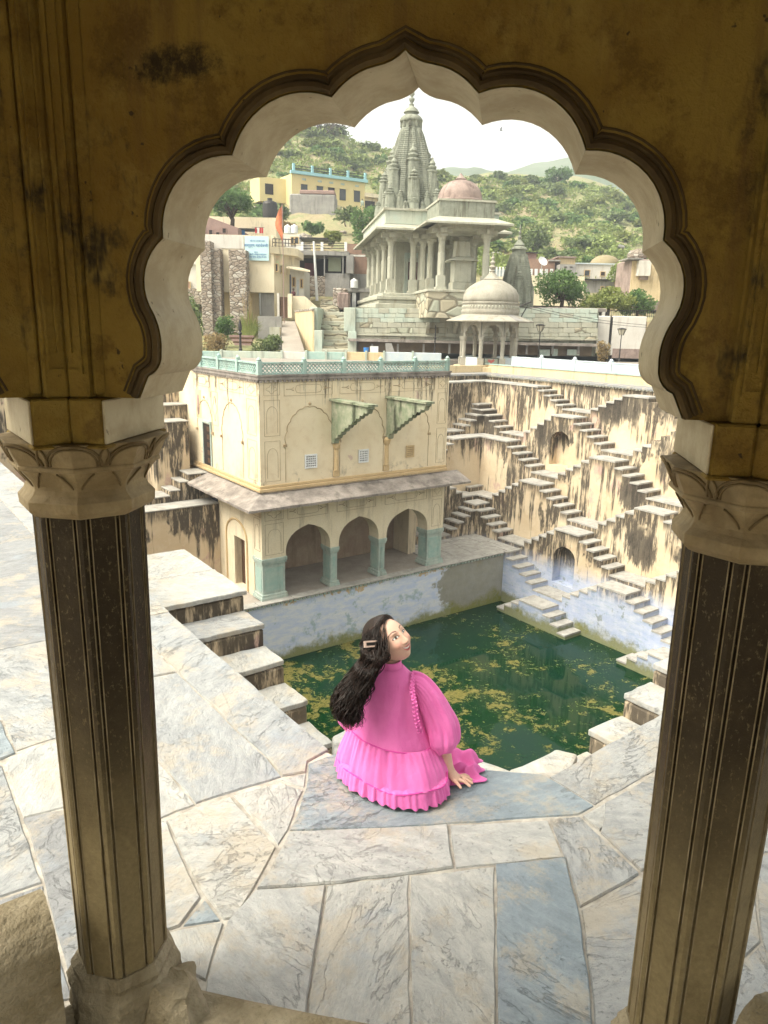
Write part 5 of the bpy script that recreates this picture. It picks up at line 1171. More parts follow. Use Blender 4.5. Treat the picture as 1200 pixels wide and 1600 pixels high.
for i in range(8):
    f = i / 7; p0 = at_d(426 + 35 * f, 385.5, 65.3 + 2.3 * f); p1 = at_d(426 + 35 * f, 373, 65.3 + 2.3 * f); mb = MB(); mb.tube([p0, p1], .035, 5); mb.build('railing_bar', MT['metal'], h, off=o)
for y in (373, 379): mb = MB(); mb.tube([at_d(426, y, 65.3), at_d(461, y + 1.5, 67.6)], .035, 5); mb.build('handrail', MT['metal'], h, off=o)
for x0, x1, y0, y1, mt_ in ((431, 434, 413, 424, 'dark'), (437, 440, 416, 426, 'dark'), (443.5, 446.5, 419, 428, 'wood')): window(h, o, x0, x1, y0, y1, 65.9 + (x0 - 428) * .11, mt_)
pbox('poster', simple('faded_poster', (.60, .42, .30), (.42, .52, .32), 1.2, .8, 0), h, o, 432, 443, 397, 415, 66.3, .05, front=.05)
pbox('shutter', 'concrete', h, o, 405, 433, 458, 495, 66.5, .3); mb = MB(); mb.tube([at_d(406, 458, 66.3), at_d(407, 492, 66.3)], .09, 6); mb.build('drain_pipe', MT['steel'], h, off=o)
pbox('gate', 'wood', h, o, 437, 449, 464, 497, 64.5, .12); pbox('gate_post', 'cream', h, o, 449.5, 456, 459, 497, 64.4, .5); pbox('gate_post', 'whitewash', h, o, 433, 436.5, 458, 497, 64.4, .5)
for nm, pxa, pxb, t_, lab in (('rubble_pillar', 314, 345.5, 376, 'taller left rubble stone pillar in front of the cream house'), ('rubble_pillar', 358.5, 386, 390, 'right rubble stone pillar beside the signboard of the cream house')):
    r_, oo = bg_thing(nm, lab, 'pillar', (pxa + pxb) / 2, 525, 64.5); 
    if pxa < 320: pbox('shaft', 'rubble', r_, oo, pxa, pxa + 17, t_, 526, 64.3, 1.4, bevel=.05); pbox('shaft', 'rubble', r_, oo, pxa + 17.2, pxb, t_ + 12, 522, 64.7, 1.2, bevel=.05)
    else: pbox('shaft', 'rubble', r_, oo, pxa, pxb, t_, 520, 64.5, 1.3, bevel=.05)
sg, o = bg_thing('signboard', 'pale blue signboard with blue lettering on the cream house wall', 'sign', 400.5, 407, 65.8)
pbox('board', 'signblue', sg, o, 382.5, 420, 369, 407, 65.8, .06); 
def txt(s, px, py, D, size, par, o, mat, depth=.004):
    cu = bpy.data.curves.new('lettering', 'FONT'); cu.body = s; cu.size = size; cu.align_x = 'CENTER'; cu.extrude = depth
    t = bpy.data.objects.new('lettering', cu); COL.objects.link(t); p = at_d(px, py, D); t.parent = par; t.location = (p.x - o[0], D - o[1], p.z - o[2]); t.rotation_euler = (pi / 2, 0, 0)
    dg = bpy.context.evaluated_depsgraph_get(); me = bpy.data.meshes.new_from_object(t.evaluated_get(dg)); ob = bpy.data.objects.new('lettering', me); COL.objects.link(ob); ob.parent = par; ob.location = t.location; ob.rotation_euler = t.rotation_euler
    bpy.data.objects.remove(t); me.materials.clear(); me.materials.append(MT[mat]); return ob
for s_, x, y, z in (('श्री राम जानकी मंदिर', 402, 377.5, .16), ('सम्पूर्ण महादेवजी', 400, 385.5, .30), ('स्थान', 400, 395, .15), ('आमेर जयपुर राजस्थान', 403, 398.5, .17), ('पन्ना मीणा कुण्ड के पास', 402, 402.5, .17)): txt(s_, x, y, 65.77, z, sg, o, 'signtext')
h, o = bg_thing('porch_house', 'small white house with tiled porch roof beside the seated villager', 'house', 463, 465, 68)
pbox('wall', 'whitewash', h, o, 450, 475, 421, 468, 68, 5); pbox('door', simple('navy_door', (.02, .05, .14), (.02, .04, .1), 3, .6, .1), h, o, 450.5, 454.5, 429, 459, 68, .1, front=.06); window(h, o, 457.5, 460.5, 434, 447, 68, 'wood'); window(h, o, 470, 472.5, 437, 449, 68, 'wood'); pbox('door', 'steel', h, o, 464, 467, 437, 462, 68, .06, front=.05)
a0, a1, z0, z1 = E4(449, 486, 411, 422, 67); mb = MB(); mb.add([(a0, 69, z1), (a1 - .4, 69, z1 - .45), (a1, 66.2, z0 - .05), (a0, 66.2, z1 - .35), (a0, 69, z1 - .15), (a1 - .4, 69, z1 - .6), (a1, 66.2, z0 - .2), (a0, 66.2, z1 - .5)], [(0, 1, 2, 3), (7, 6, 5, 4), (3, 2, 6, 7), (1, 5, 6, 2), (0, 3, 7, 4)]); mb.build('porch_roof', MT['cream'], h, off=o)
a0, a1, z0, z1 = E4(455, 503, 463, 488, 65); mb = MB(); zl = at_d(503, 487, 65).z; mb.prism([(a0, z0 - .6), (a0, z1), (at_d(476, 463, 65).x, z1), (a1, zl), (a1, zl - .9)], lambda a, z, d: Vector((a, d, z)), 65, 65.6); mb.build('ramp_parapet', MT['cream'], h, off=o)
h, o = bg_thing('concrete_building', 'unfinished concrete building with open dark shop front and roof terrace', 'building', 500, 470, 74)
pbox('back_wall', 'dark', h, o, 452, 545, 398, 437, 78, .2); pbox('floor_slab', 'concrete', h, o, 452, 545, 392, 398.5, 74, 6); pbox('base_wall', 'rubble', h, o, 476, 508, 431, 474, 74.5, 5); pbox('base_wall', 'concrete', h, o, 508, 546, 427, 474, 74.3, 5); pbox('side_wall', 'concrete', h, o, 541, 552, 398.6, 427, 74, 5); pbox('maroon_panel', 'redwood', h, o, 476, 492, 411, 435, 76.5, .1); pbox('awning_cloth', simple('pale_tarp', (.34, .37, .27), (.30, .33, .22), 1, .8, .1), h, o, 513, 533, 402, 424, 75, .05)
for x in (466, 506, 535): pbox('column', 'concrete', h, o, x, x + 1.6, 398.6, 431, 74.1, .3)
for x in (470, 501, 538): pbox('terrace_post', 'tank', h, o, x, x + 4, 378, 391.8, 74.1, .4)
for y in (380, 384, 388): mb = MB(); mb.tube([at_d(474, y, 74.2), at_d(538, y, 74.2)], .04, 5); mb.build('terrace_rail', MT['metal'], h, off=o)
pbox('parapet_wall', 'whitewash', h, o, 463, 485, 382, 391.8, 74.3, .2); pbox('lean_to_roof', 'metal', h, o, 468, 512, 371, 374, 77, 3); pbox('roof_room', 'whitewash', h, o, 442, 469, 366, 391.8, 77, 4); window(h, o, 455, 459, 371, 381, 77); window(h, o, 461.5, 466, 371, 381, 77)
bw, o = bg_thing('brick_wall', 'bare brick wall between the concrete building and the temple porch', 'wall', 558, 440, 76); pbox('wall', 'brick', bw, o, 540, 580, 381, 428, 76, .4); pbox('band', 'whitewash', bw, o, 540, 580, 398, 401, 76, .05, front=.03); pbox('base', 'concrete', bw, o, 540, 580, 428.2, 470, 76, .5)
def tank(px, pyt, pyb, D, lab, r=None):
    t_, o = bg_thing('water_tank', lab, 'water tank', px, pyb, D, 'white plastic water tanks'); H_ = at_d(px, pyt, D).z - o.z; r = r or H_ * .45; pr = [(r * .96, 0)]
    for i in range(4): b_ = H_ * (.04 + i * .19); pr += [(r, b_), (r, b_ + H_ * .12), (r * .95, b_ + H_ * .14), (r * .95, b_ + H_ * .17)]
    pr += [(r, H_ * .8), (r * .75, H_ * .93), (r * .35, H_ * .97), (r * .3, H_)]; mb = MB(); mb.lathe(pr, 20); mb.build('barrel', MT['tank'], t_, smooth=False); mb = MB(); mb.lathe([(r * .32, H_ + .001), (r * .32, H_ + .06), (0, H_ + .09)], 12); mb.build('lid', MT['tank'], t_)
tank(449.5, 352, 364.5, 77.5, 'left of the two white water tanks on the house roof by the flag'); tank(460, 351.5, 364.5, 77.5, 'right of the two white water tanks on the house roof by the flag'); tank(553.5, 436, 450, 70, 'white water tank on the little shop roof left of the temple')
h, o = bg_thing('tea_shop', 'tiny whitewashed shop with dark opening at the temple corner', 'shop', 556, 480, 70); pbox('wall', 'whitewash', h, o, 539, 578, 456, 482, 70.6, 3); pbox('roof_slab', 'concrete', h, o, 536, 580, 450.5, 456, 70, 4); pbox('opening', 'dark', h, o, 548, 562, 457.5, 480, 70.6, .1, front=.05); pbox('post', 'tank', h, o, 550, 556, 456.5, 481, 70.2, .3)
rk_, o = bg_thing('curved_wall_end', 'curved pinkish plaster wall end at the head of the stairs', 'wall', 533, 482, 67); pbox('wall_end', 'rubble', rk_, o, 520, 541, 450, 484, 67.3, 3, bevel=.1); pbox('plaster_face', 'pinkdome', rk_, o, 527, 546, 457, 484, 66.8, 2, bevel=.12)
h, o = bg_thing('pink_brick_house', 'pinkish brick house with small dark openings behind the cream house', 'house', 340, 372, 82); a0, a1, z0, z1 = E4(296, 372, 338, 380, 82); zr = at_d(372, 356, 82).z; mb = MB(); mb.prism([(a0, z0), (a0, z1 + .6), (a1, zr), (a1, z0)], lambda a, z, d: Vector((a, d, z)), 82, 88); mb.build('wall', MT['pinkbrick'], h, off=o)
for x, y in ((316, 356), (327, 359.5), (338, 363), (348, 357), (310, 352), (345.5, 366.5)): window(h, o, x, x + 5, y, y + 7, 82, 'dark', 'pinkbrick')
h, o = bg_thing('yellow_wall_house', 'long low pale yellow house wall under the neem tree', 'house', 380, 372, 88); pbox('wall', 'cream', h, o, 310, 432, 339, 378, 88, 5); pbox('blue_door', 'bluecloth', h, o, 371, 382, 359, 369, 84, .3); pbox('tin_roof', 'metal', h, o, 362, 400, 356.5, 358.5, 83.6, 2)
ln, o = bg_thing('washing', 'red and white washing hung on a line at the yellow wall', 'laundry', 404, 366, 83)
for x, mt_ in ((398.5, 'red'), (402, 'tank'), (405.5, 'red'), (408.5, 'red')): pbox('cloth', mt_, ln, o, x, x + 2.6, 355.5, 364.5, 83, .03)
mb = MB(); mb.tube([at_d(393, 355, 83), at_d(413, 355.5, 83)], .02, 4); mb.build('line', MT['metal'], ln, off=o)
h, o = bg_thing('white_left_house', 'white house with grey upper storey at the left edge of the arch', 'house', 295, 470, 76); pbox('wall', 'whitewash', h, o, 262, 316, 408, 470, 76, 6); pbox('upper_storey', 'concrete', h, o, 270, 316, 383, 408.2, 77, 5); window(h, o, 307.5, 313.5, 400, 411, 75.9, 'dark'); pbox('string_course', 'whitewash', h, o, 262, 316, 411.5, 413.5, 76, .3, front=.2); pbox('lower_wall', 'rubble', h, o, 262, 316, 450.5, 475, 75.7, .4); window(h, o, 292, 297, 441, 450, 75.9, 'brick')
# hillside: yellow house with cyan parapet
h, o = bg_thing('yellow_hill_house', 'yellow hillside house with sky-blue roof parapet and five dark windows', 'house', 456, 320, 128, turn=radians(30)); W_ = 13.4; H0 = at_d(456, 320, 128).z - o.z; H1 = at_d(456, 271, 128).z - o.z
mb = MB(); mb.box(0, W_, 0, 6, -1.5, H1); mb.build('wall', MT['yellow'], h); mb = MB(); mb.box(-.3, W_ + .3, -.5, .0, H1 + .001, H1 + .45); mb.build('cyan_band', MT['cyan'], h)
for i in range(5): x = .1 + i * (W_ - .4) / 4; mb = MB(); mb.box(x, x + .35, -.4, -.05, H1 + .451, H1 + 1.5); mb.build('parapet_post', MT['cyan'], h)
for y in (.8, 1.2): mb = MB(); mb.tube([(.2, -.2, H1 + y), (W_ - .2, -.2, H1 + y)], .06, 5); mb.build('railing', MT['metal'], h)
for i, x in enumerate((1.6, 4.4, 6.5, 8.6, 11.3)):
    mb = MB(); mb.box(x, x + 1.15, -.06, -.01, 1.55, 3.3); w = mb.build('window', MT['dark' if i == 2 else 'glass'], h); mb = MB(); mb.box(x - .15, x + 1.3, -.3, -.061, 3.31, 3.43); mb.build('window_sill', MT['yellow'], w)
    mb = MB(); mb.box(x + .2, x + .9, -.05, -.01, 3.9, 4.2); mb.build('vent', MT['teal'], h)
mb = MB(); mb.box(-4.5, -.01, 2.5, 7, .5, H1 - .5); mb.build('side_wing', MT['yellow'], h); mb = MB(); mb.box(-3.6, -2.2, 2.42, 2.49, 1.6, 3.2); mb.build('window', MT['dark'], h)
mb = MB(); mb.box(W_ + .02, W_ + 5.5, .5, 5, -1, H1 - 2.2); mb.build('annex', MT['cream'], h); mb = MB(); mb.box(W_ - .1, W_ + 6, -.3, 5.2, H1 - 2.19, H1 - 1.6); mb.build('annex_roof', MT['cream'], h)
for x in (W_ + .3, W_ + 3.0): mb = MB(); mb.box(x, x + 1.9, .42, .49, -.6, 2.0); mb.build('opening', MT['dark'], h)
rt, o = bg_thing('hill_retaining_wall', 'grey plastered retaining wall with rubble top below the yellow house', 'wall', 490, 345, 124); pbox('wall', 'concrete', rt, o, 452, 524, 303, 352, 124, 5, bevel=.2); pbox('rubble_top', 'pinkbrick', rt, o, 468, 523, 297, 303.2, 124, 4, bevel=.1)
bt, o = bg_thing('black_tank', 'black water tank on the slope left of the grey retaining wall', 'water tank', 422, 341, 110); mb = MB(); mb.lathe([(1.0, 0), (1.05, .3), (1.05, 1.8), (.9, 2.1), (.35, 2.3), (.35, 2.6), (0, 2.65)], 18); mb.build('barrel', MT['metal'], bt)
# right-hand houses
h, o = bg_thing('white_right_house', 'white and pale blue house on the right below the hill', 'house', 925, 438, 96); pbox('wall', 'whitewash', h, o, 898, 962, 412.5, 440, 96, 6); window(h, o, 913.5, 921, 422.5, 431, 96); window(h, o, 938.5, 945, 425, 431, 96, 'dark'); pbox('parapet', 'blueparapet', h, o, 897, 963, 411, 413, 95.8, .4)
h, o = bg_thing('grey_long_house', 'long grey-lilac house with dark eave behind the green trees', 'house', 940, 470, 88); pbox('wall', 'concrete', h, o, 898, 983, 438, 474, 88, 6); pbox('eave', 'metal', h, o, 896, 984, 436, 438, 87.6, 3); window(h, o, 939, 943, 448, 454, 88, 'dark'); window(h, o, 948, 953, 448, 454, 88, 'dark'); window(h, o, 961, 966, 441, 444, 88, 'dark')
h, o = bg_thing('grey_block_house', 'small grey block house with orange-roofed top left of the white house', 'house', 888, 440, 92); pbox('wall', 'concrete', h, o, 874, 900, 413, 442, 92, 5); pbox('upper_room', 'peach', h, o, 873, 899, 402, 413.2, 94, 4); pbox('roof', 'pinkdome', h, o, 871, 901, 400.5, 402.5, 93.5, 5); 
for x in (881, 890): pbox('vent', 'dark', h, o, x, x + 4.5, 416.5, 418, 92, .1, front=.05)
h, o = bg_thing('brick_houses', 'low brick house with white arcade right of the small spire', 'house', 850, 432, 94); pbox('wall', 'brick', h, o, 826, 874, 405, 434, 94, 5); pbox('dark_doorway', 'dark', h, o, 867, 875, 410, 428, 93.9, .1); pbox('roof_slab', 'concrete', h, o, 858, 876, 406, 408, 93.5, 4)
for x in range(828, 866, 8): pbox('white_pier', 'tank', h, o, x, x + 4, 420, 434, 93.4, .4)
pbox('upper_brick_room', 'pinkbrick', h, o, 821, 838, 395, 412, 98, 4); pbox('upper_roof', 'metal', h, o, 819, 841, 393.5, 395.2, 97.5, 5)
dsh, o = bg_thing('satellite_dish', 'white satellite dish on the brick house roof', 'satellite dish', 846.5, 417, 93); mb = MB(); mb.lathe([(.02, 0), (.35, .06), (.6, .2), (.58, .21), (.33, .09), (.02, .03)], 16); d_ = mb.build('dish', MT['tank'], dsh, loc=(0, 0, .55)); d_.rotation_euler = (radians(60), 0, .4); mb = MB(); mb.tube([(0, .1, -.3), (0, .1, .6)], .05, 6); mb.build('mast', MT['steel'], dsh)
h, o = bg_thing('cream_garden_wall', 'plain cream house wall behind the left bright tree', 'wall', 868, 470, 78); pbox('wall', 'cream', h, o, 828, 912, 431, 478, 78, 3); pbox('buttress', 'concrete', h, o, 826, 834, 447, 480, 72, 1)
vf, o = bg_thing('white_temple_fence', 'white posts and blue panels seen between the temple pavilion and small spire', 'fence', 780, 440, 90)
for i in range(7): x = 765 + i * 5; pbox('post', 'tank', vf, o, x, x + 2.2, 417, 432, 90, .3); pbox('panel', 'blueparapet', vf, o, x + 2.3, x + 4.9, 421, 432, 90.2, .1)
pbox('base', 'cream', vf, o, 760, 804, 432.2, 470, 90, 2)
h, o = bg_thing('ruined_tower', 'ruined peach tower with projecting window box at the right arch edge', 'tower', 1008, 484, 78); pbox('wall', 'pinkdome', h, o, 983, 1040, 405, 486, 78, 5, bevel=.15); pbox('peach_face', 'peach', h, o, 985, 1038, 408, 470, 78, .1, front=.08); pbox('oriel', 'whitewash', h, o, 998, 1017, 407, 431, 77.2, .8); pbox('oriel_base', 'pinkdome', h, o, 1000, 1013, 431.2, 437, 77.5, .5); pbox('slab', 'concrete', h, o, 981, 1006, 403, 405, 77.2, 3); pbox('rubble_top', 'rubble', h, o, 993, 1016, 388, 404, 79, 3, bevel=.3)
dm_, o = bg_thing('brown_dome', 'small brown masonry dome among the right-hand houses', 'dome', 945, 414, 104); mb = MB(); mb.lathe([(2.0, -.5), (2.0, .1)] + [(1.95 * cos(u), .1 + 1.15 * sin(u)) for u in [pi / 2 * i / 8 for i in range(1, 8)]] + [(0, 1.3)], 24); mb.build('dome', MT['soil'], dm_, smooth=True)
cwl, o = bg_thing('compound_wall', 'white compound wall with rusty foot right of the temple wall', 'wall', 970, 560, 57); pbox('wall', 'whitewash', cwl, o, 931.5, 952, 493.5, 552, 57, .6, bevel=.05); pbox('wall', 'whitewash', cwl, o, 956.5, 1008, 494, 556, 57, .6, bevel=.05); pbox('wall', 'peach', cwl, o, 1008.3, 1050, 503, 560, 57.2, .6); pbox('rusty_base', 'pinkdome', cwl, o, 956.5, 1008, 545, 560, 57, .7, front=.02); pbox('drain', 'metal', cwl, o, 952.2, 956.2, 495, 537, 57.2, .3)
bl, o = bg_thing('concrete_balustrade', 'blackened concrete balustrade under the bright trees', 'balustrade', 882, 497, 61); pbox('top_beam', 'chajja', bl, o, 822, 948, 480.5, 487, 61, .4, bevel=.05)
for x in (860, 884.5, 912, 941): pbox('post', 'whitewash', bl, o, x, x + 4.5, 487.2, 494, 61, .35)
pbox('bottom_beam', 'chajja', bl, o, 822, 948, 494.2, 499, 61, .4); pbox('backing', 'dark', bl, o, 822, 948, 486, 495, 61.6, .1)
ir, o = bg_thing('iron_fence', 'thin black iron fence right of the concrete balustrade', 'fence', 985, 497, 61)
for i in range(26): x = 949 + i * 3; mb = MB(); mb.tube([at_d(x, 496, 61), at_d(x, 484, 61)], .022, 4); mb.build('bar', MT['metal'], ir, off=o)
for y in (485.5, 494): mb = MB(); mb.tube([at_d(948, y, 61), at_d(1026, y, 61)], .03, 4); mb.build('rail', MT['metal'], ir, off=o)
# lamps, poles, flag
def lamp(px, pyt, pyb, D, lab):
    l, o = bg_thing('street_lamp', lab, 'street lamp', px, pyb, D, 'iron street lamps'); H_ = at_d(px, pyt, D).z - o.z; k = H_ / 2.1
    mb = MB(); mb.lathe([(.10 * k, 0), (.10 * k, .12 * k), (.05 * k, .18 * k), (.04 * k, .7 * k), (.06 * k, .72 * k), (.03 * k, .78 * k), (.028 * k, 1.62 * k), (.05 * k, 1.64 * k)], 8); mb.build('post', MT['metal'], l)
    mb = MB(); mb.lathe([(.12 * k, 1.66 * k), (.26 * k, 2.0 * k)], 6, cap=True); mb.build('lantern_glass', simple('lantern_glass', (.55, .52, .42), (.5, .47, .38), 3, .3, 0), l)
    for i in range(6): a = pi / 3 * i; mb = MB(); mb.tube([(.125 * k * cos(a), .125 * k * sin(a), 1.64 * k), (.27 * k * cos(a), .27 * k * sin(a), 2.02 * k)], .018 * k, 4); mb.build('lantern_rib', MT['metal'], l)
    mb = MB(); mb.lathe([(.30 * k, 2.0 * k), (.30 * k, 2.04 * k), (.05 * k, 2.1 * k)], 6); mb.build('lantern_cap', MT['metal'], l)
lamp(841, 506, 560, 53.5, 'black street lamp in front of the temple retaining wall'); lamp(967, 512, 565, 53, 'black street lamp in front of the white compound wall')
l3, o = bg_thing('lamp_post', 'dark lamp post by the dry bushes on the left', 'lamp post', 376, 552, 56); mb = MB(); H_ = at_d(376, 500, 56).z - o.z; mb.lathe([(.14, 0), (.14, .3), (.09, .4), (.08, H_ * .55), (.16, H_ * .6), (.08, H_ * .66), (.14, H_ * .72), (.14, H_ * .85), (.04, H_)], 8); mb.build('post', MT['metal'], l3)
l4, o = bg_thing('iron_post', 'thin dark iron post before the temple wall, left of the kiosk', 'post', 679, 552, 54); mb = MB(); H_ = at_d(679, 508, 54).z - o.z; mb.lathe([(.09, 0), (.05, .3), (.05, H_ * .5), (.10, H_ * .55), (.05, H_ * .6), (.04, H_ * .9), (.02, H_)], 8); mb.build('post', MT['metal'], l4)
l5, o = bg_thing('pale_pipe_post', 'pale cylindrical post standing right of the domed kiosk', 'post', 803, 562, 52); mb = MB(); H_ = at_d(803, 470, 52).z - o.z; mb.lathe([(.17, 0), (.16, H_ * .6), (.13, H_ * .98), (.0, H_)], 10); mb.build('post', MT['peach'], l5); mb = MB(); mb.tube([(-.3, -.2, H_ * .86), (.9, -.2, H_ * .99)], .05, 6); mb.build('cross_arm', MT['metal'], l5); mb = MB(); mb.tube([(.0, -.25, H_ * .55), (.2, -.25, H_ * .70), (.6, -.25, H_ * .9)], .04, 6); mb.build('cable', MT['metal'], l5)
up, o = bg_thing('utility_pole', 'white leaning utility pole at the head of the stairs', 'pole', 495.5, 470, 70); H_ = at_d(491, 377, 70).z - o.z; mb = MB(); mb.tube([(0, 0, 0), (-.30, 0, H_)], [.13, .09], 8); mb.build('pole', MT['tank'], up)
fl, o = bg_thing('saffron_flag', 'saffron flag on a thin red pole by the cream house', 'flag', 444, 505, 63); H_ = at_d(442, 318, 63).z - o.z; mb = MB(); mb.tube([(0, 0, 0), (-.05, 0, H_)], .04, 6); mb.build('pole', MT['pinkbrick'], fl)
mb = MB(); n = 10; vs = []
for j in range(n + 1):
    f = j / n; z = H_ - .1 - 2.7 * f; w_ = .08 + .55 * sin(pi * min(1, f * .9 + .1)) * (1 - .25 * f)
    for i in range(5): u = i / 4; vs.append((-.05 - w_ * u + .05 * sin(9 * f), .10 * sin(5 * u + 6 * f), z - .35 * u * (1 - f)))
mb.add(vs, [(j * 5 + i, j * 5 + i + 1, (j + 1) * 5 + i + 1, (j + 1) * 5 + i) for j in range(n) for i in range(4)]); mb.build('cloth', MT['orange'], fl, smooth=True)
# small parapets behind the pavilion roof
bp_, o = bg_thing('street_parapet', 'mint and cream low parapet behind the pavilion roof railing', 'parapet', 500, 562, 50)
for x0, x1, mt_ in ((300, 345, 'tealrail'), (345, 440, 'templemint'), (440, 478, 'whitewash'), (478, 540, 'tealrail'), (540, 600, 'peach'), (600, 690, 'blueparapet')): pbox('panel', mt_, bp_, o, x0, x1 - .3, 548.5 + (x0 - 300) * .008, 566, 50, .25, bevel=.02)
for x in (345, 440, 478, 509, 540, 572, 600, 645): pbox('post', 'templemint', bp_, o, x - 1.6, x + 1.6, 546 + (x - 300) * .008, 566, 49.9, .4)
b1, o = bg_thing('white_board', 'white board propped under the temple ledge', 'board', 584, 553, 53.5); pbox('board', 'tank', b1, o, 578, 591, 541, 553, 53.5, .06)
b2, o = bg_thing('leaning_slab', 'grey slab leaning beside the white board', 'slab', 612, 553, 53.5); p0, p1 = at_d(602, 536, 53.6), at_d(611, 553, 53.4); mb = MB(); mb.prism([(p0.x, p0.z), (p0.x + .45, p0.z), (p1.x + .3, p1.z), (p1.x - .35, p1.z)], lambda a, z, d: Vector((a, d, z)), 53.4, 53.5); mb.build('slab', MT['concrete'], b2, off=o)
b3, o = bg_thing('blue_bucket', 'small blue bucket beside the white board', 'bucket', 572, 552, 53.5); mb = MB(); mb.lathe([(.14, 0), (.19, .38), (.20, .40), (.17, .39), (.12, .05)], 14); mb.build('bucket', MT['bluecloth'], b3)

# ================================================================== vegetation
RV = random.Random(99)
def leaf_mesh(mb, c, rad, n, size, flat=.0, rnd=RV, hollow=.45):
    for _ in range(n):
        while True:
            d = Vector((rnd.gauss(0, 1), rnd.gauss(0, 1), rnd.gauss(0, 1)))
            if d.length > .01: break
        d.normalize(); r = hollow + (1 - hollow) * rnd.random() ** .5
        lump = 1 + .32 * mnoise.noise(d * 2.1 + Vector((c[0] * 3.1, c[1] * 1.7, c[2]))) + .16 * mnoise.noise(d * 5.2 + Vector(c))
        p = Vector((c[0] + d.x * rad[0] * r * lump, c[1] + d.y * rad[1] * r * lump, c[2] + d.z * rad[2] * r * lump))
        s = size * rnd.uniform(.6, 1.4); u = Vector((rnd.gauss(0, 1), rnd.gauss(0, 1), rnd.gauss(0, .7))).normalized(); w = u.orthogonal().normalized(); w = w * cos(rnd.random() * 6) + u.cross(w) * sin(rnd.random() * 6)
        mb.add([p - u * s, p + w * s * .5, p + u * s, p - w * s * .5], [(0, 1, 2, 3)])
def tree(name, label, cat, loc, h, rx, mat, n=900, leaf=.16, trunk=.12, clumps=7, group=None, bare=False, rot=0.0, crown0=.45, seed=1):
    rnd = random.Random(seed); t = thing(name, label, cat, loc, rot, group); mb = MB(); tips = []
    mb.tube([(0, 0, -.3), (.04 * h, 0, h * .25), (-.02 * h, .02 * h, h * .45)], [trunk, trunk * .8, trunk * .6], 8)
    for i in range(clumps):
        a = 2 * pi * i / clumps + rnd.uniform(-.3, .3); rr = rx * rnd.uniform(.35, .75); zz = h * rnd.uniform(crown0 + .12, .9); tip = Vector((rr * cos(a), rr * sin(a), zz)); tips.append(tip)
        mb.tube([(0, 0, h * rnd.uniform(.22, .42)), (tip.x * .45, tip.y * .45, zz * .72), tip], [trunk * .5, trunk * .32, trunk * .12], 5)
        if bare:
            for k in range(4): q = tip + Vector((rnd.uniform(-.3, .3) * rx, rnd.uniform(-.3, .3) * rx, rnd.uniform(0, .22) * h)); mb.tube([tip * .75 + Vector((0, 0, zz * .2)), tip.lerp(q, .5), q], [trunk * .2, trunk * .12, trunk * .04], 4)
    mb.build('trunk', MT['bark'], t, smooth=True); mc_ = MB(); tips.append(Vector((0, 0, h * .82)))
    for tip in tips: leaf_mesh(mc_, tip, (rx * .48, rx * .48, h * (1 - crown0) * .36), n // len(tips), leaf, rnd=rnd, hollow=.3)
    mc_.build('crown', MT[mat], t); return t
def place_tree(name, label, px, pyt, pyb, D, wpx, mat, cat='tree', **k):
    p = at_d(px, pyb, D); h_ = at_d(px, pyt, D).z - p.z; return tree(name, label, cat, RH * p.x + FH * D + ZU * p.z, h_, wpx / 2 / FPX * D, mat, **k)
place_tree('neem_tree', 'bushy green neem tree with forked trunk above the pink brick house', 362, 297, 358, 84, 78, 'leafB', n=2600, leaf=.20, trunk=.28, clumps=8, crown0=.35, seed=4)
place_tree('bare_tree', 'tall half-bare tree on the left hill crest under the arch', 503, 180, 236, 186, 78, 'bark', n=420, leaf=.34, trunk=.35, clumps=10, bare=True, seed=5)
place_tree('round_tree', 'bright green tree behind the balustrade, left of the yellow-green one', 876, 428, 486, 66, 84, 'leafB', n=4200, leaf=.14, trunk=.2, clumps=9, crown0=.15, seed=6)
place_tree('yellow_green_tree', 'low yellow-green tree behind the balustrade, right of the bright green one', 950, 453, 488, 64, 76, 'leafC', n=3200, leaf=.13, trunk=.15, clumps=8, crown0=.12, seed=8)
place_tree('corner_tree', 'dark green tree at the right end of the balustrade', 995, 456, 492, 65, 48, 'leafB', n=1800, leaf=.14, trunk=.15, clumps=6, crown0=.1, seed=9)
place_tree('feathery_tree', 'pale feathery tree in front of the white right-hand house', 965, 412, 446, 86, 34, 'leafD', n=900, leaf=.16, clumps=6, crown0=.2, seed=10)
place_tree('hill_tree', 'largest dark tree standing up on the right hill', 873, 264, 294, 196, 42, 'leafB', n=900, leaf=.42, trunk=.3, clumps=6, crown0=.2, seed=11)
place_tree('spire_tree', 'dark round tree on the slope just right of the small spire', 832, 358, 400, 118, 46, 'leafA', n=1500, leaf=.26, clumps=7, crown0=.1, seed=12)
place_tree('slope_tree', 'green bushy tree on the slope right of the concrete terrace', 570, 330, 392, 98, 46, 'leafB', n=1800, leaf=.2, clumps=7, crown0=.05, seed=13)
# shrubs: four shapes, copied over the slopes
def bush_proto(i, mat, n=420, leaf=.17):
    r = random.Random(50 + i); mb = MB(); cs = [(r.uniform(-.45, .45), r.uniform(-.45, .45), r.uniform(.25, .6)) for _ in range(5)]
    for c_ in cs: leaf_mesh(mb, c_, (.55, .55, .45), n // 5, leaf, rnd=r, hollow=.35)
    me_o = mb.build('shrub', MT[mat], None); tr_ = MB()
    for k in range(5): a = r.uniform(0, 6.3); tr_.tube([(0, 0, -.25), (.2 * cos(a), .2 * sin(a), .25), (.45 * cos(a), .45 * sin(a), .6)], [.05, .035, .012], 4)
    return me_o, tr_
LBS = {'leafA': 'olive shrub growing with many alike on the scrubby hillside', 'leafB': 'fresh green shrub growing with many alike on the scrubby hillside', 'leafC': 'yellow-green shrub growing with many alike on the scrubby hillside', 'leafD': 'dusty grey-green shrub growing with many alike on the scrubby hillside'}
protos = []
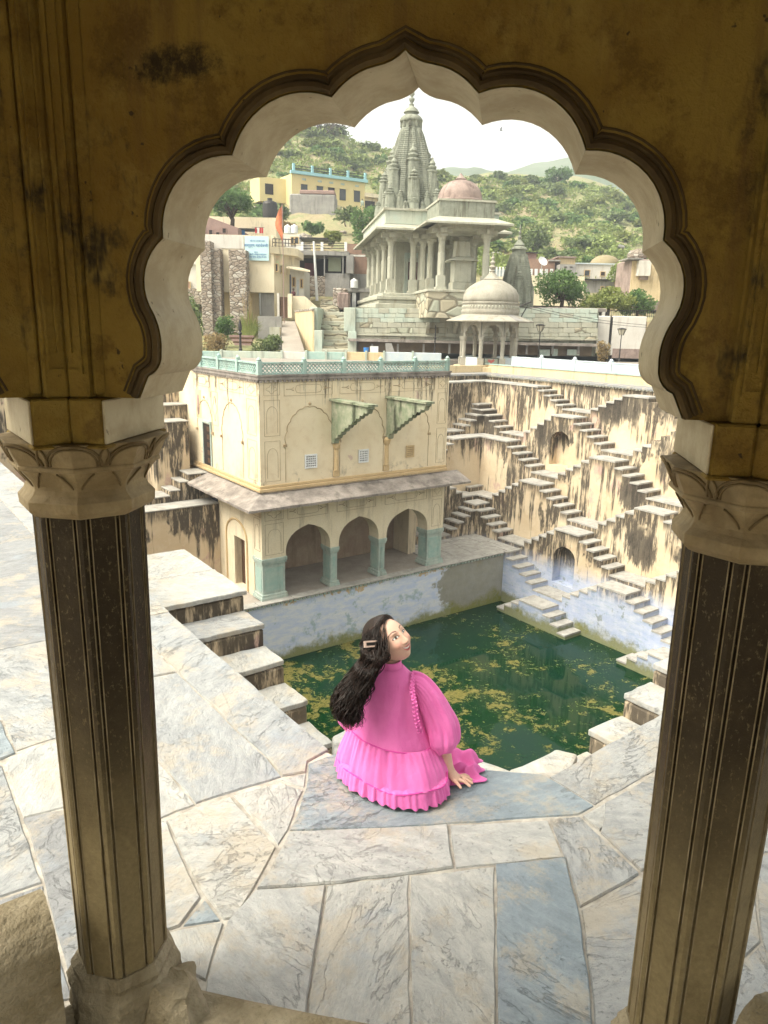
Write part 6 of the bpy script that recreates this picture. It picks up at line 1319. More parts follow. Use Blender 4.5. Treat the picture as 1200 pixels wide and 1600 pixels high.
for i, mt_ in enumerate(('leafA', 'leafB', 'leafC', 'leafD', 'leafA', 'leafB')):
    po, tr_ = bush_proto(i, mt_); tag(po, LBS[mt_], 'shrub', 'shrubs on the hillside'); so2 = tr_.build('stem', MT['bark'], po); protos.append(po)
cnt = 0; placed = []
def put_shrub(u, D, s, k=None, sink=.2):
    global cnt
    k = RV.randrange(6) if k is None else k
    if protos[k] is not None and cnt < 6 and not protos[k].get('used'): o_ = protos[k]; protos[k]['used'] = 1; cnt += 1
    else: o_ = copy_tree(protos[k])
    p = ground_pt(u, D); o_.location = (p.x, p.y, p.z - sink * s); o_['label'] = LBS[('leafA', 'leafB', 'leafC', 'leafD', 'leafA', 'leafB')[k]].replace('the scrubby hillside', ('the left hill crest' if D > 160 else 'the slope around the yellow house') if u < 610 else ('the middle saddle behind the dome' if u < 760 else ('the upper right hill' if D > 165 else ('the middle of the right hill' if D > 130 else 'the foot of the right hill'))))
    o_.rotation_euler = (0, 0, RV.uniform(0, 6.28)); o_.scale = (s * RV.uniform(.9, 1.3), s * RV.uniform(.9, 1.3), s * RV.uniform(.7, 1.05))
for k in range(6): put_shrub(700 + 40 * k, 170 + 4 * k, 2.6, k)
tries = 0; n_sh = 0
while n_sh < 270 and tries < 4000:
    tries += 1; u = RV.uniform(320, 1030); D = RV.uniform(100, 205) if u > 640 else RV.uniform(112, 200)
    py = ground_py(u, D)
    if 440 < u < 600 and 110 < D < 140: continue
    if u < 640 and py > 345: continue
    den = .35 + .65 * (mnoise.noise(Vector((u * .012, D * .03, 7))) > -.12)
    if RV.random() > den: continue
    put_shrub(u, D, RV.uniform(1.1, 2.2) * (D / 130) ** .8); n_sh += 1
for a in ('used',):
    for p_ in bpy.data.objects:
        if a in p_.keys(): del p_[a]
# dense scrub that reads as one mass, as leaf faces over the slope
mb = MB()
for _ in range(9500):
    u = RV.uniform(300, 1060) if _ < 5200 else RV.uniform(-350, 1500); D = RV.uniform(96, 215)
    if 436 < u < 600 and 105 < D < 142: continue
    if 300 < u < 640 and ground_py(u, D) > 350: continue
    if mnoise.noise(Vector((u * .02, D * .05, 2))) < -.28: continue
    p = ground_pt(u, D); s = RV.uniform(.5, 1.1)
    leaf_mesh(mb, (p.x, p.y, p.z + .2 * s), (s * 1.2, s * 1.2, s * .7), 15, .30 * s + .10, hollow=.3)
tag(mb.build('scrub', MT['leafD'], None), 'low dusty scrub covering the hillside', 'scrub', kind='stuff')
mb = MB()
for _ in range(2600):
    u = RV.uniform(300, 1060) if _ < 1700 else RV.uniform(-350, 1500); D = RV.uniform(76, 200)
    if 436 < u < 600 and 105 < D < 142: continue
    p = ground_pt(u, D)
    for k in range(6): a = RV.uniform(0, 6.3); l_ = RV.uniform(.3, .8); b_ = p + Vector((RV.uniform(-.5, .5), RV.uniform(-.5, .5), 0)); mb.add([b_ + Vector((-.05, 0, -.1)), b_ + Vector((.05, 0, -.1)), b_ + Vector((.3 * cos(a) * l_, .3 * sin(a) * l_, l_))], [(0, 1, 2)])
tag(mb.build('hill_grass', MT['drygrass'], None), 'dry pale grass tufts scattered on the hillside', 'grass', kind='stuff')
def slope_bush(n_, lab, px, pyt, pyb, D, w, mat): place_bush('slope_bush', lab, px, pyt, pyb, D, w, mat, 700, .26)
SB = [('olive bush right below the retaining wall of the yellow house', 545, 322, 352, 112, 52, 'leafA'), ('green bush beside the annex of the yellow house', 585, 318, 342, 116, 30, 'leafB'), ('dry brown bush on the slope beneath the annex', 575, 338, 372, 100, 36, 'drygrass'), ('small bush left of the grey retaining wall', 440, 318, 345, 116, 26, 'leafA'),
      ('yellow-green bush low on the slope above the concrete terrace', 518, 360, 380, 95, 30, 'leafC'), ('green bush on the slope above the concrete terrace', 490, 345, 366, 104, 34, 'leafB'), ('dry bush on the bare slope below the black tank', 450, 345, 366, 100, 30, 'drygrass')]
# rocks on the left slope
for i in range(46):
    u = RV.uniform(395, 600) if i < 30 else RV.uniform(700, 1000); D = RV.uniform(88, 150) if i < 30 else RV.uniform(100, 150)
    if 440 < u < 600 and 112 < D < 140: continue
    p = ground_pt(u, D); mb = MB(); s = RV.uniform(.5, 1.5); mb.lathe([(.7, -.5), (1, 0), (.8, .45), (.3, .7)], 7); r_ = Vector((RV.random() * 9, 0, 0))
    mb.v = [tuple(Vector(v) * (1 + .35 * mnoise.noise(Vector(v) * 1.7 + r_))) for v in mb.v]; ob = mb.build('rock', MT['rubble'] if i % 2 else MT['concrete'], None, loc=p); ob.scale = (s * 1.4, s, s * .7); ob.rotation_euler = (0, 0, RV.random() * 6); tag(ob, 'weathered rock among many alike on the dry slope', 'rock', 'rocks on the slope')
# near bushes and grasses left of the ramp
def place_bush(name, label, px, pyt, pyb, D, wpx, mat, n=900, leaf=.12, cat='bush'):
    p = at_d(px, pyb, D); h_ = at_d(px, pyt, D).z - p.z; w = wpx / 2 / FPX * D; t = thing(name, label, cat, RH * p.x + FH * D + ZU * p.z, TH); mb = MB(); r = random.Random(int(px))
    for i in range(6): leaf_mesh(mb, (r.uniform(-.55, .55) * w, r.uniform(-.3, .3) * w, h_ * r.uniform(.3, .65)), (w * .5, w * .5, h_ * .35), n // 6, leaf, rnd=r, hollow=.25)
    mb.build('foliage', MT[mat], t); mb = MB()
    for k in range(6): a = r.uniform(-1, 1); mb.tube([(a * w * .2, 0, -.2), (a * w * .5, 0, h_ * .6)], [.04, .015], 4)
    mb.build('stems', MT['bark'], t)
place_bush('green_bush', 'dusty green bush filling the lower left of the arch', 297, 455, 552, 60, 44, 'leafA', 2200, .13)
place_bush('green_bush', 'green bush between the two rubble pillars', 350, 488, 530, 61, 36, 'leafB', 1300, .11)
place_bush('green_bush', 'round green bush right of the dry grass clump', 417, 522, 556, 57, 46, 'leafA', 1600, .11)
place_bush('dry_bush', 'brown dry bush in front of the rubble pillars', 343, 518, 556, 58, 60, 'drygrass', 1700, .10)
place_bush('dry_bush', 'brown dry bush at the white compound wall', 943, 531, 568, 54, 25, 'drygrass', 900, .09)
for i_, b_ in enumerate(SB): slope_bush(i_, *b_)
gt, o = bg_thing('grass_clump', 'tall yellow-green grass clump beside the right rubble pillar', 'grass', 389, 530, 60); mb = MB()
for i in range(150):
    a = RV.uniform(-1, 1); b = RV.uniform(-.4, .4); h_ = RV.uniform(1.2, 2.6) * (1 - .25 * abs(a)); mb.add([(-.03 + a * .3, b, 0), (.03 + a * .3, b, 0), (a * .75 + .025, b, h_ * .6), (a * .75 - .025, b, h_ * .6), (a * 1.35, b - .2, h_ * (.75 if abs(a) > .6 else 1))], [(0, 1, 2, 3), (3, 2, 4)])
tag(mb.build('blades', MT['leafC'], gt), kind='stuff'); mb = MB()
for i in range(14): a = RV.uniform(-.5, .5); mb.tube([(a * .4, 0, 0), (a, 0, 3.2 + RV.uniform(-.6, .6))], .018, 4)
tag(mb.build('dry_stalks', MT['drygrass'], gt), kind='stuff')
wp, o = bg_thing('wood_pile', 'stack of weathered planks behind the lamp post', 'planks', 385, 543, 57.5)
for i in range(5): pbox('plank', 'wood' if i % 2 else 'pinkbrick', wp, o, 358 + i * 2, 396 - i, 524 + i * 3.2, 526.8 + i * 3.2, 57.5 - .2 * i, .5)
st_, o = bg_thing('stone_pedestal', 'grey stepped stone pedestal beside the ramp', 'pedestal', 430, 540, 59); pbox('base', 'concrete', st_, o, 420, 440, 526, 545, 59, 1.2); pbox('cap', 'templepale', st_, o, 421, 437, 511, 525.8, 59.2, .8); pbox('back_wall', 'concrete', st_, o, 403, 440, 494, 530, 62, .5)
# tiny seated villager and a bird
def tiny_person(px, pyt, pyb, D, lab, cloth):
    t, o = bg_thing('person', lab, 'person', px, pyb, D, turn=pi); H_ = at_d(px, pyt, D).z - o.z; k = H_ / 1.0
    me = bpy.data.meshes.new('body'); V_ = [(0, 0, .12), (0, .02, .35), (0, .02, .58), (0, .03, .68), (0, .05, .84), (0, .04, .95), (.12, -.02, .12), (.16, -.38, .25), (.15, -.40, -.15), (-.12, -.02, .12), (-.16, -.38, .25), (-.15, -.40, -.15), (.19, .0, .58), (.25, -.08, .36), (.12, -.30, .30), (-.19, .0, .58), (-.25, -.08, .36), (-.12, -.30, .30)]
    Ed = [(0, 1), (1, 2), (2, 3), (3, 4), (4, 5), (0, 6), (6, 7), (7, 8), (0, 9), (9, 10), (10, 11), (2, 12), (12, 13), (13, 14), (2, 15), (15, 16), (16, 17)]; me.from_pydata([(x * k, y * k, z * k) for x, y, z in V_], Ed, [])
    ob = bpy.data.objects.new('body', me); COL.objects.link(ob); ob.parent = t; sk = ob.modifiers.new('skin', 'SKIN'); ob.modifiers.new('sub', 'SUBSURF').levels = 1
    R_ = [.17, .15, .15, .055, .095, .07, .12, .09, .06, .12, .09, .06, .07, .055, .04, .07, .055, .04]
    for i, sv in enumerate(me.skin_vertices[0].data): sv.radius = (R_[i] * k, R_[i] * k); sv.use_root = i == 0
    me.materials.append(cloth); mb = MB(); mb.lathe([(.02, -.02), (.09, .03), (.105, .10), (.09, .16), (.03, .2)], 12, (0, .045 * k, .76 * k)); mb.build('head_scarf', MT['wood'], t)
tiny_person(458.5, 451, 463.5, 66.5, 'seated villager in dark red clothes by the white porch house', MT['redwood'])
tiny_person(566, 310, 321, 124, 'distant figure in teal clothes beside the yellow hill house', MT['teal'])
for n_, (a_, b_, D0, D1, sag) in enumerate((((491, 379), (428, 384), 70, 66, 3), ((491, 381), (560, 398), 70, 76, 3), ((803, 472), (1010, 508), 52, 57, 5), ((803, 475), (1015, 512), 52, 57, 6))):
    w_t, o = bg_thing('overhead_wire', ('thin wire from the white utility pole to the cream house', 'thin wire from the white utility pole to the brick wall', 'upper thin wire crossing in front of the white compound wall', 'lower thin wire crossing in front of the white compound wall')[n_], 'wire', a_[0], a_[1], D0)
    mb = MB(); mb.tube([at_d(a_[0] + (b_[0] - a_[0]) * i / 8, a_[1] + (b_[1] - a_[1]) * i / 8 + sag * 4 * (i / 8) * (1 - i / 8), D0 + (D1 - D0) * i / 8) for i in range(9)], .018, 4); mb.build('wire', MT['metal'], w_t, off=o)
bd, o = bg_thing('bird', 'tiny dark bird flying in the pale sky', 'bird', 783, 204, 120); mb = MB(); mb.tube([(-.25, 0, 0), (0, 0, .03), (.28, 0, .05)], [.02, .07, .02], 6); mb.build('body', MT['metal'], bd); 
for sg_ in (-1, 1): mb = MB(); mb.add([(.05, 0, .04), (-.1, 0, .03), (-.12, sg_ * .35, .35), (.02, sg_ * .45, .42)], [(0, 1, 2, 3)]); mb.build('wing', MT['metal'], bd)

# ================================================================== air
hz_ = MB(); hz_.box(-120, 480, -120, 560, -14.5, 97); hm = bpy.data.materials.new('haze_air'); hm.use_nodes = True; ht = hm.node_tree
for n_ in list(ht.nodes):
    if n_.type == 'BSDF_PRINCIPLED': ht.nodes.remove(n_)
pv = ht.nodes.new('ShaderNodeVolumePrincipled'); pv.inputs['Color'].default_value = (.80, .88, 1.0, 1); pv.inputs['Density'].default_value = .0008; pv.inputs['Anisotropy'].default_value = .0
ht.links.new(pv.outputs[0], [n_ for n_ in ht.nodes if n_.type == 'OUTPUT_MATERIAL'][0].inputs['Volume'])
tag(hz_.build('haze', hm, None), kind='stuff')
# ================================================================== the woman in pink
from mathutils.bvhtree import BVHTree
GW = Vector((2.007, 2.668, 0.008))
wom = thing('person', 'woman in a bright pink ruffled dress sitting at the pool edge, face turned back', 'person', GW, TH)
def toL(v): d = v - GW; return Vector((d.dot(RH), d.dot(FH), d.z))        # world to her own frame
def vL(v): return Vector((v.dot(RH), v.dot(FH), v.z))                     # directions
def catmull(P, n):
    out = []
    for i in range(len(P) - 1):
        p0, p1, p2, p3 = P[max(i-1, 0)], P[i], P[i+1], P[min(i+2, len(P)-1)]
        for k in range(n):
            t = k / n; out.append(tuple(.5 * ((2*b) + (-a + c) * t + (2*a - 5*b + 4*c - d) * t*t + (-a + 3*b - 3*c + d) * t**3) for a, b, c, d in zip(p0, p1, p2, p3)))
    out.append(tuple(P[-1])); return out
# ---- head
Zs, Xs = (-.52, .84, .08), (-.61, -.42, .67)
B_ = -CF
hz = (CR * Zs[0] + CU * Zs[1] + B_ * Zs[2]).normalized(); hx = CR * Xs[0] + CU * Xs[1] + B_ * Xs[2]; hx = (hx - hz * hx.dot(hz)).normalized(); hy = hz.cross(hx).normalized()
HX, HY, HZ = vL(hx), vL(hy), vL(hz)
HC = Vector((-.004, .050, .764)); HS = 1.03
def sst(a, b, x): t = max(0, min(1, (x - a) / (b - a))); return t * t * (3 - 2 * t)
def gau(x, s): return math.exp(-(x / s) ** 2)
def head_local(d):
    x, y, z = d
    X, Y, Z = x * .072, y * .092, z * .112
    if z < 0:
        k = (-z) ** 1.4; X *= 1 - .24 * k; Y = Y * (1 - .10 * k) + .020 * k * (1 if y > -.3 else .4)
    fr = sst(.2, .8, y)
    n = fr * (.017 * gau(x, .155) * gau(z + .20, .13) + .009 * gau(x, .12) * gau(z + .02, .22) + .006 * gau(abs(x) - .15, .09) * gau(z + .24, .07))
    n -= fr * .009 * (gau(abs(x) - .36, .16) * gau(z - .12, .13)); n += fr * .005 * gau(abs(x) - .36, .10) * gau(z - .11, .06)
    n += fr * .005 * gau(abs(x) - .34, .22) * gau(z - .31, .07)
    n += .009 * sst(.0, .5, y) * gau(abs(x) - .50, .22) * gau(z + .22, .18)
    n += fr * .011 * gau(x, .24) * gau(z + .86, .16) - fr * .004 * gau(x, .3) * gau(z + .70, .06)
    mz = z + .52 - 1.0 * x * x
    n += fr * (.006 * gau(x, .30) * (gau(mz - .07, .05) + gau(mz + .075, .055)) - .004 * gau(x, .26) * gau(mz, .035))
    L = sqrt(X*X + Y*Y + Z*Z) or 1
    return Vector((X * 1.14, Y * 1.06, Z)) * (1 + n / L) * HS
def face_col(d):
    x, y, z = d; c = Vector((.66, .42, .325))
    if y <= .15: return tuple(c)
    bl = gau(abs(x) - .50, .2) * gau(z + .20, .18) * sst(.2, .6, y); c = c.lerp(Vector((.62, .26, .215)), .5 * bl); c = c.lerp(Vector((.70, .48, .37)), .5 * gau(x, .12) * gau(z + .1, .25))
    ex = abs(x) - .365; ez = z - .12 + .35 * ex * ex
    e = (ex / .165) ** 2 + (ez / .050) ** 2
    if e < 1: c = Vector((.72, .70, .68)) if (ex ** 2 + (ez * 1.0) ** 2) > 0.062 ** 2 else Vector((.018, .010, .007))
    if 1 <= e < 2.0 and ez > -.01: c = Vector((.035, .02, .016))
    if 1 <= e < 1.5 and ez <= -.01: c = Vector((.34, .18, .13))
    bz = z - (.325 + .06 * (1 - ((abs(x) - .38) / .25) ** 2)); 
    if abs(bz) < .034 - .05 * max(0, abs(x) - .38) and .14 < abs(x) < .66: c = c.lerp(Vector((.05, .028, .02)), .85)
    mz = z + .51 - 1.0 * x * x; w = 1 - (abs(x) / .40) ** 2
    if w > 0:
        if -.075 * w < mz < .055 * w: c = Vector((.82, .80, .76)) if abs(mz - .005) < .046 * w else Vector((.30, .06, .06))
        elif -.13 * w < mz < .105 * w: c = Vector((.53, .155, .15))
    if abs(x) < .17 and -.34 < z < -.275 and abs(abs(x) - .085) < .05: c = c.lerp(Vector((.20, .08, .06)), .7)
    return tuple(c)
NT, NP = 220, 150; hv = []; hcl = []; hd = []
for j in range(NP + 1):
    ph = pi * j / NP
    for i in range(NT):
        th = 2 * pi * i / NT; d = (sin(ph) * cos(th), sin(ph) * sin(th), cos(ph)); hd.append(d); p = head_local(d); hv.append(HC + HX * p.x + HY * p.y + HZ * p.z); hcl.append(face_col(d))
hf = [(j*NT+i, (j+1)*NT+i, (j+1)*NT+(i+1) % NT, j*NT+(i+1) % NT) for j in range(NP) for i in range(NT)]
# ---- body skeleton skinned, joined with the head into one mesh
sk_v = [(.03, .06, .11), (.02, .06, .28), (.0, .06, .43), (-.005, .06, .53), (.0, .062, .63), (.008, .058, .71),
        (.14, .06, .515), (.268, .03, .28), (.318, .0, .066), (.343, -.012, .033),
        (-.14, .06, .51), (-.21, .10, .29), (-.20, .24, .12), (-.19, .27, .10),
        (.12, .12, .10), (.13, .50, .09), (.13, .53, -.30), (-.07, .12, .10), (-.08, .50, .09), (-.08, .53, -.30), (.13, .62, -.36), (-.08, .62, -.36)]
sk_e = [(0, 1), (1, 2), (2, 3), (3, 4), (4, 5), (3, 6), (6, 7), (7, 8), (8, 9), (3, 10), (10, 11), (11, 12), (12, 13), (0, 14), (14, 15), (15, 16), (0, 17), (17, 18), (18, 19), (16, 20), (19, 21)]
sk_r = [.11, .09, .085, .05, .045, .045, .035, .036, .027, .028, .035, .034, .025, .025, .08, .055, .04, .08, .055, .04, .035, .035]
hb = Vector(sk_v[9])          # right hand: palm root, five fingers laid on the cloth
for k, (dirx, diry, ln) in enumerate(((.55, -.75, .052), (.90, -.55, .066), (1.0, -.30, .070), (1.0, -.05, .064), (.95, .22, .050))):
    root = hb + Vector((.020 + .004 * k if k else .0, -.022 + .012 * k, .0)); dv = Vector((dirx, diry, 0)).normalized()
    chain = [root, root + dv * ln * .42 + Vector((0, 0, .004 if k else .0)), root + dv * ln * .75 + Vector((0, 0, -.006)), root + dv * ln + Vector((0, 0, -.014))]
    prev = 9
    for q, r_ in zip(chain, (.0105, .0092, .0085, .0070)): sk_v.append(tuple(q)); sk_r.append(r_); sk_e.append((prev, len(sk_v) - 1)); prev = len(sk_v) - 1
me = bpy.data.meshes.new('tmp'); me.from_pydata(sk_v, sk_e, []); to = bpy.data.objects.new('tmp', me); COL.objects.link(to)
to.modifiers.new('skin', 'SKIN'); sb = to.modifiers.new('sub', 'SUBSURF'); sb.levels = sb.render_levels = 2
for i, sv in enumerate(me.skin_vertices[0].data): sv.radius = (sk_r[i], sk_r[i]); sv.use_root = (i == 0)
dg = bpy.context.evaluated_depsgraph_get(); dg.update(); ev = to.evaluated_get(dg); em = ev.to_mesh(); bv = [v.co.copy() for v in em.vertices]; bf = [tuple(p.vertices) for p in em.polygons]; ev.to_mesh_clear(); bpy.data.objects.remove(to)
mb = MB(); mb.add(bv, bf); mb.add(hv, hf); mb.att['tone'] = [(.66, .42, .325)] * len(bv) + hcl
g = NG('skin', .5, .35); g.col(g.attr('tone', 'Color')); g.b.inputs['Subsurface Weight'].default_value = .08; g.b.inputs['Subsurface Radius'].default_value = (.01, .004, .002); g.bump(g.noise(None, 180, 3, .6), .05, .002)
body = mb.build('body', g.m, wom, smooth=True)
# nails
mnl = simple('nail', (.66, .38, .33), (.64, .36, .32), 20, .25, 0)
# ---- hair: cap plus wavy locks
def hairy(d):
    x, y, z = d
    if z > .1: lim = .03 + .70 * (z - .1) - .12 * abs(x)
    elif z > -.38: lim = .03 - .25 * max(0, -z - .1)
    else: lim = -.30
    return y < lim + .02 * sin(14 * z)
gh = NG('dark_brown_hair', .42, .3); sn = gh.noise(gh.mapping(gh.obj, (1, 1, 1)), 55, 4, .7); n2 = gh.noise(gh.obj, 9, 3, .6)
ch = gh.mix(gh.step(sn, .35, .7), (.006, .003, .0022), (.024, .010, .006)); ch = gh.mix(gh.math('MULTIPLY', gh.step(n2, .5, .7), gh.step(gh.z(gh.obj), .62, .42, 0, 1)), ch, (.11, .046, .021)); gh.col(ch); gh.bump(sn, .4, .004)
cap_i = {}; mb = MB()
for f_ in hf:
    if all(hairy(hd[i]) for i in f_):
        ids = []
        for i in f_:
            if i not in cap_i:
                d = Vector(hd[i]); n_ = (hv[i] - HC).normalized(); th_ = .016 + .026 * sst(.1, .9, -d.y) + .004 * sst(-.2, .6, d.z) + .0012 * sin(d.x * 60 + d.y * 18 + 3 * d.z)
                edge = .12 + .22 * sum(hairy((d.x, d.y + o_, d.z)) for o_ in (.05, .10, .16, .24))
                cap_i[i] = len(mb.v); mb.v.append(tuple(hv[i] + n_ * th_ * edge))
            ids.append(cap_i[i])
        mb.f.append(tuple(ids))
hair = mb.build('hair', gh.m, wom, smooth=True)
RHr = random.Random(17); ml = MB()
guide = [Vector((-.045, -.015, .755)), Vector((-.085, -.055, .70)), Vector((-.125, -.075, .635)), Vector((-.165, -.100, .57)), Vector((-.190, -.120, .51)), Vector((-.185, -.130, .455)), Vector((-.165, -.130, .405))]
axr, axf = Vector((.85, .5, .15)).normalized(), Vector((-.45, .85, .1)).normalized()
for k in range(1700):
    for _ in range(200):
        th = RHr.uniform(0, 2 * pi); z = RHr.uniform(-.38, .9); r = sqrt(1 - z * z); d = (r * cos(th), r * sin(th), z)
        if hairy(d) and d[0] > -.65: break
    p = head_local(d); root = HC + (HX * p.x + HY * p.y + HZ * p.z) * (1.17 + .18 * sst(.1, .9, -d[1]))
    a, b = RHr.uniform(0, 2 * pi), sqrt(RHr.random()); u, v = b * cos(a), b * sin(a)
    # locks from the near side lie to the right of the mass
    u = .5 * u + .5 * (d[1] * .6 + d[0] * .2)
    pts = [root]; tail = RHr.uniform(.72, 1.04); ph1, ph2 = RHr.uniform(0, 6.28), RHr.uniform(0, 6.28); st = 1 if d[2] < .2 else 0
    for i, gpt in enumerate(guide):
        if i < st: continue
        wd_ = (.070, .084, .092, .094, .090, .078, .052)[i]; pts.append(gpt + axr * (u * wd_) + axf * (v * wd_ * .75))
    # keep the first stretch outside the skull
    q0 = pts[1] - HC; 
    if q0.length < .15: pts[1] = HC + q0.normalized() * RHr.uniform(.138, .158)
    cv = catmull(pts, 6); n = max(8, int(len(cv) * tail)); cv = cv[:n]; path = []; rad = []
    for i, q in enumerate(cv):
        t = i / (n - 1); am = .027 * sst(.2, .7, t); q = Vector(q) + axr * am * sin(ph1 + t * 12.5) + axf * am * .8 * cos(ph2 + t * 11.0)
        path.append(q); rad.append((.0009 + .0021 * sst(0, .25, t)) * (1 - .85 * sst(.75, 1, t)) * (.55 + .7 * ((k * 37) % 10) / 10))
    ml.tube(path, rad, 3)
ho = ml.build('hair_locks', gh.m, wom, smooth=True); tag(ho, kind='stuff')
# ---- dress
gd = NG('pink_cotton', .75, .25); fn_ = gd.noise(None, 420, 2, .5); w_ = gd.noise(None, 9, 4, .6)
gd.col(gd.mix(gd.step(w_, .35, .65), (.78, .175, .48), (.74, .15, .445))); wr = gd.math('ABSOLUTE', gd.math('SUBTRACT', gd.noise(gd.mapping(gd.obj, (1, 1, .45)), 11, 3, .5, .6), .5)); gd.bump(gd.math('ADD', gd.math('MULTIPLY', fn_, .06), gd.math('ADD', w_, gd.math('MULTIPLY', wr, 1.6))), .55, .012); gd.b.inputs['Sheen Weight'].default_value = .25; gd.b.inputs['Sheen Tint'].default_value = (1, .6, .9, 1)
PK = gd.m; DK = simple('pink_seam', (.72, .085, .40), (.66, .07, .36), 20, .8, .1)
def ringmesh(rings, na, disp, sub=5, shear=0.0):
    "rings: (z, cr, cf, a, b); disp(psi, t, z) -> relative radial change, dz"
    R_ = catmull(rings, sub); mb = MB(); n = len(R_)
    for j, (z, cr, cf_, a, b) in enumerate(R_):
        t = j / (n - 1)
        for i in range(na):
            ps = 2 * pi * i / na; q, dz = disp(ps, t, z); mb.v.append((cr + a * cos(ps) * (1 + q), cf_ + b * sin(ps) * (1 + q) + (-.30 * a * cos(ps) if shear == 'const' else shear * t * a * cos(ps)), max(.004, z + dz)))
    mb.f = [(j*na+i, j*na+(i+1) % na, (j+1)*na+(i+1) % na, (j+1)*na+i) for j in range(n-1) for i in range(na)]; return mb
tilt = lambda ps: -.045 * cos(ps)       # waist seam drops towards her right
def d_bod(ps, t, z):
    k = sst(.35, 1, t); q = .07 * sst(.1, .6, t) * (.22 - abs(mnoise.noise(Vector((cos(ps) * 2.2, sin(ps) * 2.2, t * 1.3))))) + k * (.025 * sin(3 * ps + 1.2) + .018 * sin(5 * ps - 4 * t) + .012 * sin(9 * ps + 3)) + .012 * sin(7 * ps + 9 * t) * t
    q += .05 * gau((ps - 4.35), .25) * gau(t - .75, .2) - .045 * gau((ps - 5.3), .2) * sst(.3, .8, t); return q, tilt(ps) * sst(.55, 1, t)
bod = [(.622, .004, .057, .060, .062), (.612, .004, .056, .074, .072), (.594, .0, .055, .097, .082), (.562, .0, .052, .132, .094), (.505, .0, .048, .144, .108), (.42, .003, .042, .150, .118), (.33, .008, .035, .174, .136), (.258, .015, .030, .208, .158)]
dr = ringmesh(bod, 160, d_bod).build('dress', PK, wom, smooth=True)
RN = [random.Random(5).uniform(.5, 1.5) for _ in range(80)]
def gather(n, amp): return lambda ps: amp * (.35 * sin(n * ps + 2.2 * sin(3 * ps) + 1.1 * sin(7 * ps)) + 1.5 * mnoise.noise(Vector((cos(ps) * n / 5.5, sin(ps) * n / 5.5, n))))
g1 = gather(41, .035); g1b = gather(17, .03)
def d_t1(ps, t, z): return (g1(ps) * (1 - .65 * sst(.1, .7, t)) * sst(0, .08, t) + g1b(ps) * sst(.15, .8, t) + .03 * sin(6 * ps + 1) * t), tilt(ps) * (1 - sst(0, .9, t)) + .012 * sin(5 * ps) * t
t1 = [(.262, .015, .030, .205, .156), (.252, .015, .030, .214, .164), (.20, .016, .034, .236, .194), (.14, .018, .040, .260, .226), (.082, .020, .044, .276, .250)]
ringmesh(t1, 360, d_t1, 6, -.30).build('skirt_tier', PK, dr, smooth=True)
g2 = gather(63, .030); g2b = gather(29, .025)
def d_t2(ps, t, z): return (g2(ps) * (.7 + .3 * t) * sst(0, .12, t) + g2b(ps) * t), .010 * sin(5 * ps) * (1 - t) + .006 * sin(33 * ps) * t
t2 = [(.100, .020, .044, .258, .232), (.090, .020, .044, .270, .244), (.082, .020, .044, .282, .255), (.05, .022, .044, .290, .262), (.012, .024, .044, .298, .268)]
ringmesh([(z, a, b, c, d) for z, a, b, c, d in t2], 420, d_t2, 6, 'const').build('hem_ruffle', PK, dr, smooth=True)
for zz, (cr, cf_, a, b), tl in ((.2585, (.015, .030, .2105, .1615), 1), (.0855, (.020, .044, .282, .256), 0)):
    mb = MB(); mb.tube([(cr + a * cos(p_), cf_ + b * sin(p_) - (0 if tl else .30 * a * cos(p_)), zz + (tilt(p_) if tl else .010 * sin(5 * p_))) for p_ in [2 * pi * i / 120 for i in range(121)]], .0035, 5, cap=False); mb.build('seam', DK, dr)
# stand collar
colr = [(.612, .004, .057, .060, .062), (.63, .003, .057, .055, .058), (.652, .003, .058, .054, .057), (.664, .004, .058, .056, .059), (.655, .004, .058, .050, .053)]
ringmesh(colr, 60, lambda ps, t, z: (.01 * sin(5 * ps), .006 * sin(ps + .6)), 5).build('collar', PK, dr, smooth=True)
mb = MB(); mb.tube([(.004 + .062 * cos(p_), .057 + .064 * sin(p_), .617 + .005 * sin(p_)) for p_ in [2 * pi * i / 60 for i in range(61)]], .003, 5, cap=False); mb.build('seam', DK, dr)
# puffed sleeves
def sleeve(path, rad, seed, flip=1):
    P = catmull(path, 7); Rr_ = [x[0] for x in catmull([(r,) for r in rad], 7)]; n = len(P); na = 72; mb = MB(); prev = None; rs = random.Random(seed); phs = [rs.uniform(0, 6.3) for _ in range(6)]
    for j in range(n):
        t_ = (Vector(P[min(j+1, n-1)]) - Vector(P[max(j-1, 0)])).normalized(); u = Vector((0, -1, 0)) if prev is None else prev; u = (u - t_ * u.dot(t_)).normalized(); prev = u; w = t_.cross(u); t = j / (n - 1)
        for i in range(na):
            a = 2 * pi * i / na; q = .34 * (.24 - abs(mnoise.noise(Vector((cos(a) * 1.6 + 2 * seed + .5 * t, sin(a) * 1.6 + .8 * t, t * 1.1)))) ) * sst(.05, .3, t) + .12 * mnoise.noise(Vector((cos(a) * 1.9 + seed, sin(a) * 1.9, t * 2.0))) * sst(.05, .3, t) + .10 * mnoise.noise(Vector((cos(a) * 5, sin(a) * 5, t * 3.0 + seed))) + .05 * sin(4 * a + phs[0] + 3 * t) * sst(0, .2, t) + .035 * sin(9 * a + phs[1] - 5 * t) + .07 * sin(19 * a + phs[2] + 2 * sin(3 * a)) * (1 - sst(.0, .5, t)) + .035 * sin(23 * a + phs[3]) * sst(.75, 1, t) + .03 * sin(a * 2 + 14 * t + phs[4]) * sst(.3, .6, t)
            mb.v.append(tuple(Vector(P[j]) + (u * cos(a) + w * sin(a)) * Rr_[j] * (1 + q)))
    mb.f = [(j*na+i, j*na+(i+1) % na, (j+1)*na+(i+1) % na, (j+1)*na+i) for j in range(n-1) for i in range(na)]; return mb.build('sleeve', PK, dr, smooth=True)
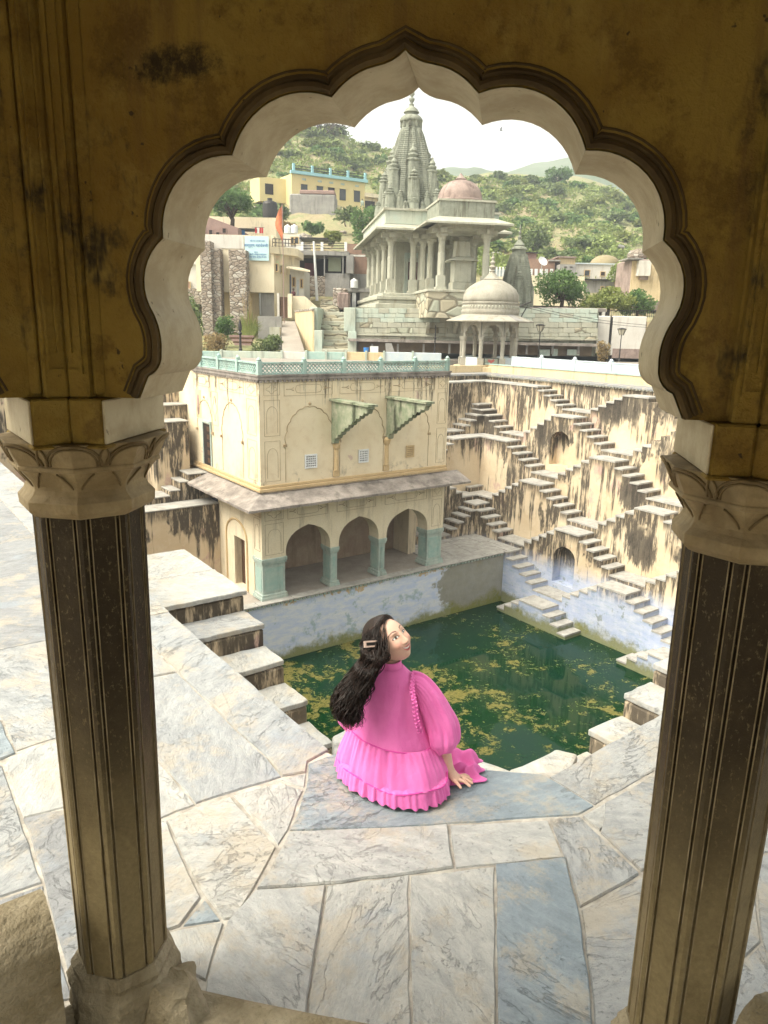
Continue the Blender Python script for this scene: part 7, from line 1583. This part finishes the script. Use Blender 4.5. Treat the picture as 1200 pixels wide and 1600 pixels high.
sleeve([(.104, .050, .545), (.146, .045, .532), (.196, .040, .470), (.238, .032, .390), (.272, .020, .310), (.280, .010, .240), (.282, .006, .200), (.284, .008, .206)], [.048, .054, .062, .069, .077, .077, .052, .034], 3)
sleeve([(-.105, .055, .540), (-.14, .06, .515), (-.178, .07, .445), (-.195, .08, .375), (-.198, .10, .300), (-.19, .12, .25)], [.050, .056, .062, .066, .060, .040], 4)
# ruffles round the armholes
def frill(pts, w, n, seed):
    P = catmull(pts, 10); m_ = len(P); mb = MB(); rs = random.Random(seed)
    for j, q in enumerate(P):
        q = Vector(q); t = (Vector(P[min(j+1, m_-1)]) - Vector(P[max(j-1, 0)])).normalized(); nrm = Vector((.25, -1, .25)).normalized(); s = t.cross(nrm).normalized(); ww = sin(j * n) * .007
        mb.v += [tuple(q - s * w * .5 + nrm * (.004 + ww)), tuple(q + nrm * .006), tuple(q + s * w * .5 + nrm * (.004 - ww))]
    mb.f = [(j*3+i, j*3+i+1, (j+1)*3+i+1, (j+1)*3+i) for j in range(m_-1) for i in (0, 1)]; return mb.build('frill', PK, dr, smooth=False)
frill([(.118, .045, .596), (.112, .0, .576), (.110, -.042, .540), (.120, -.072, .50), (.128, -.085, .44), (.140, -.090, .385), (.155, -.085, .335)], .026, 1.9, 2)
mb = MB(); mb.tube(catmull([(.120, .045, .594), (.114, -.002, .575), (.112, -.045, .540), (.122, -.076, .50), (.130, -.089, .44), (.142, -.094, .385), (.157, -.089, .335)], 6), .003, 5); mb.build('seam', DK, dr)
# cloth spread beside her, under the hand
mb = MB(); n1, n2 = 40, 26
for j in range(n2 + 1):
    for i in range(n1 + 1):
        u, v = i / n1, j / n2; r_ = .20 + .30 * u + .02 * sin(5 * v * pi) * u; f_ = -.055 + (.25 - .04 * u) * v + .07 * u; ed = sst(0, .16, v) * sst(0, .16, 1 - v) * sst(0, .12, 1 - u)
        z_ = .004 + ed * (.026 + .020 * sin(v * 15 + 3 * u) * (.3 + u) + .010 * sin(u * 21 + 4 * v) + .05 * gau(v - .75, .25) * gau(u - .55, .4)) - .03 * max(0, v - .8) 
        if abs(u - .5) < .2 and v < .45: z_ = min(z_, .012)
        mb.v.append((r_, f_, max(.003, z_)))
mb.f = [(j*(n1+1)+i, j*(n1+1)+i+1, (j+1)*(n1+1)+i+1, (j+1)*(n1+1)+i) for j in range(n2) for i in range(n1)]; sp_ = mb.build('spread_skirt', PK, dr, smooth=True); sp_.modifiers.new('solid', 'SOLIDIFY').thickness = .004
# skirt over the thighs, hanging beyond the edge
mb = MB()
for j in range(13):
    t = j / 12; f_ = .14 + .42 * min(1, t * 1.4); z_ = .20 - .02 * t if t < .72 else .185 - 1.4 * (t - .72)
    for i in range(25): u = -1 + i / 12; mb.v.append((.04 + u * .25, f_ + .015 * sin(i * 1.7), max(z_ - .12 * abs(u) ** 3 + .008 * sin(i * 2.1 + j), -.25)))
mb.f = [(j*25+i, j*25+i+1, (j+1)*25+i+1, (j+1)*25+i) for j in range(12) for i in range(24)]; mb.build('lap_cloth', PK, dr, smooth=True)
# ---- hair clip and pearl earring, set on the surface that the lens meets
bmh = bmesh.new(); bmh.from_mesh(hair.data); bmh.from_mesh(ho.data); bvh = BVHTree.FromBMesh(bmh); bmh.free()
bmh = bmesh.new(); bmh.from_mesh(body.data); bvb = BVHTree.FromBMesh(bmh); bmh.free()
def hit(bv_, px, py):
    r = vL(ray(px, py)).normalized(); o_ = toL(CAM); loc, nrm, *_ = bv_.ray_cast(o_, r)
    if loc is None: return None, None
    return loc, (nrm if nrm.dot(r) < 0 else -nrm)
loc, nrm = hit(bvh, 580, 1006)
if loc is None: loc, nrm = HC + HX * .09 + HZ * .03, HX
nrm = nrm.normalized(); ax = vL(CR * .998 + CU * .06); ax = (ax - nrm * ax.dot(nrm)).normalized(); ay = nrm.cross(ax)
def cbox(mb, a0, a1, b0, b1, h0, h1):
    P_ = [loc + ax * a + ay * b + nrm * h for h in (h0, h1) for a, b in ((a0, b0), (a1, b0), (a1, b1), (a0, b1))]; mb.add(P_, [(0, 3, 2, 1), (4, 5, 6, 7), (0, 1, 5, 4), (1, 2, 6, 5), (2, 3, 7, 6), (3, 0, 4, 7)])
mb = MB(); W2, H2, t_ = .043, .0155, .0075; mb.holed([[(-W2, -H2), (-W2, H2), (W2, H2), (W2, -H2)], [(-W2 + t_ * 1.5, -H2 + t_), (-W2 + t_ * 1.5, H2 - t_), (W2 - t_ * 1.5, H2 - t_), (W2 - t_ * 1.5, -H2 + t_)]], lambda a, b, h: loc + ax * a + ay * b + nrm * h, .012, .019)
clip = mb.build('hair_clip', simple('beige_acrylic', (.62, .46, .40), (.55, .40, .34), 60, .3, .05), wom)
mb = MB(); cbox(mb, -W2 + .008, W2 - .008, -.006, .006, .004, .0125); mb.build('clip_bar', MT['metal'], clip)
loc2, n2_ = hit(bvb, 598, 1031.5)
if loc2 is None or (loc2 - HC).length > .2: loc2 = HC + HX * .066 - HZ * .05 - HY * .01; n2_ = HX
loc2 = loc2 + n2_ * .006; mb = MB(); mb.lathe([(.0, -.0065), (.0046, -.0046), (.0065, 0), (.0046, .0046), (.0, .0065)], 14, loc2); mb.build('earring', simple('pearl', (.80, .77, .72), (.78, .75, .70), 10, .2, 0, spec=.6), wom, smooth=True)
